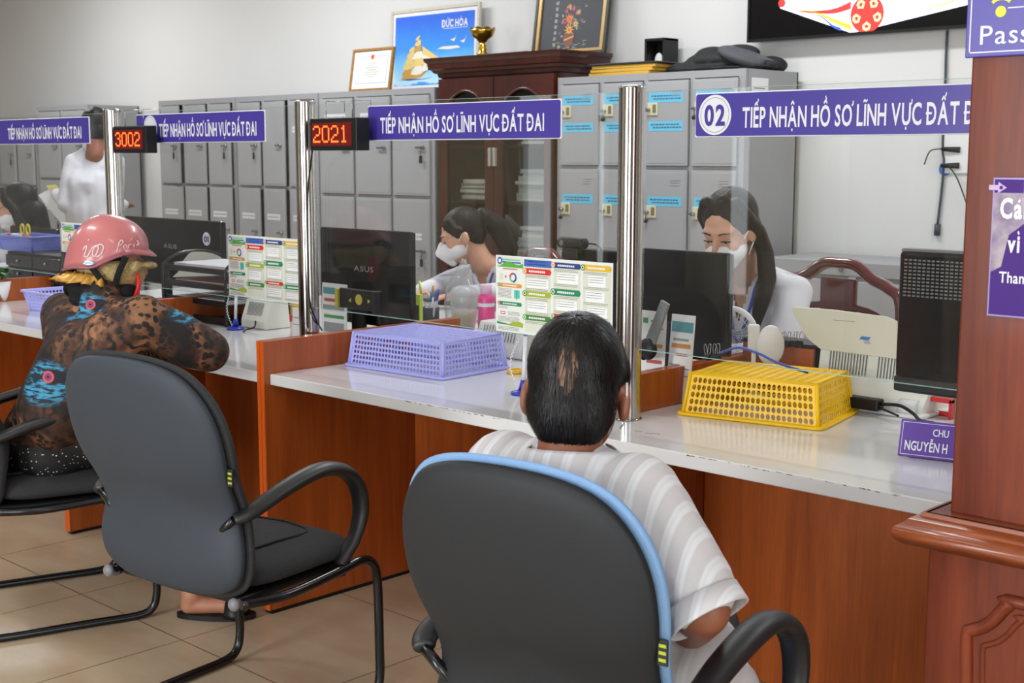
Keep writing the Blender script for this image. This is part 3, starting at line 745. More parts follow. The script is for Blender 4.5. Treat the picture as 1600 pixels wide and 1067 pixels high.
bm = newbm(); polyxz(bm, [(.003, z1-.1), (.003, z1-.024), (.05, z1-.024), (.05, z1-.003), (.297, z1-.003), (.297, z1-.05), (.16, z1-.045), (.08, z1-.05), (.03, z1-.09), (.02, z1-.14), (.003, z1-.15)][::-1], -.0008)
obj('picture', bm, ph, tx, fix=False)
bm = newbm(); c0 = X(1562, 293), Z(1562, 293)
polyxz(bm, [(c0[0]-.017, c0[1]+.004), (c0[0]-.002, c0[1]+.004), (c0[0]-.002, c0[1]+.009), (c0[0]+.012, c0[1]), (c0[0]-.002, c0[1]-.009), (c0[0]-.002, c0[1]-.004), (c0[0]-.017, c0[1]-.004)], -.001); disc(bm, (c0[0]+.003, c0[1]), .003, -.0012, 1, 12)
obj('arrow_mark', bm, [mat('lilac', (190, 160, 205), .5), PURPLE3], tx, fix=False)
text('lettering', 'Cán', tx, X(1564, 320), X(1614, 320), Z(1564, 340), Z(1564, 308)-Z(1564, 340), -.0012, SIGNW, .03)
text('lettering', 'vì', tx, X(1575, 380), X(1594, 380), Z(1575, 393), Z(1575, 366)-Z(1575, 393), -.0012, SIGNW, .03)
text('lettering', 'Than', tx, X(1562, 430), X(1601, 430), Z(1562, 441), Z(1562, 423)-Z(1562, 441), -.0012, SIGNW, .01)
# ================================================================ background: lockers, cabinets, pictures
YL = 5.255
DARKIN = mat('dark_interior', (40, 40, 42), .8)
BLUEL = mat('blue_label', (98, 186, 220), .6); WLAB = mat('white_label', (214, 214, 218), .6); INK = mat('label_ink', (70, 90, 110), .7)
BEIGE = mat('beige_latch', (206, 200, 170), .5)
def locker(x0, x1, zt, ncol, rows, label, ajar=0, style='plain', depth=.45, topframe=.035, group='grey steel lockers along the back wall', y=YL, cat='locker', name='steel_locker'):
    cx = (x0+x1)/2; W = x1-x0; t = thing(name, label, cat, (cx, y, 0), 0, group)
    bm = newbm(); f = .018; h = -W/2
    box(bm, (h, .02, .02), (h+.01, depth, zt)); box(bm, (-h-.01, .02, .02), (-h, depth, zt)); box(bm, (h, depth-.01, .02), (-h, depth, zt)); box(bm, (h+.01, .022, zt-.012), (-h-.01, depth-.01, zt-.0002)); box(bm, (h+.01, .022, .02), (-h-.01, depth-.01, .08))
    zs = [zt-topframe]
    for r in rows: zs.append(zs[-1]-r)
    xs = [h+f+(W-2*f)*k/ncol for k in range(ncol+1)]
    for k, xx in enumerate(xs): w_ = f if k in (0, ncol) else .012; box(bm, (xx-w_, 0, .02), (xx+w_, .022, zt))
    box(bm, (h+.0004, .0006, zt-topframe), (-h-.0004, .0214, zt-.0004)); box(bm, (h+.0004, .0006, .0204), (-h-.0004, .0214, zs[-1]))
    for z in zs[1:]: box(bm, (h+.0006, .0012, z-.012), (-h-.0006, depth-.0205, z+.012))
    for k in range(1, ncol): box(bm, (xs[k]-.004, .022, .08), (xs[k]+.004, depth-.02, zt-.02))
    obj('carcass', bm, LOCK, t)
    bm = newbm()
    for lo, hi in (((h+.02, 0, 0), (h+.06, .04, .02)), ((-h-.06, 0, 0), (-h-.02, .04, .02)), ((h+.02, depth-.05, 0), (h+.06, depth-.01, .02)), ((-h-.06, depth-.05, 0), (-h-.02, depth-.01, .02))): box(bm, lo, hi)
    obj('feet', bm, LOCK, t)
    for c in range(ncol):
        for r in range(len(rows)):
            a = xs[c]+.014; b = xs[c+1]-.014; z1 = zs[r]-.006; z0 = zs[r+1]+.014; dw = b-a
            d = bpy.data.objects.new('door', None)
            bm = newbm(); rbox(bm, (0, -.016, z0), (dw, 0, z1), .002, 1)
            rbox(bm, (.012, -.0175, z0+.012), (dw-.012, -.015, z1-.012), .001, 1)
            if style == 'blue':
                for k in range(3): box(bm, (dw*.62, -.0195, z1-.05-k*.012), (dw*.85, -.0172, z1-.047-k*.012))
            d = obj('door', bm, LOCK2, t, (a, 0, 0))
            if ajar: d.rotation_euler = (0, 0, -random.uniform(.02, .09)*ajar)
            if style == 'blue':
                labs = [.052, .19] if r == 0 and c < 3 else ([.125] if r <= 1 else [])
                if r == 0 and c == 3: labs = [.052]
                for lz in labs:
                    bm = newbm(); quadxz(bm, dw*.08, z1-lz-.052, dw*.90, z1-lz-.004, -.0185, 0)
                    for q_ in range(2):
                        u_ = .14+.05*q_
                        while u_ < .82: wl = random.uniform(.02, .07); quadxz(bm, dw*u_, z1-lz-.024-q_*.014, dw*(u_+wl), z1-lz-.017-q_*.014, -.0189, 1); u_ += wl+.015
                    obj('label_strip', bm, [BLUEL, INK], d, fix=False)
                zk = z1-.135 if r == 0 else z1-.205
                bm = newbm(); rbox(bm, (dw*.06, -.024, zk-.03), (dw*.30, -.017, zk+.03), .002); box(bm, (dw*.19, -.0255, zk-.018), (dw*.27, -.0238, zk+.022), 1)
                lp = obj('latch_plate', bm, [BEIGE, mat('latch_recess', (120, 108, 78), .6)], d)
                bm = newbm(); cyl(bm, (dw*.10, -.024, zk-.004), (dw*.10, -.045, zk-.004), .009, seg=12); box(bm, (dw*.02, -.04, zk-.007), (dw*.14, -.036, zk-.001)); obj('key', bm, STEEL, lp)
                if (c+r) % 2:
                    bm = newbm(); tube(bm, [(dw*.08, -.03, zk-.01), (dw*.08, -.032, zk-.035)], .0015, 6); lathe(bm, [(.0, -.004), (.011, -.004), (.011, .004), (0, .004)], (dw*.08, -.032, zk-.045), 12, axis='y'); obj('key_tag', bm, BLACKP, lp)
            else:
                if r >= 1 or c == ncol-1 or style == 'wide':
                    lz = z0+(z1-z0)*.66 if style != 'wide' else z0+(z1-z0)*(.62 if r else .8)
                    if random.random() < .85:
                        bm = newbm(); quadxz(bm, dw*.16, lz-.018, dw*.80, lz+.022, -.0185, 0)
                        u_ = .2
                        while u_ < .74: wl = random.uniform(.02, .08); quadxz(bm, dw*u_, lz-.002, dw*(u_+wl), lz+.006, -.0189, 1); u_ += wl+.02
                        obj('label_strip', bm, [WLAB, mat('grey_ink', (150, 150, 155), .7)], d, fix=False)
                zk = z0+(z1-z0)*.48
                bm = newbm(); cyl(bm, (dw*.86, -.017, zk), (dw*.86, -.03, zk), .011, seg=14); box(bm, (dw*.68, -.034, zk-.006), (dw*.9, -.029, zk+.006)); obj('handle', bm, STEEL, d)
                if random.random() < .4:
                    bm = newbm(); tube(bm, [(dw*.84, -.033, zk), (dw*.84, -.034, zk-.05)], .0015, 6); rbox(bm, (dw*.80, -.037, zk-.09), (dw*.88, -.033, zk-.045), .003); obj('key', bm, BLACKP, d)
    return t
random.seed(5)
xr0, xr1 = -4.722, -3.556
RL = locker(xr0, xr1, 1.83, 4, [.43, .43, .43, .43], 'grey steel locker with blue labels and beige latches right of the wooden cabinet', 0, 'blue')
bm = newbm(); quadxz(bm, 0, 0, .1, .1, 0); v = bm.verts
bm.free()
bm = newbm(); box(bm, (.5832, .05, 1.63), (.5837, .19, 1.79)); 
for k in range(2): box(bm, (.5837, .07, 1.74-k*.02), (.5839, .16, 1.744-k*.02), 1)
obj('paper_notice', bm, [PAPER, INK], RL)
ZT = 1.815
L5 = lambda px, py=250: aX(px, py, YL)
xe = [L5(247.5, 160), L5(368, 155), L5(497, 148), L5(688, 138)]
locker(xe[0], xe[1]-.004, ZT, 3, [.565, .565, .56], 'leftmost grey locker of the joined row, its doors hanging slightly open', 1)
locker(xe[1]+.004, xe[2]-.004, ZT, 3, [.565, .565, .56], 'middle grey locker of the joined row, doors ajar, behind the middle steel post', 1)
locker(xe[2]+.004, -5.672, ZT, 3, [.60, .60, .48], 'grey locker with flush doors directly left of the wooden glass-fronted cabinet', 0, 'wide')
locker(L5(57, 168), L5(136, 163)-.0, 1.815, 2, [.55, .6, .55], 'grey steel cupboard standing alone behind the man in the white shirt', 0, 'wide')
locker(L5(57, 168)-1.02, L5(57, 168)-.02, 1.75, 3, [.55, .6, .5], 'grey steel cupboard with narrow doors at the far left edge', .6)
# small blue stickers on the locker top corners
# low filing cabinet
fx0, fx1 = aX(1240, 403, YL)-.16, -2.05
t = thing('filing_cabinet', 'low grey steel filing cabinet standing behind the carved wooden chair', 'cabinet', ((fx0+fx1)/2, YL, 0)); h = (fx1-fx0)/2
bm = newbm(); box(bm, (-h, .02, .03), (h, .45, .962)); rbox(bm, (-h, 0, .90), (h, .03, .965), .004); box(bm, (-h, .001, 0), (h, .43, .03))
n = 3; wdr = 2*h/n
for k in range(n+1): box(bm, (-h+wdr*k-.018, 0, .03), (-h+wdr*k+.018, .03, .90)) if 0 < k < n else box(bm, (-h+(0 if k == 0 else 2*h-.03), 0, .03), (-h+(.03 if k == 0 else 2*h), .03, .90))
obj('carcass', bm, LOCK, t)
for k in range(n):
    for (z0, z1) in ((.475, .88), (.05, .455)):
        bm = newbm(); rbox(bm, (0, 0, z0), (wdr-.05, .018, z1), .003); d = obj('drawer', bm, LOCK2, t, (-h+wdr*k+.03, -.004, 0))
        zz = z1-.19; cc = (wdr-.05)/2
        bm = newbm(); rbox(bm, (cc-.07, -.008, zz-.035), (cc+.07, 0, zz+.035), .003); box(bm, (cc-.052, -.0092, zz-.014), (cc+.052, -.0078, zz+.012), 1); obj('handle', bm, [BEIGE, mat('handle_recess', (120, 116, 96), .6)], d)
    bm = newbm(); cyl(bm, (-h+wdr*(k+.88), 0, .932), (-h+wdr*(k+.88), -.008, .932), .012, seg=14); obj('lock', bm, STEEL, t)

# wooden glass-fronted cabinet with its papers
wx0, wx1 = -5.625, -4.735
YW = 5.24
t = thing('display_cabinet', 'dark wooden cabinet with arched glass doors full of papers', 'cabinet', ((wx0+wx1)/2, YW, 0)); h = (wx1-wx0)/2
bm = newbm()
box(bm, (-h, .03, 0), (-h+.025, .38, 1.90)); box(bm, (h-.025, .03, 0), (h, .38, 1.90)); box(bm, (-h, .36, 0), (h, .38, 1.90)); box(bm, (-h, .03, .03), (h, .38, .06)); box(bm, (-h, .03, 1.86), (h, .38, 1.90))
for z in (.45, .85, 1.16, 1.47): box(bm, (-h+.025, .05, z), (h-.025, .36, z+.018))
box(bm, (-.012, .05, .06), (.012, .36, 1.86))
obj('carcass', bm, DARKWOOD, t)
bm = newbm()
prof = [(.035, 1.86), (.02, 1.865), (.015, 1.885), (.0, 1.89), (-.01, 1.905), (-.022, 1.91), (-.026, 1.94), (-.04, 1.955), (-.042, 1.972)]
A = []
for cx_, sy in ((-h, 1), (h, -1)): A.append([bm.verts.new((cx_-sy*(.04-(a if a > -1 else 0))*1.0+sy*.04*0 + sy*.04, a, z)) if False else bm.verts.new((cx_+(-1 if cx_ < 0 else 1)*(.035-a), a, z)) for a, z in prof])
B = [[bm.verts.new((v.co.x, .385, v.co.z)) for v in ring] for ring in A]
for k in range(len(prof)-1):
    bm.faces.new((A[0][k], A[0][k+1], A[1][k+1], A[1][k])); bm.faces.new((A[0][k], B[0][k], B[0][k+1], A[0][k+1])); bm.faces.new((A[1][k], A[1][k+1], B[1][k+1], B[1][k]))
bm.faces.new((A[0][-1], A[1][-1], B[1][-1], B[0][-1])); bm.faces.new((A[0][0], B[0][0], B[1][0], A[1][0]))
obj('cornice', bm, DARKWOOD, t)
for s in (-1, 1):
    x0, x1 = (-h+.005, -.003) if s < 0 else (.003, h-.005)
    bm = newbm(); fw_ = .065
    arch = [(x0+fw_, 1.70)]
    for k in range(13): u = k/12; arch.append((x0+fw_+(x1-x0-2*fw_)*u, 1.70+.085*math.sin(PI*u)**.8))
    ol = [(x0, .5)]+[(x0, 1.855), (x1, 1.855), (x1, .5)]
    # frame as stiles, rails and an arched head
    box(bm, (x0, 0, .06), (x0+fw_, .024, 1.855)); box(bm, (x1-fw_, 0, .06), (x1, .024, 1.855)); box(bm, (x0+fw_, 0, .06), (x1-fw_, .024, .55))
    for k in range(12):
        (a0, b0), (a1, b1) = arch[k+1], arch[k+2] if k+2 < len(arch) else arch[-1]
        if a1 > a0: prism(bm, [(a0, b0), (a1, b1), (a1, 1.855), (a0, 1.855)], 0, .024)
    d = obj('door', bm, DARKWOOD, t)
    bm = newbm(); tube(bm, [(a, -.002, b) for a, b in arch[1:]], .007, 8); obj('arch_bead', bm, DARKWOOD, d)
    bm = newbm(); box(bm, (x0+fw_-.005, .010, .54), (x1-fw_+.005, .014, 1.80)); obj('pane', bm, glassmat('cabinet_glass', (.86, .86, .84), 1.3), d)
    bm = newbm(); rbox(bm, (s*.018-.009, -.02, 1.37), (s*.018+.009, -.001, 1.47), .002); obj('handle', bm, mat('satin_handle', (190, 188, 180), .35, .6), d)
random.seed(21)
def paperstack(x, y, z, w_, d_, n, label, pal, group, cat='papers'):
    t = thing('paper_stack', label, cat, (x, y, z), random.uniform(-.1, .1), group)
    zz = 0
    for k in range(n):
        th = random.uniform(.008, .03); bm = newbm(); ox = random.uniform(-.02, .02)
        rbox(bm, (-w_/2+ox, -d_/2+random.uniform(-.015, .015), zz), (w_/2+ox, d_/2, zz+th), .002, 1)
        obj('bundle', bm, mat('paper_%d' % (k % 4), pal[k % 4], .8), t); zz += th+.0005
pal = [(214, 214, 214), (190, 196, 200), (222, 220, 210), (170, 190, 200)]
for (x, z, n, lb) in ((-.22, 1.18, 7, 'loose white papers stacked on the upper left shelf of the wooden cabinet'), (.235, 1.18, 8, 'loose white papers stacked on the upper right shelf of the wooden cabinet'),
                      (-.22, .87, 6, 'papers and bundles on the middle left shelf of the wooden cabinet'), (.235, .87, 9, 'papers and bundles on the middle right shelf of the wooden cabinet'),
                      (.25, 1.49, 3, 'thin pile of papers on the top right shelf of the wooden cabinet'), (.25, .47, 10, 'tall pile of bundles on the lower right shelf of the wooden cabinet')):
    paperstack((wx0+wx1)/2+x, YW+.21, z, .27, .24, n, lb, pal, 'paper piles inside the wooden cabinet')

# pictures leaning on top of lockers
def frame_pic(name, label, cx, y, z, W, Hh, fw_, fm, lean, build, rz=0, cat='picture'):
    t = thing(name, label, cat, (cx, y, z), rz); t.rotation_euler = (-lean, 0, rz)
    bm = newbm()
    for lo, hi in (((-W/2, 0, 0), (-W/2+fw_, .022, Hh)), ((W/2-fw_, 0, 0), (W/2, .022, Hh)), ((-W/2+fw_, 0, 0), (W/2-fw_, .022, fw_)), ((-W/2+fw_, 0, Hh-fw_), (W/2-fw_, .022, Hh))): rbox(bm, lo, hi, .004)
    obj('frame', bm, fm, t); build(t, W-2*fw_, Hh-2*fw_, fw_)
    return t
GOLD = mat('gold_frame', (176, 130, 62), .35, .4, noise_amt=.3, noise_scale=60)
def cert(t, w_, h_, o):
    bm = newbm(); box(bm, (-w_/2, .008, o), (w_/2, .018, o+h_)); obj('mount', bm, mat('cert_white', (222, 222, 230), .5), t)
    bm = newbm(); a = .03
    quadxz(bm, -w_/2+a, o+a, w_/2-a, o+h_-a, .0075, 0); quadxz(bm, -w_/2+a+.006, o+a+.006, w_/2-a-.006, o+h_-a-.006, .007, 1)
    disc(bm, (0, o+h_-a-.006), .017, .0062, 2); disc(bm, (0, o+h_-a-.006), .009, .0058, 3)
    for k, (wl, c) in enumerate(((.10, 4), (.07, 4), (.14, 4), (.09, 2), (.15, 4), (.12, 4), (.06, 4))): quadxz(bm, -wl/2, o+h_-.075-k*.014, wl/2, o+h_-.071-k*.014, .0065, c)
    obj('certificate', bm, [mat('cert_border', (176, 176, 200), .6), mat('cert_paper', (222, 226, 214), .6), mat('cert_orange', (222, 120, 60), .5), mat('cert_red', (200, 60, 50), .5), mat('cert_ink', (150, 150, 150), .6)], t, fix=False)
yt = 5.34
frame_pic('framed_certificate', 'gold-framed certificate with a red crest on top of the grey lockers', (aX(543, 140, yt)+aX(612, 137, yt))/2-.01, yt, ZT+.002, .385, .265, .018, GOLD, .16, cert, cat='certificate')
def ship(t, w_, h_, o):
    sky = mat('ship_sky', (60, 130, 226), .3)
    nt = sky.node_tree; b = nt.nodes['Principled BSDF']; tc = nt.nodes.new('ShaderNodeTexCoord'); sp = nt.nodes.new('ShaderNodeSeparateXYZ'); nt.links.new(tc.outputs['Object'], sp.inputs[0])
    n = nt.nodes.new('ShaderNodeTexNoise'); n.inputs['Scale'].default_value = 9; nt.links.new(tc.outputs['Object'], n.inputs['Vector'])
    ad = nt.nodes.new('ShaderNodeMath'); ad.operation = 'MULTIPLY_ADD'; ad.inputs[1].default_value = .08; nt.links.new(n.outputs['Fac'], ad.inputs[0]); nt.links.new(sp.outputs['Z'], ad.inputs[2])
    r = nt.nodes.new('ShaderNodeValToRGB'); e = r.color_ramp.elements; e[0].position = .02; e[0].color = lin((40, 120, 205)); e[1].position = .48; e[1].color = lin((50, 104, 218))
    for p, c in ((.085, (60, 150, 224)), (.10, (190, 226, 242)), (.2, (128, 196, 238)), (.3, (66, 150, 232))): q = e.new(p); q.color = lin(c)
    nt.links.new(ad.outputs[0], r.inputs[0]); nt.links.new(r.outputs[0], b.inputs['Base Color'])
    bm = newbm(); box(bm, (-w_/2, .008, o), (w_/2, .018, o+h_)); obj('mount', bm, mat('mount_white', (222, 222, 232), .4), t)
    a = .022; bm = newbm(); quadxz(bm, -w_/2+a, o+a, w_/2-a, o+h_-a, .0072); obj('sky_print', bm, sky, t, fix=False)
    W2 = w_-2*a; H2 = h_-2*a; P = lambda u, v: (-w_/2+a+u*W2, o+a+v*H2)
    bm = newbm()
    polyxz(bm, [P(.09, .105), P(.12, .145), P(.30, .17), P(.42, .24), P(.44, .22), P(.36, .115), P(.2, .085)], .0062, 0)
    tri = [P(.38, .185), P(.62, .36), P(.63, .35), P(.40, .175)]; polyxz(bm, tri, .006, 2)
    def sail(u, v, w2, h2, c, sk=.03):
        polyxz(bm, [P(u, v), P(u+w2*.5, v-h2*.12), P(u+w2, v+.01), P(u+w2*.9+sk*.3, v+h2*.6), P(u+w2*.72+sk, v+h2), P(u+w2*.2+sk, v+h2*.95), P(u+w2*.02+sk*.4, v+h2*.5)], .0056-random.random()*.0008, c)
    random.seed(2)
    for (u, v, w2, h2) in ((.10, .15, .14, .10), (.11, .24, .13, .10), (.14, .33, .11, .09), (.16, .41, .10, .08), (.19, .49, .07, .07), (.22, .16, .15, .12), (.22, .27, .15, .12), (.23, .38, .14, .11), (.25, .49, .10, .08), (.26, .57, .08, .08), (.27, .65, .05, .06), (.34, .2, .10, .10), (.34, .3, .12, .1), (.34, .4, .10, .1)):
        sail(u, v, w2, h2, random.choice((0, 1, 1, 3)))
    polyxz(bm, [P(.42, .25), P(.62, .34), P(.36, .56), P(.38, .42)], .0048, 1); polyxz(bm, [P(.40, .28), P(.56, .33), P(.34, .46)], .0046, 3)
    for (u, v) in ((.76, .64), (.88, .61)): polyxz(bm, [P(u-.05, v-.02), P(u, v-.05), P(u+.035, v+.06), P(u+.01, v), P(u-.01, v-.01)], .006, 3)
    polyxz(bm, [P(.55, .5), P(.62, .53), P(.8, .53), P(.84, .5), P(.7, .485)], .0066, 3)
    polyxz(bm, [P(.06, .09), P(.2, .10), P(.38, .09), P(.52, .11), P(.4, .083), P(.2, .075)], .0059, 4)
    obj('ship_print', bm, [mat('ship_gold', (196, 150, 66), .4), mat('ship_sail', (226, 196, 120), .4), mat('ship_spar', (86, 70, 60), .5), mat('ship_pale', (226, 222, 206), .5), mat('ship_shadow', (40, 92, 150), .5)], t, fix=False)
    text('lettering', 'ĐỨC HÒA', t, P(.60, 0)[0], P(.92, 0)[0], P(0, .80)[1], .045, .006, SIGNW, .03)
    bm = newbm(); quadxz(bm, P(.62, 0)[0], P(0, .775)[1], P(.92, 0)[0], P(0, .782)[1], .006); obj('underline', bm, SIGNW, t, fix=False)
WF = mat('white_gilt_frame', (206, 200, 184), .35, noise_amt=.18, noise_scale=90)
yt = 5.655
x0, x1 = aX(607, 138, yt), aX(745, 131, yt)
frame_pic('framed_ship_picture', 'white-framed picture of a golden sailing ship on blue, leaning on the wall', (x0+x1)/2, yt, ZT+.002, x1-x0, .515, .022, WF, .05, ship)
BK = mat('dark_olive_frame', (44, 42, 34), .4, noise_amt=.3, noise_scale=80)
def flowers(t, w_, h_, o):
    bm = newbm(); 
    for lo, hi in (((-w_/2, .004, o), (-w_/2+.022, .02, o+h_)), ((w_/2-.022, .004, o), (w_/2, .02, o+h_)), ((-w_/2+.022, .004, o), (w_/2-.022, .02, o+.014)), ((-w_/2+.022, .004, o+h_-.02), (w_/2-.022, .02, o+h_))): box(bm, lo, hi)
    obj('gilt_slip', bm, mat('gilt', (190, 158, 92), .35, .3, noise_amt=.3, noise_scale=200), t)
    bm = newbm(); box(bm, (-w_/2+.02, .014, o+.01), (w_/2-.02, .02, o+h_-.01)); obj('dark_ground', bm, mat('velvet_dark', (50, 52, 60), .5), t)
    bm = newbm(); random.seed(9)
    def fl(u, v, r, c, pet=14):
        for k in range(pet):
            a = 2*PI*k/pet; 
            polyxz(bm, [(u+r*.25*math.cos(a-.5), v+r*.25*math.sin(a-.5)), (u+r*math.cos(a), v+r*math.sin(a)), (u+r*.25*math.cos(a+.5), v+r*.25*math.sin(a+.5))], .0125-random.random()*.001, c)
        disc(bm, (u, v), r*.25, .011, 5, 10)
    for (u, v, r, c) in ((-.015, .205, .042, 0), (-.01, .145, .042, 1), (.035, .175, .028, 2), (-.06, .19, .02, 3), (.035, .235, .018, 3), (.05, .24, .02, 2), (-.04, .25, .02, 3), (.08, .19, .014, 3), (-.075, .13, .015, 4), (-.02, .275, .02, 1), (.01, .26, .02, 3)): fl(u, v, r, c, 10)
    for k in range(70):
        u, v = random.gauss(0, .05), random.gauss(.19, .055); a = random.uniform(0, 6.28); r = random.uniform(.006, .014)
        if v > .09: polyxz(bm, [(u, v), (u+r*math.cos(a-.4), v+r*math.sin(a-.4)), (u+2*r*math.cos(a), v+2*r*math.sin(a)), (u+r*math.cos(a+.4), v+r*math.sin(a+.4))], .0131, random.choice((6, 6, 6, 4, 7)))
    polyxz(bm, [(-.035, .055), (.015, .055), (.03, .09), (.03, .125), (-.04, .125), (-.045, .09)], .0119, 8); polyxz(bm, [(-.04, .085), (.028, .105), (.03, .112), (-.042, .093)], .0112, 1)
    for k in range(60):
        u, v = random.uniform(-.1, .1), random.uniform(o+.012, .082); L_ = random.uniform(.005, .03); quadxz(bm, u, v, u+L_, v+.002, .0132, random.choice((7, 7, 6, 2)))
    for r in range(8):
        for k in range(4): quadxz(bm, -.125+random.uniform(-.002, .003), .06+r*.033+k*.005, -.105+random.uniform(-.002, .004), .0625+r*.033+k*.005, .0132, 7)
    obj('flower_inlay', bm, [mat('fl_orange', (226, 130, 44), .5), mat('fl_amber', (228, 172, 72), .5), mat('fl_cream', (214, 190, 130), .5), mat('fl_pink', (180, 100, 130), .5), mat('fl_mauve', (120, 86, 120), .5), mat('fl_core', (210, 96, 30), .5), mat('fl_leaf', (66, 108, 88), .5), mat('fl_silver', (176, 180, 184), .4), mat('fl_pot', (122, 68, 54), .5)], t, fix=False)
yf = 5.60
x0, x1 = aX(829, 82, yf), aX(944, 82, yf)
frame_pic('framed_flower_picture', 'dark picture of a flower pot in a black and gold frame on the wooden cabinet', (x0+x1)/2, yf, 1.974, x1-x0, .42, .022, BK, .14, flowers)
# gold cup and the flat board under it
bm = newbm(); rbox(bm, (-.18, -.05, 0), (.20, .12, .012), .005); tag(obj('flat_board', bm, BK, None, (aX(790, 82, 5.35), 5.35, 1.974)), 'flat dark board lying on the wooden cabinet under the gold cup', 'board')
t = thing('gold_cup', 'golden scalloped cup on a stem on top of the wooden cabinet', 'cup', (aX(754, 79, 5.36), 5.36, 1.987))
GC = mat('gold_metal', (190, 150, 60), .22, 1.0)
bm = newbm(); lathe(bm, [(0, 0), (.030, 0), (.030, .008), (.022, .016), (.024, .03), (.018, .04), (.022, .05), (.013, .058), (.016, .066), (0, .068)]); obj('stem', bm, GC, t)
bm = newbm(); lathe(bm, [(0, .064), (.02, .068), (.034, .085), (.058, .10), (.066, .122), (.072, .138), (.066, .135), (.056, .105), (.02, .08), (0, .078)], scallop={5: .012, 4: .006}, seg=32); obj('bowl', bm, GC, t)

# things on top of the blue-label locker
ZR = 1.831
for k in range(3):
    bm = newbm(); rbox(bm, (-.20, -.12, 0), (.20, .12, .016), .002); 
    f = obj('folder', bm, mat('yellow_folder', (204, 160, 60), .6), None, (-4.36+.012*k, 5.43, ZR+.0008+k*.0172), (0, 0, .03*k-.03))
    tag(f, ('yellow-brown folder at the bottom of the pile on the blue-label locker', 'yellow-brown folder in the middle of the pile on the blue-label locker', 'yellow-brown folder at the top of the pile on the blue-label locker')[k], 'folder', 'folders piled on the locker')
bm = newbm(); rbox(bm, (-.22, -.13, 0), (.22, .13, .01), .004); tag(obj('document_wallet', bm, mat('dark_wallet', (34, 36, 40), .4), None, (-4.34, 5.43, ZR+.0525), (0, 0, .04)), 'thin black wallet lying on the pile of yellow folders', 'wallet')
bm = newbm(); prism(bm, [(-.06, 0), (.07, 0), (.06, .055), (-.03, .075)], -.01, .01); tag(obj('white_card', bm, PAPER, None, (-4.62, 5.50, ZR+.0005)), 'white card standing at the left end of the folder pile', 'card')
t = thing('clock_box', 'small black cube clock with a round dial on the folder pile', 'clock', (aX(1033, 95, 5.635), 5.635, ZR), 0)
bm = newbm(); s = .066
rbox(bm, (-s, -.06, .0), (s, .06, .02), .004); rbox(bm, (-s, -.06, .02), (-s+.014, .06, .20), .004); rbox(bm, (s-.014, -.06, .02), (s, .06, .20), .004); rbox(bm, (-s, -.06, .184), (s, .06, .20), .004); box(bm, (-s+.01, .03, .01), (s-.01, .05, .19)); obj('case', bm, BLACKP, t)
bm = newbm(); disc(bm, (.018, .12), .028, .028, 0); obj('dial', bm, mat('dial_bronze', (130, 104, 60), .3, .6), t, fix=False)
bm = newbm(); ellip(bm, (-.018, .005, .085), (.026, .018, .045)); obj('tissue', bm, PAPER, t, smooth=True)
# bags and cap: soft shapes
CLOTHB = mat('black_cloth', (24, 25, 28), .7, bump=.3, bump_scale=60); CLOTHG = mat('grey_cloth', (70, 72, 75), .75, bump=.2, bump_scale=60)
t = thing('folded_jacket', 'black and grey folded jacket heaped on the blue-label locker', 'jacket', (0, 0, 0))
cx_ = aX(1135, 100, 5.5)
P = [ell((cx_-.02, 5.48, ZR+.015), (.34, .15, .014)), ell((cx_-.03, 5.5, ZR+.06), (.20, .11, .05)), ell((cx_-.08, 5.5, ZR+.09), (.09, .08, .04)), ell((cx_+.08, 5.5, ZR+.09), (.10, .09, .042)), ell((cx_-.2, 5.48, ZR+.03), (.12, .1, .03))]
blob('body', P, CLOTHB, t, .01, 3, cut=[((0, 0, ZR+.001), (0, 0, -1))])
P = [ell((cx_+.13, 5.455, ZR+.066), (.14, .12, .040), Matrix.Rotation(.35, 3, 'Y')), cap((cx_+.16, 5.44, ZR+.07), (cx_+.31, 5.44, ZR+.040), .030, .006)]
blob('lining', P, CLOTHG, t, .01, 3, cut=[((0, 0, ZR+.003), (0, 0, -1))])
t = thing('black_cap', 'flat black cap at the right end of the blue-label locker top', 'cap', (0, 0, 0))
blob('crown', [ell((-3.64, 5.585, ZR+.03), (.085, .085, .045)), cap((-3.70, 5.52, ZR+.012), (-3.60, 5.48, ZR+.012), .012)], CLOTHB, t, .009, 3, cut=[((0, 0, ZR+.001), (0, 0, -1))])

# television on the wall
YT = 5.66
x0 = aX(1171, 40, YT); z0 = aZ(1340, 55, YT)
t = thing('television', 'large black television hung high on the back wall', 'television', (x0+.95, YT, z0))
W = 1.92; Hh = 1.09
bm = newbm(); rbox(bm, (-W/2+.01, 0, 0), (W/2, .045, Hh), .006); rbox(bm, (-W/2+.25, .045, .2), (W/2-.25, .088, .8), .01); obj('cabinet', bm, BLACKG, t)
bm = newbm()
for lo, hi in (((-W/2, -.006, 0), (W/2, .012, .014)), ((-W/2, -.006, Hh-.014), (W/2, .012, Hh)), ((-W/2, -.006, .014), (-W/2+.012, .012, Hh-.014)), ((W/2-.012, -.006, .014), (W/2, .012, Hh-.014))): box(bm, lo, hi)
obj('bezel', bm, BLACKP, t)
o_ = t.location; PX = lambda px, py: (aX(px, py, YT)-o_.x, aZ(px, py, YT)-o_.z)
v0, v1, v2 = PX(1219, 13), PX(1331, 52), PX(1519, 6)
tvw = mat('tv_white', (222, 232, 246), emit=.95); tvr = mat('tv_red', (222, 50, 44), emit=.8); tvy = mat('tv_yellow', (232, 214, 40), emit=.8); tvb = mat('tv_blue', (50, 86, 200), emit=.7); tvp = mat('tv_peach', (244, 196, 150), emit=.8)
bm = newbm(); top = Hh-.03; xr = W/2-.03
polyxz(bm, [v0, v1, v2, (xr, v2[1]+.02), (xr, top), (v0[0], top)], -.001, 0)
c = PX(1355, 22); rr = .085
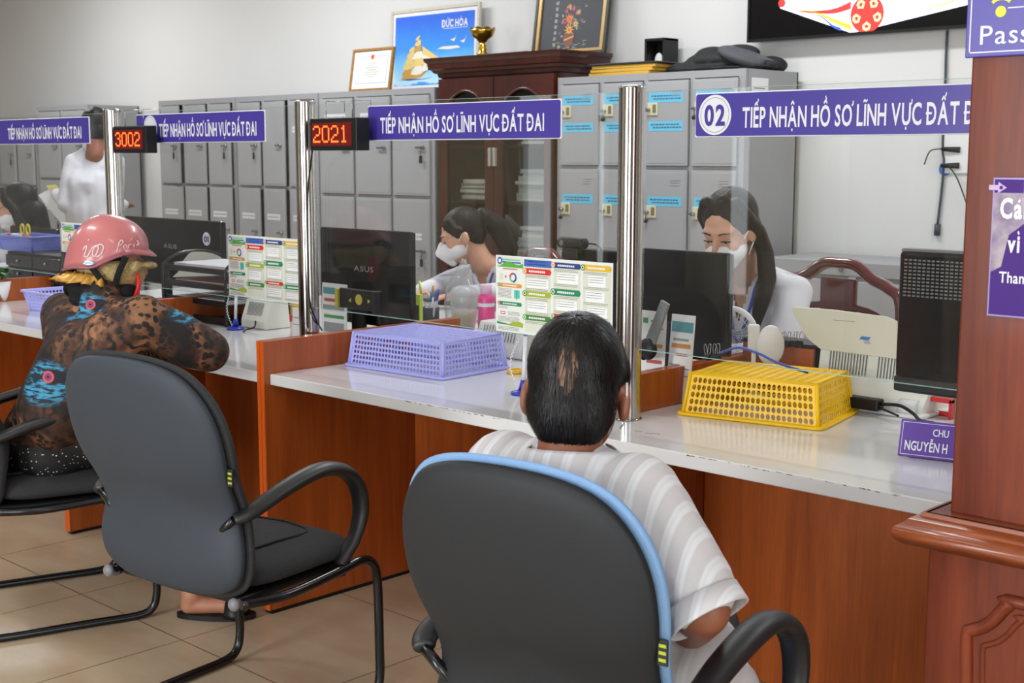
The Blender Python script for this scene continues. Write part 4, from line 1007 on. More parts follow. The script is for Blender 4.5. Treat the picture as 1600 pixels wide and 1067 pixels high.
disc(bm, c, rr, -.002, 1, 30)
st = [(c[0]+(.05 if k % 2 == 0 else .02)*math.cos(PI/2+k*PI/5), c[1]+(.05 if k % 2 == 0 else .02)*math.sin(PI/2+k*PI/5)) for k in range(10)]
for k in range(5):
    a = PI/2+PI/5+k*2*PI/5; q1 = lambda r_, da: (c[0]+r_*math.cos(a+da), c[1]+r_*math.sin(a+da)); polyxz(bm, [q1(.032, 0), q1(.055, -.42), q1(.072, -.25), q1(.078, 0), q1(.072, .25), q1(.055, .42)], -.0026, 4); polyxz(bm, [q1(.045, 0), q1(.058, -.2), q1(.064, 0), q1(.058, .2)], -.0028, 1)
polyxz(bm, st, -.003, 1)
def swoosh(pts, c, w_):
    P = [Vector((*PX(*p), 0)) for p in pts]; S_ = spline(P, 8); n = len(S_)
    up_ = [(p.x, p.y+w_*(i/n)) for i, p in enumerate(S_)]; dn = [(p.x, p.y-w_*(i/n)) for i, p in enumerate(S_)]
    for i in range(n-1): polyxz(bm, [dn[i], dn[i+1], up_[i+1], up_[i]], -.0022, c)
swoosh([(1240, 17), (1275, 19), (1305, 17), (1330, 8)], 1, .018); swoosh([(1245, 15), (1275, 20), (1305, 33), (1330, 43)], 2, .013); swoosh([(1260, 19), (1285, 27), (1300, 40), (1314, 46)], 3, .008)
swoosh([(1385, 24), (1430, 18), (1470, 8), (1500, -4)], 2, .004); disc(bm, PX(1222, 5), .02, -.002, 1, 16)
obj('picture', bm, [tvw, tvr, tvy, tvb, tvp], t, fix=False)
# cables, sockets and tag on the back wall right of the locker
bm = newbm(); yw = YB-.012
tube(bm, spline([at(1480, 48, 1, yw), at(1478, 90, 1, yw), at(1477, 130, 1, yw), at(1473, 230, 1, yw), at(1475, 252, 1, yw), at(1471, 300, 1, yw), at(1465, 350, 1, yw)], 5), .006, 8); cyl(bm, at(1465, 350, 1, yw), at(1464, 368, 1, yw), .014)
tag(obj('hanging_cable', bm, mat('dark_cable', (58, 66, 74), .5)), 'dark cable hanging down the back wall from the television', 'cable')
px_, pz = aX(1506, 222, YB), aZ(1506, 222, YB)
t = thing('wall_socket', 'white wall socket with two black plugs beside the hanging cable', 'socket', (px_, YB, pz))
bm = newbm(); rbox(bm, (-.09, -.012, -.14), (.09, -.0003, .05), .004); obj('plate', bm, WHITE, t)
for k in range(2):
    bm = newbm(); cyl(bm, (-.01, -.012, -.035-.07*k), (-.09, -.03, -.03-.075*k), .014, .009, 12); tube(bm, spline([(-.09, -.03, -.03-.075*k), (-.14, -.04, -.04-.07*k), (-.17, -.03, -.1-.05*k)] if k == 0 else [(-.05, -.03, -.11), (.0, -.04, -.17), (.06, -.02, -.33)], 5), .003, 6); obj('plug', bm, BLACKP, t)
bm = newbm(); lathe(bm, [(0, -.004), (.028, -.004), (.03, 0), (.03, .004), (0, .004)], (0, 0, 0), axis='y'); tag(obj('round_sticker', bm, mat('sticker_blue', (70, 130, 210), .4), None, (aX(1478, 264, YB), YB-.005, aZ(1478, 264, YB))), 'small round blue sticker on the back wall below the socket', 'sticker')
bm = newbm(); box(bm, (aX(1440, 310, YB)-.02, YB-.004, 1.02), (aX(1500, 300, YB), YB-.001, aZ(1440, 215, YB)-.05))
bm.free()
# ================================================================ things on the counter
def perf(bm, P00, P10, P11, P01, nu, nv, mu=.06, mv=.08, hr=.62, oct_=True, mi=0):
    """flat or tapered panel with a grid of rounded holes"""
    P = [Vector(p) for p in (P00, P10, P11, P01)]
    def B(u, v): return P[0]*(1-u)*(1-v)+P[1]*u*(1-v)+P[2]*u*v+P[3]*(1-u)*v
    cache = {}
    def V(u, v):
        k = (round(u, 5), round(v, 5))
        if k not in cache: cache[k] = bm.verts.new(B(u, v))
        return cache[k]
    us = [mu+(1-2*mu)*i/nu for i in range(nu+1)]; vs = [mv+(1-2*mv)*j/nv for j in range(nv+1)]
    for i in range(nu):
        for j in range(nv):
            a, b, c, d = us[i], us[i+1], vs[j], vs[j+1]; cu, cv = (a+b)/2, (c+d)/2; hu, hv = (b-a)/2*hr, (d-c)/2*hr
            if oct_:
                out = [(a, c), (cu, c), (b, c), (b, cv), (b, d), (cu, d), (a, d), (a, cv)]
                q = .72
                inn = [(cu-hu*q, cv-hv*q), (cu, cv-hv), (cu+hu*q, cv-hv*q), (cu+hu, cv), (cu+hu*q, cv+hv*q), (cu, cv+hv), (cu-hu*q, cv+hv*q), (cu-hu, cv)]
            else:
                out = [(a, c), (b, c), (b, d), (a, d)]; inn = [(cu-hu, cv-hv), (cu+hu, cv-hv), (cu+hu, cv+hv), (cu-hu, cv+hv)]
            O = [V(*p) for p in out]; I = [bm.verts.new(B(*p)) for p in inn]; n = len(O)
            for k in range(n): bm.faces.new((O[k], O[(k+1) % n], I[(k+1) % n], I[k])).material_index = mi
    um = lambda i: us[i]
    mids = [us[0]]+[x for i in range(nu) for x in ((us[i]+us[i+1])/2, us[i+1])] if oct_ else us
    midv = [vs[0]]+[x for i in range(nv) for x in ((vs[i]+vs[i+1])/2, vs[i+1])] if oct_ else vs
    bot = [V(x, vs[0]) for x in mids]; topv = [V(x, vs[-1]) for x in mids]; lf = [V(us[0], y) for y in midv]; rg = [V(us[-1], y) for y in midv]
    c00, c10, c11, c01 = V(0, 0), V(1, 0), V(1, 1), V(0, 1)
    for f in ([c00, c10]+bot[::-1], [c11, c01]+topv, [c10, c11]+rg[::-1], [c01, c00]+lf): bm.faces.new(f).material_index = mi

def basket(name, label, ctr, L, W, Hh, rz, m, nx, ny, nz, taper=.022, upside=True, group=None, z0=ZC+.001, hole=.62, rim=.012):
    """rectangular plastic basket; upside: bottom face up, rim on the counter"""
    t = thing(name, label, 'basket', (ctr[0], ctr[1], z0), rz, group)
    a, b = L/2, W/2; c, d = a-taper, b-taper
    r0 = [(-a, -b, 0), (a, -b, 0), (a, b, 0), (-a, b, 0)]; r1 = [(-c, -d, Hh), (c, -d, Hh), (c, d, Hh), (-c, d, Hh)]
    if not upside:
        r0 = [(-c, -d, 0), (c, -d, 0), (c, d, 0), (-c, d, 0)]; r1 = [(-a, -b, Hh), (a, -b, Hh), (a, b, Hh), (-a, b, Hh)]
    for k in range(4):
        j = (k+1) % 4; bm = newbm()
        perf(bm, r0[k], r0[j], r1[j], r1[k], nx if k % 2 == 0 else ny, nz, .03 if k % 2 == 0 else .045, .07, hole)
        solid(obj('side_wall', bm, m, t), .0018, -1)
    # base with slots
    R = r1 if upside else r0; bm = newbm()
    perf(bm, R[0], R[1], R[2], R[3], max(6, nx//2), ny, .03, .04, .62, False)
    solid(obj('slotted_base', bm, m, t), .0018)
    # rounded corners and edges
    bm = newbm()
    tube(bm, R, .0035, 8, closed=True)
    for k in range(4): tube(bm, [r0[k], r1[k]], .0055, 8)
    obj('ribs', bm, m, t)
    z = 0 if upside else Hh; s = 1 if upside else -1
    bm = newbm(); zz = z+.0035 if upside else z
    o = [(-a-rim, -b-rim), (a+rim, -b-rim), (a+rim, b+rim), (-a-rim, b+rim)]
    path = []
    for (x, y) in o:
        sx, sy = (1 if x > 0 else -1), (1 if y > 0 else -1); r = .018
        cx, cy = x-sx*r, y-sy*r; base_a = math.atan2(sy, sx)
        for q in range(-2, 3): an = base_a+q*PI/8; path.append((cx+r*math.cos(an)*1.0, cy+r*math.sin(an), zz))
    tube(bm, path, .0035, 8, closed=True)
    A = [bm.verts.new((p[0], p[1], zz)) for p in path]; B = []
    for k, p in enumerate(path): B.append(bm.verts.new((max(-a, min(a, p[0])), max(-b, min(b, p[1])), zz+s*.004)))
    n = len(path)
    for k in range(n):
        if (B[k].co-B[(k+1) % n].co).length > 1e-6: bm.faces.new((A[k], A[(k+1) % n], B[(k+1) % n], B[k]))
        else: bm.faces.new((A[k], A[(k+1) % n], B[k]))
    solid(obj('rim', bm, m, t), .002)
    return t
YELB = mat('yellow_plastic', (240, 192, 8), .42, spec=.35); LAV = mat('lavender_plastic', (170, 172, 236), .35); LAV2 = mat('lavender_blue_plastic', (112, 128, 214), .35)
def ctr_of(*ps):
    q = [at(x, y, 2, ZC) for x, y in ps]; return q
# yellow basket: three visible foot corners
q0, q1, q2 = ctr_of((1057, 648), (1284, 674), (1341, 645)); ux = (q1-q0); rz = math.atan2(ux.y, ux.x)
L_ = ux.length-.024; W_ = .262
uy = Vector((-math.sin(rz), math.cos(rz), 0)); cc = (q0+q1)/2+uy*(W_/2+.012)
basket('plastic_basket', 'yellow perforated plastic basket lying upside down on the long white counter', cc, L_, W_, .108, rz, YELB, 24, 16, 5, .014, True, 'plastic baskets', hole=.80)
q0, q1, q2 = ctr_of((537, 571), (692, 595), (803, 576)); ux = (q1-q0); rz = math.atan2(ux.y, ux.x)
L_ = ux.length-.024; W_ = (q2-q1).length-.024
uy = Vector((-math.sin(rz), math.cos(rz), 0)); cc = (q0+q1)/2+uy*(W_/2+.012)
basket('plastic_basket', 'large lavender perforated basket lying upside down beside the orange partition', cc, L_, W_, .108, rz, LAV, 27, 18, 6, .012, True, 'plastic baskets', hole=.78)
pA = at(30, 482, 2, ZC)
basket('plastic_basket', 'lavender basket standing open side up on the counter behind the leopard-print back', (pA.x+.30, pA.y+.12, 0), .44, .26, .085, .03, LAV, 26, 14, 5, .02, False, 'plastic baskets', hole=.74)

# monitors -----------------------------------------------------------
def monitor(x, y, W, Hh, zb, rz, label, logo=None, num=None, deep=.035, group='computer monitors', bulge=True, pick='plain'):
    t = thing('computer_monitor', label, 'monitor', (x, y, ZC), rz, group); z0 = zb-ZC
    bm = newbm(); rbox(bm, (-W/2, 0, z0), (W/2, .02, z0+Hh), .008, 3); obj('back_shell', bm, BLACKG, t)
    bm = newbm(); rbox(bm, (-W/2+.004, .0195, z0+.004), (W/2-.004, .028, z0+Hh-.004), .003); s = obj('bezel', bm, BLACKP, t)
    bm = newbm(); box(bm, (-W/2+.016, .0282, z0+.02), (W/2-.016, .0288, z0+Hh-.016)); obj('screen', bm, mat('screen_glow', (120, 130, 150), .2, emit=.35), s)
    if bulge:
        bm = newbm()
        A = [(-W*.30, z0+Hh*.12), (W*.30, z0+Hh*.12), (W*.30, z0+Hh*.78), (-W*.30, z0+Hh*.78)]; B = [(-W*.2, z0+Hh*.2), (W*.2, z0+Hh*.2), (W*.2, z0+Hh*.6), (-W*.2, z0+Hh*.6)]
        a = [bm.verts.new((p[0], .001, p[1])) for p in A]; b = [bm.verts.new((p[0], -deep, p[1])) for p in B]
        bm.faces.new(b)
        for k in range(4): bm.faces.new((a[k], a[(k+1) % 4], b[(k+1) % 4], b[k]))
        obj('housing_bulge', bm, BLACKP, t)
    bm = newbm(); rbox(bm, (-.035, -deep, .01), (.035, -deep+.02, z0+Hh*.35), .006); 
    obj('stand', bm, BLACKP, t)
    bm = newbm(); lathe(bm, [(0, 0), (.10, 0), (.10, .005), (.03, .012), (0, .013)], (0, -deep+.03, 0)); obj('foot', bm, BLACKG, t)
    if logo: text('lettering', logo, t, -.055 if pick == 'plain' else -.045, .055, z0+Hh*.56, .020, -.0012, mat('logo_silver', (170, 170, 172), .3, .6), .01)
    if num:
        bm = newbm(); disc(bm, (W*.36, z0+Hh*.74), .03, -.0008, 0, 30); d = obj('number_sticker', bm, SIGNW, t, fix=False)
        text('number', num, d, W*.36-.019, W*.36+.019, z0+Hh*.74-.014, .028, -.0014, mat('navy_ink', (40, 44, 110), .4), .03)
    return t
Y3 = 3.10
Y01 = 3.32
monitor((aX(500, 355, Y3)+aX(640, 360, Y3))/2, Y3, aX(641, 400, Y3)-aX(499, 400, Y3), aZ(500, 354, Y3)-aZ(500, 498, Y3), aZ(500, 498, Y3), 0, 'wide black monitor seen from behind, just right of the middle steel post', 'ASUS', bulge=False)
monitor((aX(990, 390, Y3)+aX(1131, 395, Y3))/2, Y3, aX(1132, 470, Y3)-aX(975, 470, Y3), aZ(1060, 391, Y3)-.845, .845, .0, 'black monitor seen from behind in front of the long-haired staff woman', bulge=False)
monitor((aX(195, 341, Y01)+aX(341, 343, Y01))/2, Y01, aX(341, 343, Y01)-aX(188, 341, Y01), aZ(260, 341, Y01)-.83, .83, 0, 'black monitor from behind with a round white sticker reading 01', 'ASUS', '01', bulge=False)
# far-left monitor and thin monitor with web camera
Yf = 3.22
monitor(aX(50, 356, Yf), Yf, .50, aZ(50, 355, Yf)-.86, .86, .0, 'black monitor at the far left behind the small lavender tray', bulge=False)
tm = monitor((aX(882, 388, 3.26)+aX(960, 390, 3.26))/2+.06, 3.26, .36, aZ(900, 389, 3.26)-.87, .87, .0, 'dark grey monitor with a web camera on top, partly behind the instruction sheet', bulge=False)
t = thing('web_camera', 'black web camera clipped on top of the dark grey monitor', 'camera', (aX(893, 374, 3.25), 3.255, aZ(893, 389, 3.26)+.0))
bm = newbm(); lathe(bm, [(0, -.055), (.017, -.055), (.019, -.045), (.019, .045), (.017, .055), (0, .055)], (0, 0, .02), 20, axis='x'); obj('barrel', bm, BLACKP, t)
bm = newbm(); rbox(bm, (-.03, -.018, -.012), (.035, .02, .004), .003); rbox(bm, (-.03, -.02, -.03), (.035, -.012, -.008), .002); obj('clip', bm, BLACKP, t)
bm = newbm(); cyl(bm, (-.032, -.018, .02), (-.032, -.0205, .02), .009, seg=16); obj('lens', bm, STEEL, t)
bm = newbm(); tube(bm, spline([(.05, .01, .02), (.09, .02, .015), (.12, .03, -.03), (.125, .035, -.10)], 6), .003, 8); obj('cable', bm, BLACKP, t)

# tall black all-in-one computer at the right with a perforated top
Ya = 2.93; xa0 = aX(1405, 390, Ya)
t = thing('desktop_computer', 'large black all-in-one computer seen from behind at the right, perforated near its top', 'computer', (xa0+.27, Ya, ZC)); za = aZ(1405, 392, Ya)-ZC
bm = newbm(); rbox(bm, (-.27, 0, .10), (.27, .045, za), .01, 3); obj('back_shell', bm, BLACKG, t)
bm = newbm(); rbox(bm, (-.272, .012, za-.004), (.272, .05, za+.006), .004); obj('top_bezel', bm, mat('grey_bezel', (110, 110, 112), .3), t)
bm = newbm()
for r in range(11):
    for c in range(44): quadxz(bm, -.255+c*.0116, za-.022-r*.0085, -.255+c*.0116+.008, za-.018-r*.0085, -.0006)
g_ = obj('vent_slots', bm, mat('vent_grey', (92, 92, 92), .6), t, fix=False); g_['kind'] = 'stuff'
bm = newbm(); rbox(bm, (-.268, -.006, .104), (.268, .03, .140), .004); obj('chin', bm, BLACKP, t)
bm = newbm(); tube(bm, spline([(-.12, .03, .11), (-.12, .03, .02), (-.12, -.02, .006), (.12, -.02, .006), (.12, .03, .02), (.12, .03, .11)], 5), .008, 8); obj('wire_stand', bm, STEEL, t)
bm = newbm(); tube(bm, spline([(.06, -.005, .28), (.03, -.03, .22), (.02, -.035, .12), (.04, -.03, .03)], 6), .005, 8); obj('cable', bm, BLACKP, t)

# cream document scanner ------------------------------------------------
Ys = 3.15; sx0 = aX(1272, 600, Ys)
t = thing('document_scanner', 'cream document scanner with a raised wing-shaped tray at the right of the counter', 'scanner', (sx0, Ys, ZC)); rz_ = 0
zB = lambda px, py: aZ(px, py, Ys)-ZC
Wd = aX(1450, 600, Ys)-sx0
bm = newbm(); 
prof = [(0, .004), (0, .03), (.035, .075), (.055, .20), (.075, .205), (.15, .20), (.16, .03), (.16, .004)]
v = [[bm.verts.new((x, -.02+a, z)) for a, z in prof] for x in (0, Wd)]
n = len(prof); bm.faces.new(v[0]); bm.faces.new(v[1][::-1])
for k in range(n): bm.faces.new((v[0][k], v[0][(k+1) % n], v[1][(k+1) % n], v[1][k]))
bev(obj('body', bm, IVORY, t), .004, 3)
bm = newbm(); 
for k in range(30):
    u = .035+k*(Wd-.06)/30
    if abs(k-14) < 1.5: continue
    a = Vector((u, -.02+.0365, .085)); b = Vector((u, -.02+.052, .185))
    box_ = [(-.0014, -.0012), (.0014, -.0012)]
    vv = [bm.verts.new(p) for p in ((u-.0016, a.y-.0022, a.z), (u+.0016, a.y-.0022, a.z), (u+.0016, b.y-.0022, b.z), (u-.0016, b.y-.0022, b.z))]; bm.faces.new(vv)
g_ = obj('vent_slots', bm, mat('slot_dark', (96, 98, 94), .7), t, fix=False); g_['kind'] = 'stuff'
# wing tray: trapezoid plate leaning
yt_ = Ys-.012
pts = [(1237, 480), (1242, 479.5), (1300, 484), (1385, 495), (1400, 502), (1404, 514), (1405, 562), (1282, 546), (1262, 530), (1250, 510), (1238, 490)]
bm = newbm(); prism(bm, [(aX(px, py, yt_)-sx0, aZ(px, py, yt_)-ZC) for px, py in pts], -.012, -.002); bev(obj('paper_tray', bm, CREAM, t), .0025, 2)
bm = newbm(); L0 = lambda px, py: (aX(px, py, yt_)-sx0, aZ(px, py, yt_)-ZC)
a = L0(1344, 525); b_ = L0(1361, 529); 
polyxz(bm, [L0(1343, 530), L0(1357, 532), L0(1361, 527), L0(1346, 525)], -.0128, 0); polyxz(bm, [L0(1351, 537), L0(1361, 538), L0(1358, 532), L0(1349, 532)], -.0128, 1); polyxz(bm, [L0(1302, 500.2), L0(1336, 503.2), L0(1336, 502.4), L0(1302, 499.4)], -.0128, 2)
obj('blue_mark', bm, [mat('mark_blue', (50, 112, 186), .4), mat('mark_grey', (160, 164, 180), .5), mat('mark_line', (120, 118, 104), .5)], t, fix=False)
bm = newbm(); rbox(bm, (.0, -.045, .0005), (Wd+.01, .14, .012), .004); obj('base', bm, WHITE, t)
t = thing('power_adapter', 'black adapter block with two cables beside the foot of the scanner', 'adapter', (aX(1340, 612, Ys-.06), Ys-.075, ZC+.035))
_a = at(1352, 624, 1, 3.085); t.location = (_a.x, 3.085, ZC+.014)
bm = newbm(); rbox(bm, (-.055, -.018, 0), (.045, .018, .03), .004); obj('block', bm, BLACKP, t)
bm = newbm(); tube(bm, spline([(.045, 0, .018), (.10, -.005, .022), (.15, -.03, .012), (.19, -.07, .006), (.23, -.08, .006)], 6), .0045, 8); tube(bm, spline([(.045, -.008, .01), (.09, -.03, .006), (.12, -.05, .005)], 5), .003, 8); obj('cable', bm, BLACKP, t)
# white cylinder end and red stapler holder
bm = newbm(); pz_ = at(1405, 646, 2, ZC); cyl(bm, (0, 0, .022), (.05, .0, .022), .022, seg=22); tag(obj('white_roll', bm, WHITE, None, (pz_.x+.012, pz_.y-.02, ZC+.0005)), 'short white roll lying behind the purple name plate', 'roll')
bm = newbm(); rr_ = at(1475, 652, 2, ZC)
for lo, hi in (((-.03, -.02, 0), (-.022, .02, .05)), ((.03, -.02, 0), (.038, .02, .05)), ((-.03, -.02, .04), (.038, .02, .052)), ((-.022, .012, 0), (.03, .02, .012))): rbox(bm, lo, hi, .0015)
tag(obj('red_holder', bm, mat('red_plastic', (196, 30, 34), .35), None, (rr_.x-.01, rr_.y, ZC+.0005)), 'small red plastic holder standing behind the purple name plate', 'holder')

# purple name plate (tilted back) --------------------------------------
a0 = at(1402, 713, 2, ZC); a1 = at(1488, 723, 2, ZC); d_ = (a1-a0).normalized(); rzp = math.atan2(d_.y, d_.x)
t = thing('name_plate', 'tilted purple name plate standing on the counter against the column', 'name plate', (a0.x, a0.y, ZC+.001), rzp)
bm = newbm(); Lp = .30; hp = .083
lean = .30
def tilt(o): 
    o.rotation_euler = (-lean, 0, 0); return o
bm = newbm(); rbox(bm, (0, 0, 0), (Lp, .003, hp), .0008, 1); pl = tilt(obj('panel', bm, PURPLE2, t)); pl.location = (0, 0, .0015)
bm = newbm(); a = .005
for lo, hi in (((a, -.0004, a), (Lp-a, -.0001, a+.001)), ((a, -.0004, hp-a-.001), (Lp-a, -.0001, hp-a)), ((a, -.0004, a), (a+.001, -.0001, hp-a)), ((Lp-a-.001, -.0004, a), (Lp-a, -.0001, hp-a))): box(bm, lo, hi)
obj('border_line', bm, SIGNW, pl)
kx = (a1-a0).length/86
text('lettering', 'CHU', pl, .072, .072+.034, .051, .0165, -.0005, SIGNW, .01); text('lettering', 'NGUYỄN H', pl, .0135, .0135+.093, .0155, .0215, -.0005, SIGNW, .02)
bm = newbm(); v_ = [(.01, .02), (.05, .0), (.01, 0)]; prism(bm, [(.004, .002), (.045, .002), (.026, .055)], .02, .28, ax='x'); obj('easel_foot', bm, PURPLE2, t)

# fan, blue cable, binder clips, hole disc -------------------------------
fx = at(1141, 521, 1, 3.22)
t = thing('desk_fan', 'small white desk fan with a round grille in front of the staff woman', 'fan', (fx.x, 3.22, ZC+.001), .45)
zf = fx.z-ZC; R_ = .075
bm = newbm(); lathe(bm, [(R_*.9, -.016), (R_+.004, -.012), (R_+.004, .012), (R_*.9, .016)], (0, 0, zf), 36, axis='y'); obj('ring', bm, WHITE, t)
bm = newbm()
for k in range(28): an = 2*PI*k/28; tube(bm, [(.010*math.cos(an), -.018, zf+.010*math.sin(an)), (R_*.6*math.cos(an+.15), -.021, zf+R_*.6*math.sin(an+.15)), (R_*.95*math.cos(an+.3), -.015, zf+R_*.95*math.sin(an+.3))], .0009, 5)
for rr in (.5, .75): tube(bm, [(R_*rr*math.cos(2*PI*k/30), -.0205, zf+R_*rr*math.sin(2*PI*k/30)) for k in range(30)], .0009, 5, closed=True)
obj('grille', bm, WHITE, t)
bm = newbm()
for k in range(3):
    an = 2*PI*k/3; P_ = [(.008*math.cos(an), -.002, zf+.008*math.sin(an)), (R_*.8*math.cos(an-.35), -.008, zf+R_*.8*math.sin(an-.35)), (R_*.85*math.cos(an+.35), .006, zf+R_*.85*math.sin(an+.35))]; bm.faces.new([bm.verts.new(p) for p in P_])
obj('blade', bm, mat('fan_grey', (150, 152, 156), .4), t)
bm = newbm(); lathe(bm, [(0, -.024), (.008, -.024), (.010, -.016), (.010, .02), (0, .02)], (0, 0, zf), 16, axis='y'); obj('hub', bm, mat('hub_lilac', (196, 190, 230), .4), t)
bm = newbm(); cyl(bm, (0, .012, zf-R_), (0, .01, .02), .009, .011); lathe(bm, [(0, 0), (.045, 0), (.045, .01), (.02, .02), (0, .022)], (0, .01, 0)); obj('stand', bm, WHITE, t)
dx = at(1204, 540, 1, 3.10)
t = thing('round_stand', 'white round phone stand standing on its edge beside the fan', 'stand', (dx.x, 3.10, ZC+.001), .6)
bm = newbm(); lathe(bm, [(0, -.004), (.042, -.004), (.046, 0), (.042, .004), (0, .004)], (0, 0, 0), 28, axis='y'); 
bm2 = obj('disc', bm, WHITE, t, (0, 0, dx.z-ZC)); bm2.scale = (.82, 1, 1.22)
bm = newbm(); _z = dx.z-ZC; rbox(bm, (-.062, .006, _z-.02), (-.03, .03, _z+.055), .006, 3); cyl(bm, (0, .003, _z), (-.045, .02, _z+.005), .006); cyl(bm, (-.045, .02, 0), (-.045, .02, _z-.01), .006); lathe(bm, [(0, 0), (.035, 0), (.035, .006), (0, .008)], (-.045, .02, 0)); obj('neck', bm, WHITE, t)
bm = newbm(); tube(bm, spline([at(1107, 560, 1, 2.9), at(1130, 550, 1, 2.88), at(1155, 543, 1, 2.86), at(1185, 552, 1, 2.84), at(1215, 567, 1, 2.84), at(1262, 582, 1, 2.9)], 6), .0035, 8)
tag(obj('blue_cable', bm, mat('cable_blue', (40, 74, 170), .4)), 'blue cable arching over the counter behind the yellow basket', 'cable')
def clip(px, py, y, label):
    p = at(px, py, 1, y); t = thing('binder_clip', label, 'clip', (p.x, y, p.z), random.uniform(-.5, .5), 'binder clips behind the screens')
    bm = newbm(); prism(bm, [(-.008, 0), (.008, 0), (.002, .016), (-.002, .016)], -.012, .012, ax='x'); obj('clamp', bm, BLACKP, t)
    for s in (-1, 1):
        bm = newbm(); tube(bm, spline([(-.006, s*.003, .012), (-.007, s*.006, .03), (-.003, s*.007, .04), (.003, s*.007, .04), (.007, s*.006, .03), (.006, s*.003, .012)], 4), .0009, 6); obj('wire_handle', bm, STEEL, t)
# desk organiser board they are clipped on
ob = thing('desk_organiser', 'wooden-fronted desk organiser with a black rim behind the yellow basket', 'organiser', (aX(1245, 540, 3.15), 3.17, ZC))
hz = aZ(1245, 538, 3.15)-ZC
bm = newbm(); rbox(bm, (-.19, 0, 0), (.04, .012, hz-.012), .002); obj('front', bm, ORANGE, ob)
bm = newbm(); rbox(bm, (-.19, -.001, hz-.0115), (.04, .10, hz), .002); rbox(bm, (-.19, .09, 0), (.04, .10, hz-.0125), .002); obj('rim', bm, BLACKP, ob)
random.seed(4)
for k, (px, lb) in enumerate(((1222, 'leftmost'), (1230, 'second from the left'), (1240, 'third from the left'), (1249, 'rightmost'))):
    clip(px, 541, 3.15+.02, 'black binder clip on the organiser rim, %s of the four' % lb)
clip(1105, 562, 2.80, 'black binder clip on the orange partition, left of the pair'); clip(1119, 561, 2.86, 'black binder clip on the orange partition, right of the pair')

# paper stands, card holder and phone holder by the right post --------------
Yp = 2.86
def leaf(px0, px1, pyt, pyb, y, label, hdr, lines_, W=None, name='paper_stand', lean=.12, rz=0, cat='sign', group='upright printed sheets on the counter'):
    p0 = at(px0, pyb, 1, y); W = W or aX(px1, pyb, y)-p0.x; Hh = aZ(px0, pyt, y)-p0.z
    zb_ = max(p0.z, ZC+.002)
    Hh = aZ(px0, pyt, y)-ZC-.002
    t = thing(name, label, cat, (p0.x, y, ZC+.0015), rz, group)
    bm = newbm(); rbox(bm, (0, 0, 0), (W, .003, Hh), .001, 1); s = obj('sheet', bm, PAPER, t); s.rotation_euler = (-lean, 0, 0)
    bm = newbm(); ms = [mat('pr_teal', (86, 150, 160), .5), mat('pr_red', (186, 84, 74), .5), mat('pr_grey', (150, 152, 156), .6), mat('pr_orange', (206, 140, 70), .5), mat('pr_green', (70, 150, 90), .5)]
    if hdr is not None: quadxz(bm, W*.05, Hh*.80, W*.95, Hh*.92, -.0004, hdr)
    for (v, u0, u1, c, h) in lines_: quadxz(bm, W*u0, Hh*v, W*u1, Hh*(v+h), -.0005, c)
    obj('printing', bm, ms, s, fix=False)
    bm = newbm(); prism(bm, [(.006, 0), (.07, 0), (.02, Hh*.5)], W*.3, W*.3+.003, ax='x'); obj('prop', bm, PAPER, t)
    return t
leaf(1040, 1077, 490, 575, 2.87, 'printed white stand-up sheet with a teal heading in front of the black monitor', 0, [(.70, .15, .8, 2, .03), (.62, .1, .9, 3, .05), (.53, .3, .8, 1, .03), (.42, .05, .5, 2, .015), (.38, .05, .9, 2, .015), (.30, .05, .9, 2, .012), (.12, .4, .7, 4, .12)], lean=.1)
leaf(996, 1036, 484, 582, 2.84, 'printed white sheet with a green crest partly behind the right steel post', None, [(.86, .1, .3, 4, .06), (.88, .4, .9, 0, .02), (.80, .4, .9, 2, .02), (.60, .5, .9, 3, .04), (.42, .3, .9, 1, .04), (.2, .1, .9, 2, .015)], lean=.05)
# gooseneck tablet holder (grey) leaning
ph = at(1001, 583, 2, ZC+.0); ph = Vector((aX(1003, 575, 2.80), 2.80, ZC))
t = thing('phone_holder', 'grey and black phone holder leaning behind the right steel post', 'holder', ph)
top = at(1040, 472, 1, 2.80)-ph; mid = at(1018, 530, 1, 2.80)-ph; low = at(1004, 560, 1, 2.80)-ph
bm = newbm(); tube(bm, [low, mid.lerp(low, .2), mid], .009, 10); obj('arm', bm, BLACKP, t)
bm = newbm()
dvec = (top-mid).normalized(); sd = Vector((0, 1, 0)).cross(dvec).normalized()
def slab(bm, c0, c1, w0, w1, th, y=0):
    P_ = [c0-sd*w0, c1-sd*w1, c1+sd*w1, c0+sd*w0]; A = [bm.verts.new((p.x, p.y-th, p.z)) for p in P_]; B = [bm.verts.new((p.x, p.y+th, p.z)) for p in P_]
    bm.faces.new(A); bm.faces.new(B[::-1])
    for k in range(4): bm.faces.new((A[k], B[k], B[(k+1) % 4], A[(k+1) % 4]))
slab(bm, mid-dvec*.03, top, .017, .014, .005); bev(obj('cradle', bm, mat('grey_plate', (132, 134, 136), .35), t), .002)
bm = newbm(); ellip(bm, mid-dvec*.03, (.030, .014, .030), 0); obj('grip', bm, BLACKP, t)
bm = newbm(); ellip(bm, (0.0, .0, .02), (.016, .016, .02)); cyl(bm, (0, 0, 0), (0, 0, .02), .02, .016); obj('foot', bm, mat('foot_blue', (34, 48, 190), .35), t)

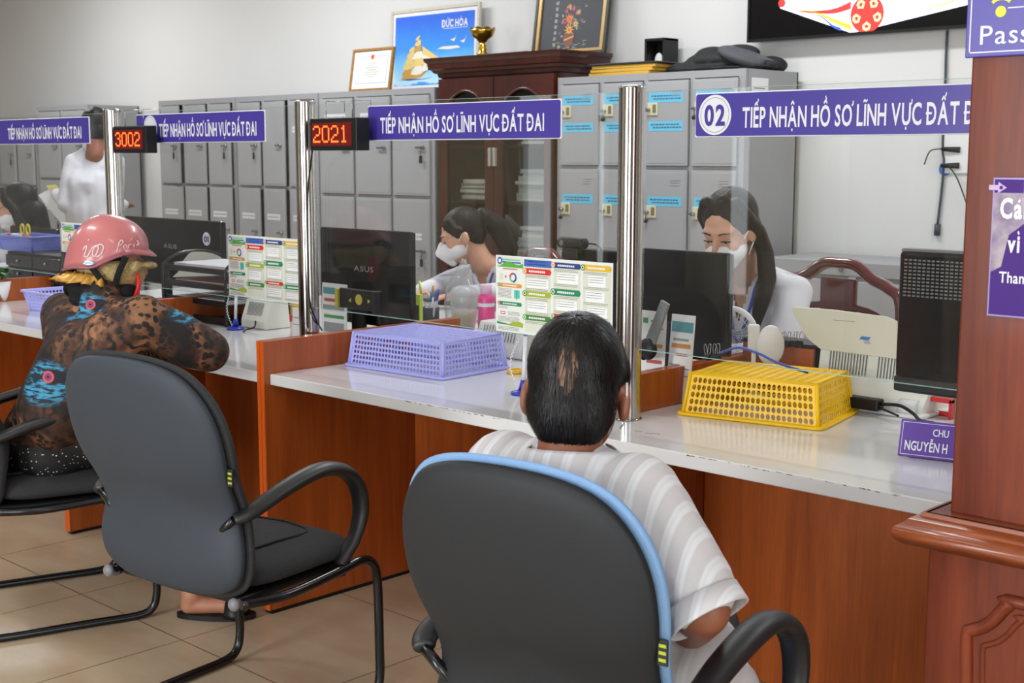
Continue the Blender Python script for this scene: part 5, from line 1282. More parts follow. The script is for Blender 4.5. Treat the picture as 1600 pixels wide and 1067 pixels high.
# left of the lavender basket: phone clamp with yellow disc, card stand, pens, drink bag, bottle
Yc = 2.98
t = thing('phone_clamp', 'black and yellow phone clamp with a round yellow pad, beside the middle post', 'holder', (aX(560, 500, Yc), Yc, ZC)); o_ = t.location
Q = lambda px, py: (aX(px, py, Yc)-o_.x, aZ(px, py, Yc)-ZC)
bm = newbm(); (ax0, az0), (ax1, az1) = Q(531, 480), Q(594, 456)
rbox(bm, (ax0, -.004, az0+.0), (ax1, .012, az1), .005, 3); rbox(bm, (ax1-.02, -.02, az0-.01), (ax1, .012, az1+.002), .004, 2); pz = obj('clamp_body', bm, BLACKP, t); 
bm = newbm(); c_ = Q(562, 468); disc(bm, c_, .019, -.0046, 0, 30); polyxz(bm, [Q(546, 469), Q(550, 465), Q(550, 472)], -.0046, 0); polyxz(bm, [Q(580, 471), Q(576, 467), Q(576, 474)], -.0046, 0)
rbox(bm, (ax0-.012, -.014, az0), (ax0+.006, .006, az1-.002), .003)
obj('yellow_pad', bm, mat('pad_yellow', (190, 178, 60), .5), t)
bm = newbm(); tube(bm, spline([(ax1-.02, .02, az0+.02), (ax1-.03, .03, .05), (ax1-.05, .03, .01)], 6), .006, 8); lathe(bm, [(0, 0), (.04, 0), (.04, .006), (.01, .012), (0, .012)], (ax1-.05, .03, 0)); obj('arm', bm, BLACKP, t)
t = leaf(502, 541, 441, 515, 3.03, 'small acrylic stand with a coloured leaflet at the foot of the middle post', 0, [(.66, .1, .9, 1, .06), (.5, .05, .9, 2, .1), (.36, .1, .9, 4, .06), (.1, .1, .9, 2, .18), (.02, .1, .9, 1, .05)], lean=.04)
t = leaf(456, 471, 480, 520, 2.86, 'small white card stand behind the middle post', None, [(.7, .1, .9, 2, .03), (.5, .1, .9, 2, .03)], lean=.04)
# pens in a cup
random.seed(8)
pc = at(672, 490, 1, 3.42); cup = thing('pen_cup', 'dark pen cup full of pens beside the partition', 'pen holder', (pc.x, 3.42, ZC+.001))
bm = newbm(); lathe(bm, [(0, 0), (.034, 0), (.036, .09), (.033, .09), (.031, .006), (0, .006)]); obj('body', bm, mat('cup_smoke', (60, 64, 76), .3), cup)
def pen(x, y, z, h, tilt_, az, m, label, grp='pens in the cup', r=.0045):
    t = thing('pen', label, 'pen', (x, y, z), 0, grp); d = Vector((math.sin(tilt_)*math.cos(az), math.sin(tilt_)*math.sin(az), math.cos(tilt_)))
    bm = newbm(); cyl(bm, (0, 0, 0), d*h*.72, r, seg=10); obj('barrel', bm, mat('pen_white', (210, 212, 216), .3), t)
    bm = newbm(); cyl(bm, d*h*.72, d*h, r*1.15, r, seg=10); obj('cap', bm, m, t)
for k, (dx_, h, tl, az, c, nm) in enumerate(((-.02, .18, .25, 2.9, (200, 226, 60), 'lime'), (-.01, .16, .12, 1.8, (226, 150, 60), 'orange'), (.0, .14, .1, .3, (60, 150, 190), 'light blue'), (.015, .15, .15, .2, (110, 70, 150), 'violet'), (.02, .15, .2, -.1, (50, 110, 200), 'blue'), (-.015, .13, .3, 3.3, (180, 50, 44), 'red'))):
    pen(pc.x+dx_, 3.42+random.uniform(-.012, .012), ZC+.012, h, tl, az, mat('pen_cap_'+nm.replace(' ', '_'), c, .35), 'pen with a %s cap standing in the dark cup' % nm)
bm = newbm(); pq = at(655, 500, 1, 3.32); rbox(bm, (-.013, -.008, 0), (.013, .008, .15), .002); box(bm, (-.0125, -.0088, .05), (.008, -.0082, .11), 1)
tag(obj('glue_marker', bm, [mat('lime_box', (190, 214, 60), .4), BLACKP], None, (pq.x, 3.32, ZC+.0005)), 'lime and black marker standing left of the pen cup', 'marker')
# plastic drink cup in a clear bag
dc = at(725, 500, 1, 3.5)
t = thing('drink_cup', 'clear plastic cup with a yellow drink in a thin carrier bag', 'cup', (dc.x, 3.5, ZC+.001))
t.scale = (1.2, 1.2, 1.1)
CUPM = glassmat('thin_plastic', (.93, .93, .94), 1.0, .15, .30)
bm = newbm(); lathe(bm, [(0, .002), (.034, .002), (.047, .125), (.0465, .125)], seg=32); obj('cup_wall', bm, CUPM, t)
bm = newbm(); lathe(bm, [(0, .004), (.032, .004), (.040, .062), (0, .062)], seg=28); obj('drink', bm, mat('drink_yellow', (228, 196, 96), .2), t)
bm = newbm(); lathe(bm, [(.049, .122), (.050, .128), (.046, .135), (.036, .15), (.018, .158), (0, .158)], seg=28); obj('lid', bm, CUPM, t)
bm = newbm(); rings = []
for j, (r, z) in enumerate(((.055, .02), (.062, .10), (.055, .15), (.030, .20), (.012, .235), (.006, .25))):
    rings.append([bm.verts.new((r*(1+.10*math.sin(k*3.1+j))*math.cos(2*PI*k/24), r*(1+.10*math.sin(k*3.1+j))*math.sin(2*PI*k/24), z)) for k in range(24)])
for a, b in zip(rings, rings[1:]):
    for k in range(24): bm.faces.new((a[k], a[(k+1) % 24], b[(k+1) % 24], b[k])).smooth = True
obj('carrier_bag', bm, glassmat('bag_film', (.95, .95, .96), .8, .1, .22), t)
bp = at(760, 500, 1, 3.5)
t = thing('pink_bottle', 'pink bottle standing right of the clear drink cup', 'bottle', (bp.x, 3.5, ZC+.001))
PK = mat('pink_plastic', (224, 70, 140), .3)
bm = newbm(); lathe(bm, [(0, 0), (.030, 0), (.032, .01), (.032, .135), (.028, .148), (.018, .152), (.018, .165), (0, .165)]); obj('body', bm, PK, t)
bm = newbm(); lathe(bm, [(.0325, .105), (.0325, .118)]); obj('label_band', bm, SIGNW, t)
bm = newbm(); lathe(bm, [(.019, .15), (.021, .152), (.021, .185), (0, .186)]); obj('cap', bm, mat('cap_clear_pink', (216, 176, 200), .3), t)
# white scanner bodies low behind the sheets
def smallscan(px, py, y, label, W=.16):
    p = at(px, py, 2, ZC); t = thing('small_scanner', label, 'scanner', (p.x, y, ZC+.001), 0, 'small cream scanners')
    bm = newbm(); prism(bm, [(0, .0), (.0, .03), (.03, .11), (.11, .11), (.12, 0)], 0, W, ax='x'); bev(obj('body', bm, IVORY, t), .005, 3)
    bm = newbm()
    for k in range(12):
        u = .03+k*(W-.06)/12; vv = [bm.verts.new(q) for q in ((u, .009, .05), (u+.003, .009, .05), (u+.003, .0255, .10), (u, .0255, .10))]
        for v in vv: v.co.y -= .0025
        bm.faces.new(vv)
    obj('vent_slots', bm, mat('slot_dark', (96, 98, 94), .7), t, fix=False)
    bm = newbm(); tube(bm, spline([(.10, -.002, .03), (.13, -.03, .012), (.12, -.06, .004), (.16, -.10, .004)], 6), .003, 8); obj('cable', bm, BLACKP, t)
smallscan(428, 505, 2.98, 'cream scanner under the instruction sheet left of the middle post')
smallscan(790, 545, 3.12, 'cream scanner right of the lavender basket, half hidden behind the man\'s head', .22)

# spiral desk pens with blue pens
def deskpen(px, py, label, s=1.0):
    p = at(px, py, 2, ZC); t = thing('desk_pen', label, 'pen', (p.x, p.y, ZC+.0008), .2, 'white and blue desk pens')
    bm = newbm(); lathe(bm, [(0, 0), (.034*s, 0), (.034*s, .006), (.012, .012), (0, .012)]); obj('base', bm, mat('blue_plastic', (34, 50, 168), .35), t)
    bm = newbm(); cyl(bm, (0, 0, .012), (.002, 0, .04), .013, .008, 16); obj('socket', bm, mat('blue_plastic', (34, 50, 168), .35), t)
    bm = newbm(); cyl(bm, (.002, 0, .04), (.006, .004, .165), .0058, .0058, 12); obj('barrel', bm, SIGNW, t)
    bm = newbm(); cyl(bm, (.006, .004, .165), (.0065, .0045, .18), .006, .005, 12); obj('end_cap', bm, mat('blue_plastic', (34, 50, 168), .35), t)
    bm = newbm(); pts = []
    for k in range(40): u = k/39; pts.append((-.012-.03*math.sin(PI*u)+.003*math.cos(k*2.2), .003*math.sin(k*2.2), .005+.15*u))
    tube(bm, pts, .0016, 6); obj('coil_cord', bm, SIGNW, t)
deskpen(368, 515, 'white and blue desk pen with a cord at the end of the black tray rack')
deskpen(817, 616, 'white and blue desk pen just left of the seated man\'s head')
bm = newbm(); tp = at(806, 583, 2, ZC); lathe(bm, [(.018, 0), (.028, 0), (.028, .012), (.018, .012), (.018, 0)]); tag(obj('tape_roll', bm, mat('tape_yellow', (226, 180, 40), .3), None, (tp.x, tp.y, ZC+.0005)), 'yellow tape roll on the counter right of the lavender basket', 'tape')

# black wire tray rack, snack bag, yellow tub, white curved lid ---------------
rk = at(320, 507, 2, ZC); x0 = aX(200, 480, 3.0); 
t = thing('tray_rack', 'black metal tray rack with arched ends holding papers', 'rack', (-4.36, 2.93, ZC+.001))
bm = newbm()
for (xx, yy) in ((0.0, 0.0),):
    for (xo, hgt) in ((.005, .235),):
        pass
def arch(bm, xx, y0, y1, h, r=.006):
    P_ = [(xx, y0, .0)]; P_ += [(xx, y0+(y1-y0)*(.5-.5*math.cos(PI*k/10)), h-.06+.06*math.sin(PI*k/10)) for k in range(11)]; P_ += [(xx, y1, 0)]
    tube(bm, P_, r, 8)
Wt = .44
arch(bm, 0, 0, .30, .27); arch(bm, -Wt, 0, .30, .27); obj('arched_end', bm, BLACKM, t)
for k, z in enumerate((.01, .075, .14, .20)):
    bm = newbm(); box(bm, (-Wt+.006, .01, z), (-.006, .29, z+.004))
    for lo, hi in (((-Wt+.006, .004, z), (-.006, .010, z+.022)), ((-Wt+.006, .29, z), (-.006, .296, z+.022))): box(bm, lo, hi)
    obj('tray', bm, BLACKP, t)
random.seed(13)
for k, (z, n_, lb) in enumerate(((.205, 5, 'papers on the top tray of the black rack'), (.145, 3, 'papers on the second tray of the black rack'), (.08, 2, 'papers on the third tray of the black rack'))):
    s_ = thing('paper_stack', lb, 'papers', (-4.36-Wt/2, 3.08, ZC+.001+z), 0, 'papers in the black rack'); zz = 0
    for j in range(n_):
        bm = newbm(); th = random.uniform(.003, .008); rbox(bm, (-.20+random.uniform(0, .02), -.12, zz), (.19-random.uniform(0, .02), .12, zz+th), .001, 1); obj('bundle', bm, mat('sheet_%d' % (j % 3), ((224, 222, 222), (196, 200, 206), (206, 160, 150))[j % 3], .7), s_); zz += th+.0004
Yh = 3.25; bm = newbm(); H_ = lambda px, py: (aX(px, py, Yh), aZ(px, py, Yh))
P_ = [H_(270, 433), H_(280, 424), H_(286, 408), H_(296, 396), H_(305, 391), H_(330, 393), H_(344, 396), H_(348, 430)]
prism(bm, P_, 3.246, 3.254); o_ = bev(obj('curved_tray', bm, CREAM), .002); tag(o_, 'cream curved paper tray leaning inside the black rack', 'tray')
sb = at(390, 505, 2, ZC); t = thing('snack_bag', 'white snack bag with red edges lying behind the desk pen', 'packet', (sb.x+.05, sb.y+.06, ZC+.001), -.1)
bm = newbm(); rings = []
for j in range(9):
    u = -1+2*j/8; rings.append([bm.verts.new((u*.11, .06*math.cos(2*PI*k/16)*(1-.15*u*u), .026+.024*math.sin(2*PI*k/16)*max(.06, (1-u*u)**.5))) for k in range(16)])
for a, b in zip(rings, rings[1:]):
    for k in range(16): bm.faces.new((a[k], a[(k+1) % 16], b[(k+1) % 16], b[k])).smooth = True
bm.faces.new(rings[0]); bm.faces.new(rings[-1]); obj('pouch', bm, mat('foil_white', (206, 208, 212), .25), t)
bm = newbm(); box(bm, (-.11, -.061, .022), (.112, -.0585, .028)); box(bm, (.104, -.05, .012), (.114, .05, .040)); obj('red_seal', bm, mat('seal_red', (190, 44, 50), .4), t)
yb_ = at(398, 500, 2, ZC); bm = newbm(); lathe(bm, [(0, 0), (.055, 0), (.06, .09), (.058, .09), (.052, .006), (0, .006)], seg=28)
tag(obj('yellow_tub', bm, mat('tub_yellow', (206, 166, 34), .4), None, (yb_.x-.02, 3.33, ZC+.0005)), 'round yellow tub behind the snack bag', 'tub')

# far-left clutter: stacked black trays, small lavender tray with scissors, white box, plant
Yd = 2.98
t = thing('drawer_unit', 'stack of black plastic drawers at the left end of the counter', 'drawers', (aX(96, 430, Yd), Yd, ZC+.001)); zt_ = aZ(50, 397, Yd)-ZC
n_ = 3; hh = (zt_-.01)/n_
bm = newbm(); box(bm, (-.56, .012, 0), (0, .27, zt_)); obj('case', bm, BLACKP, t)
for k in range(n_):
    for s in (0, 1):
        bm = newbm(); rbox(bm, (-.555+s*.28, -.002, k*hh+.004), (-.285+s*.28, .014, (k+1)*hh-.004), .003); d = obj('drawer', bm, mat('smoke_drawer', (34, 36, 44), .2), t)
        bm = newbm(); ellip(bm, (-.42+s*.28, -.008, (k+.5)*hh), (.007, .007, .007)); obj('knob', bm, STEEL, d)
bx = at(8, 398, 1, Yd+.03)
basket('plastic_basket', 'small blue-violet basket of tools on top of the black drawers', (aX(36, 398, Yd+.08), Yd+.12, 0), .32, .17, .07, .05, LAV2, 24, 12, 5, .015, False, 'plastic baskets', z0=ZC+zt_+.003, hole=.55)
sc = thing('scissors', 'scissors with yellow looped handles sticking out of the small blue-violet basket', 'scissors', (aX(40, 372, Yd+.12), Yd+.12, ZC+zt_+.03))
for s in (-1, 1):
    bm = newbm(); tube(bm, [(s*.022+.018*math.cos(2*PI*k/16), .004*s, .07+.026*math.sin(2*PI*k/16)) for k in range(16)], .005, 8, closed=True); tube(bm, [(s*.012, .004*s, .045), (-s*.006, 0, .0)], .004, 8); obj('handle', bm, mat('scissor_yellow', (206, 196, 60), .4), sc)
bm = newbm(); tube(bm, [(-.006, 0, 0), (0, 0, -.02)], .003, 6); obj('blade', bm, STEEL, sc)
random.seed(6)
for k, (dx_, c, nm) in enumerate(((-.10, (190, 60, 60), 'red'), (-.05, (210, 210, 210), 'white'), (.06, (190, 90, 70), 'brick red'))):
    bm = newbm(); rbox(bm, (-.035, -.012, 0), (.035, .012, .016), .003); tag(obj('stamp', bm, mat('stamp_'+nm.replace(' ', '_'), c, .5), None, (sc.location.x+dx_, Yd+.10, ZC+zt_+.060), (0, .1, random.uniform(-.5, .5))), '%s office item lying on top of the small blue-violet basket' % nm, 'stamp')
bm = newbm(); rbox(bm, (0, 0, 0), (.10, .09, .115), .006); tag(obj('white_box', bm, WHITE, None, (aX(70, 390, Yd+.08), Yd+.16, ZC+zt_+.0015)), 'small white box behind the blue-violet basket', 'box')
pp = at(5, 440, 1, 2.75); t = thing('potted_plant', 'green leafy plant in a white pot at the left picture edge', 'plant', (pp.x-.03, 2.75, ZC+.001))
bm = newbm(); lathe(bm, [(0, 0), (.035, 0), (.05, .09), (.047, .09), (.03, .01), (0, .01)]); obj('pot', bm, WHITE, t)
bm = newbm(); random.seed(3)
for k in range(16):
    a = 2*PI*k/16+random.uniform(-.2, .2); h = random.uniform(.09, .17); r = random.uniform(.03, .07)
    s0 = Vector((0, 0, .08)); e0 = Vector((r*math.cos(a), r*math.sin(a), h)); t_ = Vector((-math.sin(a), math.cos(a), 0))*.016; tipp = e0+Vector((math.cos(a), math.sin(a), -.3))*.04
    vs = [bm.verts.new(p) for p in (s0, e0-t_, tipp, e0+t_)]; bm.faces.new((vs[0], vs[1], vs[2], vs[3]))
obj('leaves', bm, mat('leaf_green', (44, 84, 36), .4), t)
# ================================================================ visitor chairs
FAB = mat('charcoal_fabric', (52, 52, 55), .9, noise_amt=.25, noise_scale=260, bump=.5, bump_scale=500)
SHELLG = mat('grey_shell', (50, 57, 67), .65, bump=.05, bump_scale=400)
SHELLB = mat('black_shell', (22, 25, 30), .65, bump=.05, bump_scale=400)
BLUEF = mat('blue_fabric', (122, 158, 200), .85, bump=.3, bump_scale=500)
ARMM = mat('arm_rubber', (28, 28, 30), .42)
def pillow(outline, centre, tf, tb, bend, rings=(0, .25, .5, .7, .84, .93, .98, 1.0), pw=2.6):
    """outline in (a,b); two faces at +tf and -tb thick, bent by bend(a,b,t)->xyz"""
    bm = newbm(); n = len(outline)
    def ring(k, side):
        f = (1-k**pw)**.45 if k < 1 else 0
        return [bm.verts.new(bend(centre[0]+(a-centre[0])*k, centre[1]+(b-centre[1])*k, side*f*(tf if side > 0 else tb))) for a, b in outline]
    edge = ring(1.0, 1)
    for side in (1, -1):
        prev = edge
        for k in rings[::-1][1:]:
            if k == 0:
                c = bm.verts.new(bend(centre[0], centre[1], side*(tf if side > 0 else tb)))
                for i in range(n): bm.faces.new((prev[i], prev[(i+1) % n], c))
            else:
                cur = ring(k, side)
                for i in range(n): bm.faces.new((prev[i], prev[(i+1) % n], cur[(i+1) % n], cur[i]))
                prev = cur
    for f in bm.faces: f.smooth = True
    return bm
def back_outline(sc=1.0, dz=0, wx=1.0):
    half = [(0, .0), (.11, .003), (.175, .016), (.222, .045), (.240, .09), (.240, .135), (.231, .185), (.228, .23), (.234, .29), (.246, .345), (.252, .395), (.250, .45), (.238, .50), (.214, .545), (.178, .580), (.13, .600), (.07, .610), (0, .613)]
    s = [Vector((a, b, 0)) for a, b in half]; s = spline(s, 3)
    R_ = [(p.x*sc*wx, .305+(p.y-.305)*sc+dz) for p in s]
    return R_[:-1]+[(-a, b) for a, b in R_[::-1]][:-1]
def office_chair(name, label, loc, rz, cush, shell, zs=0, recl=.28, sc=1.0, wx=1.0):
    t = thing(name, label, 'chair', loc, rz, 'cantilever office chairs in front of the counter')
    zb = .375; yb = -.20
    def bend(a, s, d):     # seat-back surface: s up, a across, d thick (towards the sitter +y)
        y = yb - s*recl*.55 - .10*max(0, s-.25)**1.5 + .28*a*a + .035*math.exp(-((s-.22)/.09)**2)
        return (a, y+d, zb+s)
    o = obj('backrest_cushion', pillow(back_outline(sc, 0, wx), (0, .3), .055, .012, bend), cush, t)
    o = obj('backrest_shell', pillow(back_outline(.965*sc, 0, wx), (0, .3), .002, .030, lambda a, s, d: bend(a, s, d-.014), pw=6), shell, t)
    # maker's tag on the right edge
    bm = newbm(); p = Vector(bend(.240*wx*sc, .34, -.01)); box(bm, (p.x-.004, p.y-.008, p.z-.028), (p.x+.012, p.y-.004, p.z+.012), 0)
    for k in range(3): box(bm, (p.x-.002, p.y-.0084, p.z-.022+k*.011), (p.x+.010, p.y-.0079, p.z-.017+k*.011), 1)
    g = obj('fabric_tag', bm, [mat('tag_black', (26, 28, 22), .6), mat('tag_lime', (170, 180, 40), .5)], t); g['label'] = 'small black tag with yellow-green marks'
    # seat
    so = []
    for k in range(48):
        an = 2*PI*k/48; c, s = math.cos(an), math.sin(an); so.append((.245*math.copysign(abs(c)**.45, c), .215*math.copysign(abs(s)**.45, s)))
    o = obj('seat', pillow(so, (0, 0), .045, .03, lambda a, b, d: (a, b+.015, .425+d+.10*a*a-.10*max(0, b-.12)**1.3+.02*math.exp(-((abs(a)-.16)/.02)**2)*(.5 if d > 0 else 0)*0), pw=5), cush, t)
    bm = newbm(); 
    for s in (-1, 1): tube(bm, spline([(s*.13, -.17, .474), (s*.135, 0, .474), (s*.125, .13, .470), (0, .175, .466)], 6), .0035, 6)
    obj('seat_piping', bm, cush, t)
    bm = newbm(); rbox(bm, (-.215, -.19, .375), (.215, .20, .398), .01, 3); obj('seat_pan', bm, BLACKP, t)
    # cantilever steel tube
    for s in (-1, 1):
        bm = newbm(); x = s*.262
        tube(bm, spline([(s*.225, -.20, .385), (x, -.08, .385), (x, .10, .395), (x, .18, .402), (x, .225, .385), (x, .245, .33), (x, .25, .15), (x, .25, .075), (x, .235, .03), (x, .19, .013), (x, .05, .0125), (x, -.22, .0125), (s*.250, -.262, .0125), (s*.21, -.272, .0125), (0, -.272, .0125)], 5), .0125, 12)
        obj('frame_tube', bm, BLACKM, t)
    bm = newbm(); rbox(bm, (-.25, .10, .372), (.25, .14, .378), .002); rbox(bm, (-.235, -.16, .372), (.235, -.12, .378), .002); obj('cross_bar', bm, BLACKM, t)
    for s in (-1, 1):
        bm = newbm(); ellip(bm, (s*.225, -.222, .392), (.016, .012, .016)); obj('bolt_cap', bm, mat('grey_cap', (120, 120, 124), .4), t)
        bm = newbm(); x = s*.258
        pts = spline([(x-s*.02, -.225, .60), (x, -.19, .612), (x, -.10, .640), (x, .0, .662), (x, .07, .664), (x, .135, .642), (x, .178, .595), (x, .188, .53), (x, .165, .47), (x-s*.01, .14, .43), (x-s*.015, .12, .405)], 5)
        n_ = len(pts); rr = [.018+.010*math.sin(PI*min(1, i/n_*1.25))**.7 if i/n_ < .8 else .021 for i in range(n_)]
        tube(bm, pts, rr, 14, flat=(1.05, .66), side=(1, 0, 0)); a = obj('armrest', bm, ARMM, t, smooth=True)
        bm = newbm(); tube(bm, [(x-s*.02, -.225, .60), (s*.20, -.225, .57), (s*.16, -.21, .53)], .010, 8); obj('bracket', bm, BLACKM, a)
    return t
def on_front(leg_mid, phi):   # chair origin from the middle of its front legs
    return (leg_mid[0]+.25*math.sin(phi), leg_mid[1]-.25*math.cos(phi), 0)
PH1 = math.radians(9); C1 = on_front((-2.828, 2.130), PH1)
office_chair('office_chair', 'empty charcoal office chair with a grey back shell at lower left', C1, PH1, FAB, SHELLG, sc=.985, wx=1.10, recl=.34)
PH2 = math.radians(8); C2 = (-1.405, 1.715, 0)
office_chair('office_chair', 'black-backed office chair with a light blue cushion under the man in the striped shirt', C2, PH2, BLUEF, SHELLB, sc=.975, wx=1.0)
PH0 = math.radians(-17); C0_ = on_front((-3.82, 2.19), PH0)
office_chair('office_chair', 'charcoal office chair the helmeted customer sits on at the left edge', C0_, PH0, FAB, SHELLG)
# carved wooden staff chairs
def staff_chair(x, y, rz, ztop, label, m, W=.50):
    t = thing('staff_chair', label, 'chair', (x, y, 0), rz, 'staff chairs behind the counter')
    hw = W/2; bm = newbm()   # local: back at -y side? the sitter faces +y
    pts = spline([(-hw*.92, -.22, .46), (-hw, -.24, .75), (-hw*.96, -.26, ztop-.12), (-hw*.74, -.27, ztop-.07), (-hw*.5, -.27, ztop-.045), (-hw*.25, -.27, ztop-.005), (0, -.27, ztop), (hw*.25, -.27, ztop-.005), (hw*.5, -.27, ztop-.045), (hw*.74, -.27, ztop-.07), (hw*.96, -.26, ztop-.12), (hw, -.24, .75), (hw*.92, -.22, .46)], 5)
    tube(bm, pts, .024, 10, flat=(1.2, .8)); obj('back_frame', bm, m, t)
    bm = newbm(); rbox(bm, (-.07, -.275, .5), (.07, -.255, ztop-.05), .006); tube(bm, spline([(-hw*.9, -.255, ztop-.22), (-.12, -.265, ztop-.15), (.12, -.265, ztop-.15), (hw*.9, -.255, ztop-.22)], 5), .012, 8); obj('back_splat', bm, m, t)
    bm = newbm(); rbox(bm, (-hw, -.24, .42), (hw, .22, .46), .012, 3); obj('seat', bm, m, t)
    for sx in (-1, 1):
        for sy in (-.21, .19):
            bm = newbm(); cyl(bm, (sx*(hw-.03), sy, 0), (sx*(hw-.03), sy, .43), .018, .024, 12); obj('leg', bm, m, t)
    return t
WCH = mat('varnished_red_wood', (86, 32, 26), .2, coat=.5)
# ================================================================ people
def strands(name, M, parent, mat_, n, r, seed, zmin=-.09, ln=(.03, .06), flow=None, zone=None, w=.0012, lift=.004, surf=None):
    """thin locks of hair lying over an ellipsoid scalp, in head space"""
    random.seed(seed); bm = newbm(); crown = Vector((0, -.055, .085))
    C_ = Vector((0, -.015, .028 if not surf else .0))
    def P(d): return C_+Vector((d.x*r[0], d.y*r[1], d.z*r[2]))
    k = 0
    while k < n:
        d = Vector((random.gauss(0, 1), random.gauss(0, 1), random.gauss(0, 1))).normalized(); p = P(d)
        if p.z < zmin or (zone and not zone(p)): continue
        k += 1
        cd = Vector(((crown-C_).x/r[0], (crown-C_).y/r[1], (crown-C_).z/r[2])).normalized()
        tdir = (d-cd*d.dot(cd)); tdir = tdir.normalized() if tdir.length > .05 else Vector((random.random()-.5, random.random()-.5, 0)).normalized()
        tdir = (tdir - d*d.dot(tdir)).normalized()
        tdir = (tdir+Vector((random.gauss(0, .18), random.gauss(0, .18), random.gauss(0, .18)))).normalized()
        L_ = random.uniform(*ln)/.09; sdv = d.cross(tdir).normalized(); pts = []
        for j in range(4):
            u = j/3; dd = (d+tdir*L_*u).normalized(); pp = P(dd*(1+.0)); nn = dd; lf = lift*(.3+math.sin(u*2.4)); pts.append((pp+nn*lf, sdv))
        if surf:
            q_ = []
            for j, (p_, s_) in enumerate(pts):
                wp = M @ p_; h_ = surf.find_nearest(wp)
                q_.append((M.inverted() @ (h_[0]+h_[1]*(.0006+lift*.5*math.sin(j/3*2.6)+(.004*random.random() if j == 3 else 0))), s_))
            pts = q_
        A = [bm.verts.new(p_-s_*w*(1-.8*j/3)) for j, (p_, s_) in enumerate(pts)]; B = [bm.verts.new(p_+s_*w*(1-.8*j/3)) for j, (p_, s_) in enumerate(pts)]
        for j in range(3): bm.faces.new((A[j], A[j+1], B[j+1], B[j]))
    o = obj(name, bm, mat_, parent, fix=False); o.data.transform(M); o['kind'] = 'stuff'
    return o

# ---- man in the striped shirt (seen from behind) -------------------------------------
pm = thing('person', 'person with short black hair in a pale striped short-sleeved shirt, seated with back to us', 'person', (C2[0], C2[1], 0))
def loc(P, o): return [xf([p], Matrix.Translation(-Vector(o)))[0] for p in P]
O2 = Vector((C2[0], C2[1], 0))
Hm = look(dep(903, 606, 2.2), (-.50, .866), .24, .02, 1.0)
neck = Hm @ Vector((0, -.03, -.12))
nb = dep(890, 728, 2.18); chest = dep(905, 850, 2.20); waist = dep(945, 985, 2.24); pel = Vector((C2[0]+.02, C2[1]+.03, .56))
shL = dep(775, 752, 2.30); shR = dep(1018, 800, 2.10); elL = dep(700, 920, 2.4); elR = dep(1100, 952, 2.03); wrR = dep(1060, 1000, 2.32); wrL = dep(760, 960, 2.6)
hipv = Vector((math.cos(PH2), math.sin(PH2), 0)); fwd = Vector((-math.sin(PH2), math.cos(PH2), 0))
hipL, hipR = pel-hipv*.09, pel+hipv*.09; knL, knR = hipL+fwd*.40-hipv*.18+Vector((0, 0, -.07)), hipR+fwd*.40-hipv*.15+Vector((0, 0, -.07))
anL, anR = knL+fwd*.02+Vector((0, 0, -.46)), knR+fwd*.02+Vector((0, 0, -.46)); 
skin = head_prims(Hm)+xf([ell((.081, -.012, -.022), (.010, .020, .033), Matrix.Rotation(.4, 3, 'Z')), ell((-.081, -.012, -.022), (.010, .020, .033), Matrix.Rotation(-.4, 3, 'Z'))], Hm)+[cap(neck, nb+Vector((0, 0, -.01)), .054, .062), cap(nb, chest, .055, .08), cap(chest, pel, .09, .09)]
skin += chain([shR, shR.lerp(elR, .5), elR], (.048, .046, .041)) + chain([elR, elR.lerp(wrR, .4), wrR], (.042, .040, .028)) + chain([shL, elL, wrL], (.046, .040, .028))
for wr_, el_ in ((wrR, elR), (wrL, elL)): skin += hand_prims(wr_, wr_+(wr_-el_), None, (0, 0, 1), 1.0, .35)
skin += chain([hipR, knR, anR], (.085, .055, .036))+chain([hipL, knL, anL], (.085, .055, .036))
for an in (anL, anR): skin += [cap(an+Vector((0, 0, .0)), an+fwd*.13+Vector((0, 0, -.035)), .034, .028), cap(an+fwd*.13+Vector((0, 0, -.035)), an+fwd*.18+Vector((0, 0, -.04)), .028, .02)]
body = blob('body', loc(skin, O2), SKIN3, pm, .006, 4)
lift_ = -min(v.co.z for v in body.data.vertices)+.012
# hair cap
hp = [ell((0, -.020, .034), (.080, .100, .090)), ell((0, -.048, -.030), (.072, .062, .075)), ell((0, -.048, -.064), (.058, .050, .043)), ell((.072, .002, .022), (.012, .026, .034)), ell((-.072, .002, .022), (.012, .026, .034)), ell((0, .05, .085), (.06, .045, .035))]
HM2 = mat('short_black_hair', (15, 13, 14), .55, spec=.2, bump=.3, bump_scale=160, stretch=(1, 1, .15))
nt = HM2.node_tree; b = nt.nodes['Principled BSDF']
hair = blob('hair', hp, HM2, None, .005, 3, cut=[((0, .060, 0), (0, 1, .35))])
hair.data.transform(Matrix.Translation(-O2) @ Hm); hair.parent = pm
_hb = BVHTree.FromPolygons([v.co+O2 for v in hair.data.vertices], [tuple(p.vertices) for p in hair.data.polygons])
crownp = _hb.ray_cast(C0, ray(886, 572).normalized())[0]-O2; crownl = (Matrix.Translation(-O2) @ Hm).inverted() @ crownp
tcn = nt.nodes.new('ShaderNodeTexCoord'); vs_ = nt.nodes.new('ShaderNodeVectorMath'); vs_.operation = 'SUBTRACT'; vs_.inputs[1].default_value = crownp
sc_ = nt.nodes.new('ShaderNodeVectorMath'); sc_.operation = 'MULTIPLY'; sc_.inputs[1].default_value = (1.6, 1.6, .75)
ln_ = nt.nodes.new('ShaderNodeVectorMath'); ln_.operation = 'LENGTH'; nz = nt.nodes.new('ShaderNodeTexNoise'); nz.inputs['Scale'].default_value = 90
ad = nt.nodes.new('ShaderNodeMath'); ad.operation = 'MULTIPLY_ADD'; ad.inputs[1].default_value = .05
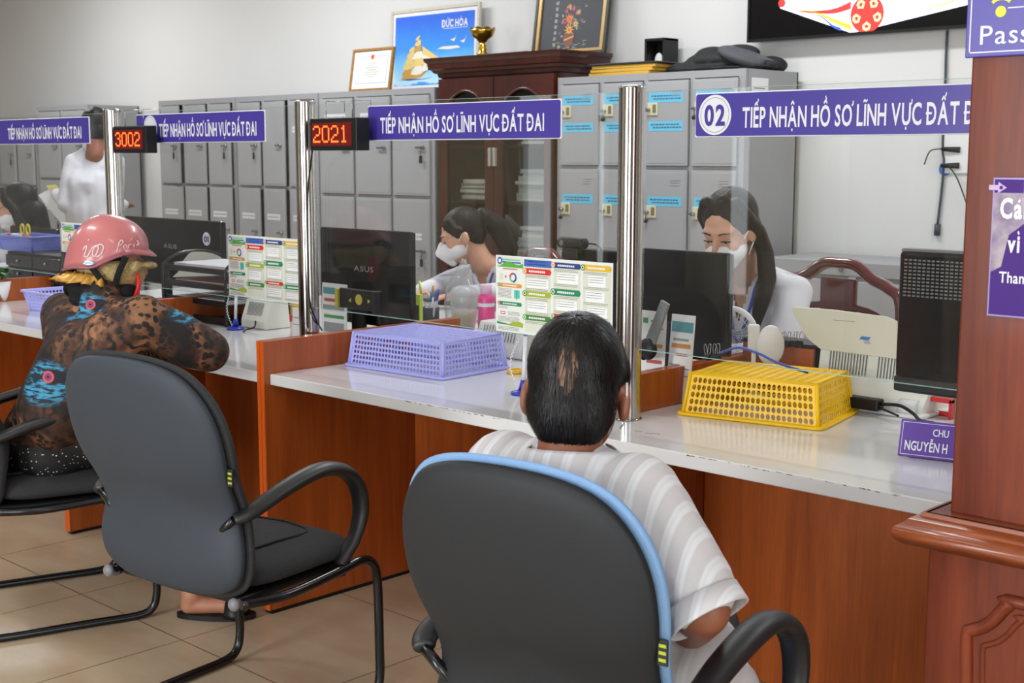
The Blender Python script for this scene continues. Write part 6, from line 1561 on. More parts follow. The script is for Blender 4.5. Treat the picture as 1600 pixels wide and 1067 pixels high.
rp = nt.nodes.new('ShaderNodeValToRGB'); rp.color_ramp.elements[0].position = .046; rp.color_ramp.elements[1].position = .074
rp.color_ramp.elements[0].color = lin((134, 104, 84)); rp.color_ramp.elements[1].color = lin((19, 16, 17))
L = nt.links.new; L(tcn.outputs['Object'], vs_.inputs[0]); L(vs_.outputs[0], sc_.inputs[0]); L(sc_.outputs[0], ln_.inputs[0]); L(tcn.outputs['Object'], nz.inputs['Vector'])
L(nz.outputs['Fac'], ad.inputs[0]); L(ln_.outputs['Value'], ad.inputs[2]); L(ad.outputs[0], rp.inputs[0]); L(rp.outputs[0], b.inputs['Base Color'])
HS = mat('hair_strand', (20, 17, 18), .42, spec=.3)
def zone_(p): return not ((p.y > .045 and p.z < .06)) and not ((Vector((p.x-crownl.x, (p.z-crownl.z)*.42))).length < .017 and p.y < 0 and random.random() < .82) and not (abs(p.x) > .07 and p.z < -.0)
strands('hair_locks', Matrix.Translation(-O2) @ Hm, pm, HS, 6500, (.083, .104, .124), 5, -.125, (.02, .045), zone=zone_, w=.0010, surf=BVHTree.FromPolygons([v.co for v in hair.data.vertices], [tuple(p.vertices) for p in hair.data.polygons]))
# striped shirt
SH = mat('striped_shirt', (200, 198, 200), .85, bump=.15, bump_scale=10)
nt = SH.node_tree; b = nt.nodes['Principled BSDF']; L = nt.links.new
geo = nt.nodes.new('ShaderNodeTexCoord'); dt = nt.nodes.new('ShaderNodeVectorMath'); dt.operation = 'DOT_PRODUCT'; dt.inputs[1].default_value = ((shR-shL).normalized()*.93 + Vector((0, 0, .0)))
L(geo.outputs['Object'], dt.inputs[0])
fr_ = nt.nodes.new('ShaderNodeMath'); fr_.operation = 'MULTIPLY'; fr_.inputs[1].default_value = 1/.030; L(dt.outputs['Value'], fr_.inputs[0])
f2 = nt.nodes.new('ShaderNodeMath'); f2.operation = 'FRACT'; L(fr_.outputs[0], f2.inputs[0])
r_ = nt.nodes.new('ShaderNodeValToRGB'); e = r_.color_ramp.elements; e[0].position = 0; e[0].color = lin((190, 186, 188)); e[1].position = 1; e[1].color = lin((190, 186, 188))
for p_, c in ((.30, (186, 182, 184)), (.38, (206, 206, 210)), (.50, (200, 198, 200)), (.58, (208, 208, 212)), (.68, (206, 206, 210)), (.76, (190, 186, 188))): q = e.new(p_); q.color = lin(c)
L(f2.outputs[0], r_.inputs[0]); L(r_.outputs[0], b.inputs['Base Color'])
slR = shR.lerp(elR, .78); slL = shL.lerp(elL, .75)
sp = [cap(shL, shR, .066, .064), cap(nb+Vector((0, 0, -.035)), chest, .085, .13), cap(shL.lerp(nb, .2), waist.lerp(shL, .15), .085, .125), cap(shR.lerp(nb, .2), waist.lerp(shR, .12), .082, .125), cap(chest, waist, .135, .14), cap(waist, pel+Vector((0, 0, .0)), .14, .145),
      cap(pel-hipv*.05, pel+hipv*.07, .135, .135), cap(nb.lerp(shL, .0), shL, .058, .064), cap(nb, shR, .058, .064)]
sp += chain([shR, shR.lerp(slR, .6), slR], (.066, .068, .066)) + chain([shL, shL.lerp(slL, .5), slL], (.066, .064, .060))
sp += [cap(pel+hipv*.10+Vector((0, 0, .02)), pel+hipv*.16+fwd*.04+Vector((0, 0, -.03)), .09, .06)]
def wr(v):
    p = v+O2; k = noise.noise(Vector((p.x*9, p.y*9, p.z*6)))*.006+noise.noise(Vector((p.x*22, p.y*22, p.z*9)))*.0025
    return v+Vector((-.4, -.8, .1))*k
shirt = blob('shirt', loc(sp, O2), SH, pm, .007, 4, post=wr, cut=[((slR-O2)+(elR-shR).normalized()*.012, (elR-shR).normalized())] if False else None)
# sleeve cuff
ax = (elR-shR).normalized(); u, v = frame_of(ax); bm = newbm()
cpt = slR+ax*.052-O2
tube(bm, [cpt-ax*.03, cpt, cpt+ax*.004], [.064, .066, .066], 28, caps=False); c_ = obj('cuff', bm, SH, shirt, smooth=True); solid(c_, .003)
# collar
bm = newbm(); cen = dep(893, 721, 2.155)-O2; fdir = Vector((-.5, .866, 0)); sdir = Vector((.866, .5, 0)); A = []; B = []; Cc = []
for k in range(29):
    an = math.radians(-235+290*k/28) if False else math.radians(-90-140+280*k/28)
    rx, ry = .071, .072
    d = sdir*math.cos(an)*rx+fdir*math.sin(an)*ry
    back = max(0, -math.sin(an))
    A.append(bm.verts.new(cen+d*1.0+Vector((0, 0, .020+.012*back)))); B.append(bm.verts.new(cen+d*1.10+Vector((0, 0, .014+.012*back)))); Cc.append(bm.verts.new(cen+d*1.42+Vector((0, 0, -.030+.002*back))))
for k in range(28): bm.faces.new((A[k], A[k+1], B[k+1], B[k])); bm.faces.new((B[k], B[k+1], Cc[k+1], Cc[k]))
c_ = obj('collar', bm, SH, shirt, smooth=True); solid(c_, .003)
TROU = mat('dark_trousers', (36, 36, 44), .85)
blob('trousers', loc([cap(pel+Vector((0, 0, -.02)), pel+fwd*.05+Vector((0, 0, -.02)), .125, .12)]+chain([hipR, knR, anR+Vector((0, 0, .05))], (.086, .064, .055))+chain([hipL, knL, anL+Vector((0, 0, .05))], (.098, .07, .055)), O2), TROU, pm, .009, 3)
# white ear loop of his mask
bm = newbm(); Mx = Matrix.Translation(-O2) @ Hm
tube(bm, [Mx @ Vector(p) for p in spline([(.070, .035, -.06), (.079, .012, -.052), (.084, -.012, -.038), (.0865, -.026, -.012), (.084, -.02, .012)], 5)], .0018, 6); obj('ear_loop', bm, MASKW, pm)
mk = mask_part(pm, Mx @ Matrix.Diagonal((.84, 1, .9, 1)))

# ---- customer with the pink helmet ---------------------------------------------------
O0 = Vector((C0_[0], C0_[1], 0)); pw = thing('person', 'person in a pink helmet and leopard-print top leaning on the counter at left', 'person', O0)
Hw = look(dep(170, 406, 4.12), (.62, .78), .12, -.05, 1.0)
f0 = Vector((-math.sin(PH0), math.cos(PH0), 0)); h0 = Vector((math.cos(PH0), math.sin(PH0), 0))
pelw = O0+Vector((.02, -.02, .56)); abd = dep(88, 640, 4.02); ch = dep(130, 560, 4.0); nbw = dep(160, 480, 4.08)
sR = dep(222, 500, 3.93); sL = dep(100, 492, 4.30); eR = dep(325, 548, 4.02); eR.z = max(eR.z, ZC+.045); wR = dep(240, 530, 4.25); wR.z = ZC+.05
eL = dep(120, 540, 4.5); eL.z = ZC+.05; wL = dep(215, 520, 4.4); wL.z = ZC+.05
hR, hL = pelw+h0*.09, pelw-h0*.09; kR, kL = hR+f0*.38+h0*.08, hL+f0*.40-h0*.04
ftR = at(352, 950, 2, .03); aR = at(300, 930, 2, .07); aL = kL+Vector((0, 0, -.46))+f0*.03
sk = head_prims(Hw)+[cap(Hw @ Vector((0, -.03, -.12)), nbw, .05, .06), cap(nbw, ch, .048, .08), cap(ch, pelw, .09, .09)]
sk += chain([sR, eR, wR], (.045, .042, .028))+chain([sL, eL, wL], (.045, .04, .028))
sk += hand_prims(wR, wR+Vector((-.5, .5, -.1)), None, (0, 0, 1), .95, .15)+hand_prims(wL, wL+Vector((.5, -.1, -.05)), None, (0, 0, 1), .95, .15)
sk += chain([hR, kR, aR], (.08, .05, .034))+chain([hL, kL, aL], (.08, .05, .034))
fd = (ftR-aR); fd.z = 0; fd.normalize(); fdir2 = fd
for a_, d_ in ((aR, fd), (aL, f0)):
    heel = Vector((a_.x, a_.y, .038)); sk += [cap(a_, heel-d_*.01, .032, .028), cap(heel-d_*.01, heel+d_*.10, .028, .024), cap(heel+d_*.10, heel+d_*.16+Vector((0, 0, -.008)), .026, .016)]
    for j in range(5): sd_ = d_.cross(Vector((0, 0, 1))); q = heel+d_*(.155-.008*abs(j-1.5))+sd_*(.026-.013*j); sk.append(cap(q, q+d_*.025, .009-.0008*j, .008-.0008*j))
blob('body', loc(sk, O0), SKIN, pw, .006, 3)
for a_, d_ in ((aR, fd), (aL, f0)):
    s_ = d_.cross(Vector((0, 0, 1))); hq = Vector((a_.x, a_.y, 0)); bm = newbm(); out = []
    for k in range(28):
        an = 2*PI*k/28; u, w_ = math.cos(an), math.sin(an); l_ = .075+u*.125; wd = .042*(1+.15*u)*w_; out.append(hq-O0+d_*l_+s_*wd)
    A = [bm.verts.new(p+Vector((0, 0, .0005))) for p in out]; B = [bm.verts.new(p+Vector((0, 0, .016))) for p in out]; bm.faces.new(A[::-1]); bm.faces.new(B)
    for k in range(28): bm.faces.new((A[k], A[(k+1) % 28], B[(k+1) % 28], B[k]))
    st = obj('slipper', bm, BLACKP, pw)
    bm = newbm(); pts = [hq-O0+d_*(.11)+s_*(.046*math.cos(PI*k/12))+Vector((0, 0, .012+.050*math.sin(PI*k/12))) for k in range(13)]; pts2 = [p+d_*.06+Vector((0, 0, -.012)) for p in pts]
    A = [bm.verts.new(p) for p in pts]; B = [bm.verts.new(p) for p in pts2]
    for k in range(12): bm.faces.new((A[k], A[k+1], B[k+1], B[k]))
    solid(obj('strap', bm, BLACKP, st, smooth=True), .004)
# leopard-print top
LP = mat('leopard_top', (96, 62, 42), .75)
nt = LP.node_tree; b = nt.nodes['Principled BSDF']; N = nt.nodes.new; L = nt.links.new
tc = N('ShaderNodeTexCoord'); ns = N('ShaderNodeTexNoise'); ns.inputs['Scale'].default_value = 5.5; ns.inputs['Detail'].default_value = 3; ns.inputs['Distortion'].default_value = 1.5
L(tc.outputs['Object'], ns.inputs['Vector'])
base = N('ShaderNodeValToRGB'); e = base.color_ramp.elements; e[0].position = .38; e[0].color = lin((24, 17, 16)); e[1].position = .72; e[1].color = lin((168, 116, 80))
q = e.new(.53); q.color = lin((74, 44, 28)); L(ns.outputs['Fac'], base.inputs[0])
mpv = N('ShaderNodeMapping'); mpv.inputs['Scale'].default_value = (1, 1, 1); dv = N('ShaderNodeTexNoise'); dv.inputs['Scale'].default_value = 20; L(tc.outputs['Object'], dv.inputs['Vector'])
mxv = N('ShaderNodeVectorMath'); mxv.operation = 'MULTIPLY_ADD'; mxv.inputs[1].default_value = (.03, .03, .03); L(dv.outputs['Color'], mxv.inputs[0]); L(tc.outputs['Object'], mxv.inputs[2])
vo = N('ShaderNodeTexVoronoi'); vo.inputs['Scale'].default_value = 46; L(mxv.outputs[0], vo.inputs['Vector'])
vr = N('ShaderNodeValToRGB'); vr.color_ramp.elements[0].position = .40; vr.color_ramp.elements[0].color = (1, 1, 1, 1); vr.color_ramp.elements[1].position = .50; vr.color_ramp.elements[1].color = (0, 0, 0, 1); L(vo.outputs['Distance'], vr.inputs[0])
# stripes (tiger) on another noise
wv = N('ShaderNodeTexWave'); wv.inputs['Scale'].default_value = 9; wv.inputs['Distortion'].default_value = 9; wv.inputs['Detail'].default_value = 3; wv.inputs['Detail Scale'].default_value = 1.6; L(tc.outputs['Object'], wv.inputs['Vector'])
wr_ = N('ShaderNodeValToRGB'); wr_.color_ramp.elements[0].position = .22; wr_.color_ramp.elements[0].color = (1, 1, 1, 1); wr_.color_ramp.elements[1].position = .5; wr_.color_ramp.elements[1].color = (0, 0, 0, 1); L(wv.outputs['Fac'], wr_.inputs[0])
sw = N('ShaderNodeTexNoise'); sw.inputs['Scale'].default_value = 3.2; L(tc.outputs['Object'], sw.inputs['Vector']); swr = N('ShaderNodeValToRGB'); swr.color_ramp.elements[0].position = .50; swr.color_ramp.elements[1].position = .60; L(sw.outputs['Fac'], swr.inputs[0])
mm = N('ShaderNodeMixRGB'); L(swr.outputs[0], mm.inputs[0]); L(vr.outputs[0], mm.inputs[1]); L(wr_.outputs[0], mm.inputs[2])
m1 = N('ShaderNodeMixRGB'); m1.inputs[2].default_value = lin((26, 19, 18)); L(mm.outputs[0], m1.inputs[0]); L(base.outputs[0], m1.inputs[1])
last = m1.outputs[0]
tp = [cap(pelw, abd, .135, .115), cap(abd, ch, .12, .125), cap(ch, nbw+Vector((0, 0, -.05)), .125, .075), cap(sL, sR, .068, .068), cap(sR, ch, .078, .11), cap(sL, ch, .075, .11), cap(pelw-h0*.06, pelw+h0*.06, .12, .12)]
tp += chain([sR, sR.lerp(eR, .55), eR], (.072, .076, .066))+chain([eR, wR], (.062, .045))+chain([sL, eL, wL], (.068, .06, .042))+[cap(nbw+Vector((0, 0, -.03)), nbw+Vector((0, 0, .035)), .078, .064)]
def wr2(v):
    p = v+O0; k = noise.noise(Vector((p.x*10, p.y*10, p.z*7)))*.007; q = v+Vector((.5, -.7, .2))*k
    return q
top_ = blob('top', loc(tp, O0), LP, pw, .008, 4, post=wr2)
bvh = BVHTree.FromPolygons([v.co+O0 for v in top_.data.vertices], [tuple(p.vertices) for p in top_.data.polygons])
def hit(px, py):
    d = ray(px, py).normalized(); h = bvh.ray_cast(C0, d); return h[0]
eyes = []
for (px, py, s_) in ((146, 476, 1.0), (80, 589, 1.15)):
    h_ = hit(px, py)
    if h_ is None: h_ = dep(px, py, 3.9)
    eyes.append((h_-O0, s_))
def dist_node(pt, sc=(1, 1, 1), nz=None, amt=0):
    s1 = N('ShaderNodeVectorMath'); s1.operation = 'SUBTRACT'; s1.inputs[1].default_value = pt; L(tc.outputs['Object'], s1.inputs[0])
    s2 = N('ShaderNodeVectorMath'); s2.operation = 'MULTIPLY'; s2.inputs[1].default_value = sc; L(s1.outputs[0], s2.inputs[0])
    s3 = N('ShaderNodeVectorMath'); s3.operation = 'LENGTH'; L(s2.outputs[0], s3.inputs[0]); o = s3.outputs['Value']
    if nz:
        s4 = N('ShaderNodeMath'); s4.operation = 'MULTIPLY_ADD'; s4.inputs[1].default_value = amt; L(nz.outputs['Fac'], s4.inputs[0]); L(o, s4.inputs[2]); o = s4.outputs[0]
    return o
def over(prev, dist, r0, r1, col):
    rr = N('ShaderNodeMapRange'); rr.inputs['From Min'].default_value = r0; rr.inputs['From Max'].default_value = r1; rr.inputs['To Min'].default_value = 1; rr.inputs['To Max'].default_value = 0; L(dist, rr.inputs['Value'])
    mx = N('ShaderNodeMixRGB'); L(rr.outputs[0], mx.inputs[0]); L(prev, mx.inputs[1])
    if isinstance(col, tuple): mx.inputs[2].default_value = lin(col)
    else: L(col, mx.inputs[2])
    return mx.outputs[0]
hn = N('ShaderNodeTexNoise'); hn.inputs['Scale'].default_value = 26; hn.inputs['Detail'].default_value = 5
hm = N('ShaderNodeMapping'); hm.inputs['Scale'].default_value = (1, 1, 5); hm.inputs['Rotation'].default_value = (0, .7, 0); L(tc.outputs['Object'], hm.inputs[0]); L(hm.outputs[0], hn.inputs['Vector'])
br_ = N('ShaderNodeValToRGB'); br_.color_ramp.elements[0].position = .45; br_.color_ramp.elements[0].color = lin((24, 40, 52)); br_.color_ramp.elements[1].position = .56; br_.color_ramp.elements[1].color = lin((66, 150, 190)); L(hn.outputs['Fac'], br_.inputs[0])
for pt, s_ in eyes:
    d1 = dist_node(pt+Vector((-.02, -.01, -.02)), (1, 1, 1.35), hn, .07); last = over(last, d1, .098*s_, .118*s_, br_.outputs[0])
    d2 = dist_node(pt+Vector((.008, .008, 0)), (.55, .55, 1.30)); last = over(last, d2, .021*s_, .024*s_, (20, 18, 36))
    d3 = dist_node(pt+Vector((-.008, -.006, 0)), (1, 1, 1.05)); last = over(last, d3, .0150*s_, .0175*s_, (206, 84, 82)); last = over(last, d3, .0095*s_, .0105*s_, (60, 70, 140)); last = over(last, d3, .006*s_, .0068*s_, (170, 60, 80)); last = over(last, d3, .0032*s_, .004*s_, (20, 14, 24))
# blue fringe along the sleeve
pe = dep(300, 520, 3.95)-O0; d4 = dist_node(pe+Vector((0, 0, .055)), (.8, .8, 2.0), hn, .08); last = over(last, d4, .085, .10, br_.outputs[0])
L(last, b.inputs['Base Color'])
# spotted black trousers
SP = mat('spotted_trousers', (14, 14, 16), .7); nt = SP.node_tree; b = nt.nodes['Principled BSDF']; v_ = nt.nodes.new('ShaderNodeTexVoronoi'); v_.inputs['Scale'].default_value = 75; tt = nt.nodes.new('ShaderNodeTexCoord'); nt.links.new(tt.outputs['Object'], v_.inputs['Vector'])
r_ = nt.nodes.new('ShaderNodeValToRGB'); r_.color_ramp.elements[0].position = .14; r_.color_ramp.elements[0].color = lin((200, 200, 200)); r_.color_ramp.elements[1].position = .2; r_.color_ramp.elements[1].color = lin((14, 14, 16)); nt.links.new(v_.outputs['Distance'], r_.inputs[0]); nt.links.new(r_.outputs[0], b.inputs['Base Color'])
blob('trousers', loc([cap(pelw+Vector((0, 0, -.03))-f0*.02, pelw+f0*.05+Vector((0, 0, -.03)), .128, .12), cap(pelw-h0*.05+Vector((0, 0, -.03)), pelw+h0*.06+Vector((0, 0, -.03)), .125, .125)]+chain([hR, kR, aR+Vector((0, 0, .09))], (.10, .07, .05))+chain([hL, kL, aL+Vector((0, 0, .09))], (.10, .07, .05)), O0), SP, pw, .009, 3)
# head coverings, in head space
MW = Matrix.Translation(-O0) @ Hw
def inhead(o): o.data.transform(MW); o.parent = pw; return o
inhead(blob('hair', [ell((0, -.02, .02), (.084, .102, .085)), ell((0, -.07, -.075), (.055, .045, .055)), cap((0, -.075, -.06), (0, -.10, -.10), .045, .03)], HAIR, None, .007, 3, cut=[((0, .05, 0), (0, 1, .3))]))
STRAW = mat('straw_cloth', (188, 164, 112), .85, noise_amt=.3, noise_scale=120, bump=.6, bump_scale=160)
inhead(blob('sun_hood', [ell((0, .008, -.035), (.090, .108, .062)), cap((-.06, .085, -.01), (.06, .085, -.01), .022), ell((0, .120, -.002), (.06, .028, .012))], STRAW, None, .006, 2))
bm = newbm(); rings = []
for j in range(5):
    ring = []
    for k in range(40):
        a = PI*(.95+1.1*k/39); rr = 1+.05*math.sin(k*1.7)*j; z = -.045-.008*j+.005*math.sin(k*2.3+j)
        ring.append(bm.verts.new((.088*rr*math.cos(a)*(1+.05*j), -.01+.105*rr*math.sin(a)*(1+.08*j), z)))
    rings.append(ring)
for a, b_ in zip(rings, rings[1:]):
    for k in range(39): bm.faces.new((a[k], a[k+1], b_[k+1], b_[k]))
inhead(solid(obj('golden_scarf', bm, mat('gold_satin', (196, 146, 62), .3, .2), None, smooth=True), .004))
SCARF = mat('black_scarf', (16, 15, 16), .9, bump=.5, bump_scale=150)
inhead(blob('neck_scarf', [ell((0, -.004, -.096), (.090, .106, .036)), cap((-.03, .055, -.095), (.03, .055, -.095), .045), ell((0, -.06, -.10), (.07, .055, .04)), ell((0, -.05, -.13), (.07, .06, .03))], SCARF, None, .007, 2))
bm = newbm(); tube(bm, spline([(.055, .098, -.03), (.060, .105, -.06), (.055, .10, -.09), (.045, .085, -.12)], 6), [.006+.006*math.sin(PI*k/18) for k in range(19)], 10, flat=(.6, 1.6)); inhead(obj('red_trim', bm, mat('bright_red', (222, 34, 34), .5), None, smooth=True))
# helmet shell
HEL = mat('pink_helmet', (194, 112, 114), .34, noise_amt=.08, noise_scale=14, coat=.4)
bm = newbm(); nU, nV = 44, 16; rings = []
def edge_z(an):   # lower rim: high at the front, dips over the ear, rises a little at the nape
    c = math.sin(an)       # +1 front (+y), -1 back
    return .006+.036*max(0, c)-.020*math.exp(-((c+.15)/.38)**2)-.052*max(0, -c)
for j in range(nV+1):
    v = j/nV; ring = []
    for k in range(nU):
        an = 2*PI*k/nU; zr = edge_z(an); th = (1-v)*PI/2
        z0 = -.0+zr; R_ = math.sin(PI/2*min(1, v*1.0))
        ph_ = v*(PI/2); rad = math.sin(ph_); hz_ = math.cos(ph_)
        z = z0+(.140-z0)*hz_**.92
        ring.append(bm.verts.new((.108*rad**.92*math.cos(an), -.008+.124*rad**.92*math.sin(an), z)))
    rings.append(ring)
for a, b_ in zip(rings[1:], rings[2:]):
    for k in range(nU): bm.faces.new((a[k], a[(k+1) % nU], b_[(k+1) % nU], b_[k]))
c_ = bm.verts.new((0, -.008, .140))
for k in range(nU): bm.faces.new((rings[1][k], rings[1][(k+1) % nU], c_))
for v in rings[0]: bm.verts.remove(v)
rimp = [v.co.copy() for v in rings[-1]]
hel = inhead(solid(obj('helmet', bm, HEL, None, smooth=True), .006, -1))
bm = newbm(); tube(bm, rimp, .0045, 8, closed=True); o = obj('rim_trim', bm, mat('helmet_rim', (150, 92, 108), .4), hel, smooth=True); o.data.transform(MW)
bm = newbm()
ph0 = []
for k in range(13):
    an = PI/2-1.0+2.0*k/12; p = Vector((.108*math.cos(an), -.008+.124*math.sin(an), .045)); o1 = Vector((.108*math.cos(an)*.97, -.008+(.124+.026*math.sin(PI*k/12))*math.sin(an), .028)); ph0.append((bm.verts.new(p), bm.verts.new(o1)))
for a, b_ in zip(ph0, ph0[1:]): bm.faces.new((a[0], b_[0], b_[1], a[1]))
o = solid(obj('peak', bm, HEL, hel, smooth=True), .005); o.data.transform(MW)
bm = newbm(); rbox(bm, (-.010, -.142, -.055), (.010, -.128, .01), .003); tube(bm, spline([(0, -.138, -.03), (-.012, -.142, -.055), (.01, -.135, -.068)], 5), .006, 8); o = obj('rear_clip', bm, BLACKP, hel); o.data.transform(MW)
# chin straps on the visible side
for s in (-1, 1):
    bm = newbm(); x = s*.097
    tube(bm, spline([(x*1.05, .065, .02), (x*1.0, .045, -.04), (s*.072, .035, -.10)], 6), .008, 8, flat=(.35, 1.2), side=(1, 0, 0)); tube(bm, spline([(x*1.05, -.04, -.015), (x*1.02, .0, -.06), (s*.072, .03, -.10)], 6), .008, 8, flat=(.35, 1.2), side=(1, 0, 0))
    o = obj('chin_strap', bm, SCARF, hel); o.data.transform(MW)
# lettering on the helmet, laid on its shell
hb = BVHTree.FromPolygons([v.co+O0 for v in hel.data.vertices], [tuple(p.vertices) for p in hel.data.polygons])
def hpaint(paths, name, m, r):
    bm = newbm()
    for P_ in paths:
        pts = []
        for p in spline([(a, b, 0) for a, b in P_], 6):
            h = hb.ray_cast(C0, ray(p.x, p.y).normalized())
            if h[0] is not None: pts.append(h[0]+h[1]*(.0012 if h[1].dot(ray(p.x, p.y)) < 0 else -.0012)-O0)
        if len(pts) > 2: tube(bm, pts, r, 6)
    o = obj(name, bm, m, hel); return o
GP = mat('glitter_white', (226, 206, 206), .3)
hpaint([[(130, 391), (133, 386), (136, 385), (134, 394), (132, 400), (137, 401), (142, 392)], [(142, 392), (146, 386), (152, 384), (154, 389), (149, 400), (145, 398), (147, 389), (152, 384), (158, 382), (162, 386), (160, 394), (155, 400), (150, 401)], [(138, 376), (139, 375), (140, 376)]], 'painted_letters', GP, .0022)
hpaint([[(182, 394), (185, 384), (188, 376)], [(185, 381), (190, 375), (192, 379), (187, 384)], [(195, 389), (193, 385), (197, 383), (199, 389)], [(201, 388), (201, 383), (205, 382)], [(209, 386), (209, 381)], [(213, 384), (216, 379), (214, 376)], [(216, 384), (217, 379)]], 'painted_word', GP, .0014)
hpaint([[(131, 411), (136, 413), (142, 413), (147, 411), (140, 409), (133, 410)]], 'silver_sticker', mat('holo_silver', (180, 206, 214), .15, .5), .0045)
hpaint([[(165, 413), (166, 413), (167, 413)], [(219, 391), (220, 391), (221, 391)]], 'rivet', mat('rivet_dark', (90, 50, 54), .4), .0035)

# ---- staff ----------------------------------------------------------------------------
def staff(label, hc, face, pitch, hairdo, mask, seat_z=.47, skin_m=SKIN2, lanyard=True, glasses=False, s=1.0, lean=.10, arms='desk', roll=0):
    O = Vector((hc.x, hc.y, 0)); t = thing('person', label, 'person', O); Hd = look(Vector((0, 0, hc.z)), face, pitch, roll, s)
    f = Vector((face[0], face[1], 0)).normalized(); bd = Vector((0.05, -1, 0)).normalized() if arms == 'desk' else f; r = Vector((bd.y, -bd.x, 0))
    nb_ = Hd @ Vector((0, -.045, -.16)); nb_.z = hc.z-.150; nb_ = nb_-f*.012; top = Vector((nb_.x, nb_.y, nb_.z))-bd*.02
    chs = top-bd*lean*.4+Vector((0, 0, -.16)); pel_ = Vector((top.x, top.y, seat_z+.10))-bd*lean
    SR_, SL_ = top+r*.165+Vector((0, 0, -.055)), top-r*.165+Vector((0, 0, -.055))
    er, el = SR_+bd*.13+r*.04+Vector((0, 0, -.22)), SL_+bd*.13-r*.04+Vector((0, 0, -.22)); wr1, wl1 = er+bd*.20-r*.09, el+bd*.20+r*.09
    for q in (er, el, wr1, wl1): q.z = max(q.z, ZC+.06)
    sk = head_prims(Hd)+[cap(Hd @ Vector((0, -.03, -.12)), top, .046, .052), cap(top, chs, .06, .09), cap(chs, pel_, .09, .10)]
    sk += chain([SR_, er, wr1], (.042, .036, .025))+chain([SL_, el, wl1], (.042, .036, .025))
    for a, b in ((wr1, er), (wl1, el)): sk += hand_prims(a, a+(a-b).normalized()*.1+Vector((0, 0, -.01)), None, (0, 0, 1), .9, .3)
    kz = seat_z+.06; k1, k2 = pel_+bd*.36+r*.10, pel_+bd*.36-r*.10; k1.z = k2.z = kz; a1, a2 = k1+Vector((0, 0, -kz+.07)), k2+Vector((0, 0, -kz+.07))
    sk += chain([pel_+r*.08, k1, a1], (.08, .052, .034))+chain([pel_-r*.08, k2, a2], (.08, .052, .034))
    for a in (a1, a2): sk += [cap(a, a+bd*.14+Vector((0, 0, -.045)), .03, .02)]
    blob('body', sk, skin_m, t, .007, 3)
    sp = [cap(SL_, SR_, .055, .055), cap(top+Vector((0, 0, -.06)), chs, .06, .115), cap(SR_, chs, .058, .10), cap(SL_, chs, .058, .10), cap(chs+r*.05, pel_+r*.05, .105, .115), cap(chs-r*.05, pel_-r*.05, .105, .115), cap(top+Vector((0, 0, -.02)), SR_, .045, .055), cap(top+Vector((0, 0, -.02)), SL_, .045, .055)]
    sp += chain([SR_, SR_.lerp(er, .55), er], (.056, .056, .05))+chain([SL_, SL_.lerp(el, .55), el], (.056, .056, .05))+chain([er, wr1], (.048, .036))+chain([el, wl1], (.048, .036))
    def wrn(v): k = noise.noise(Vector(((v.x+hc.x)*9, v.y*9, v.z*7)))*.007; return v+bd*k
    sh = blob('shirt', sp, SHIRTW, t, .008, 3, post=wrn)
    bm = bmesh.new(); bm.from_mesh(sh.data)     # open neck: a V cut out of the shirt front
    dl = []
    for fc in bm.faces:
        c_ = fc.calc_center_median(); q_ = c_-top; u_ = q_.dot(r); v_ = q_.dot(bd)
        if v_ > .02 and q_.z > -.15 and abs(u_) < .040*(1-(-q_.z)/.15)+.004: dl.append(fc)
        elif (u_*u_+v_*v_)**.5 < .060 and q_.z > -.02: dl.append(fc)
    bmesh.ops.delete(bm, geom=dl, context='FACES'); bm.to_mesh(sh.data); bm.free()
    bm = newbm()   # open collar with two points
    tb_ = BVHTree.FromPolygons([v.co for v in sh.data.vertices], [tuple(p.vertices) for p in sh.data.polygons])
    for sd in (-1, 1):
        P_ = [top+r*sd*.010+bd*.072+Vector((0, 0, -.11)), top+r*sd*.055+bd*.045+Vector((0, 0, .0)), top+r*sd*.062-bd*.02+Vector((0, 0, .028)), top-bd*.058+Vector((0, 0, .034)), top-bd*.068+Vector((0, 0, .0)), top+r*sd*.082-bd*.01+Vector((0, 0, -.012)), top+r*sd*.088+bd*.06+Vector((0, 0, -.055))]
        for i_ in range(len(P_)):
            if i_ in (2, 3): continue
            d_ = P_[i_]-top; d_.z = 0; d_.normalize(); h_ = tb_.ray_cast(P_[i_]+d_*.3, -d_)
            if h_[0] is not None: P_[i_] = h_[0]+d_*.006
        vs = [bm.verts.new(p) for p in P_]
        bm.faces.new((vs[0], vs[1], vs[6])); bm.faces.new((vs[1], vs[2], vs[5], vs[6])); bm.faces.new((vs[2], vs[3], vs[4], vs[5]))
    solid(obj('collar', bm, SHIRTW, sh, smooth=True), .004)
    blob('trousers', chain([pel_+r*.08, k1, a1+Vector((0, 0, .04))], (.10, .07, .05))+chain([pel_-r*.08, k2, a2+Vector((0, 0, .04))], (.10, .07, .05))+[cap(pel_-r*.05, pel_+r*.05, .12)], TROU, t, .01, 2)
    if lanyard:
        bm = newbm()
        sb = BVHTree.FromPolygons([v.co for v in sh.data.vertices], [tuple(p.vertices) for p in sh.data.polygons])
        for sd in (-1, 1):
            pts = []
            for k in range(9):
                u = k/8; z = top.z-.02-u*.22; x = r*sd*(.062*(1-u)+.002)
                h = sb.ray_cast(Vector((top.x, top.y, z))+x+bd*.5, -bd)
                if h[0] is not None: pts.append(h[0]+bd*.004)
            if len(pts) > 2: tube(bm, pts, .006, 6, flat=(1, .35), side=tuple(r))
        obj('lanyard', bm, mat('lanyard_blue', (50, 70, 176), .5), t)
    face_parts(t, Hd)
    if mask: mask_part(t, Hd, mask)
    hairdo(t, Hd)
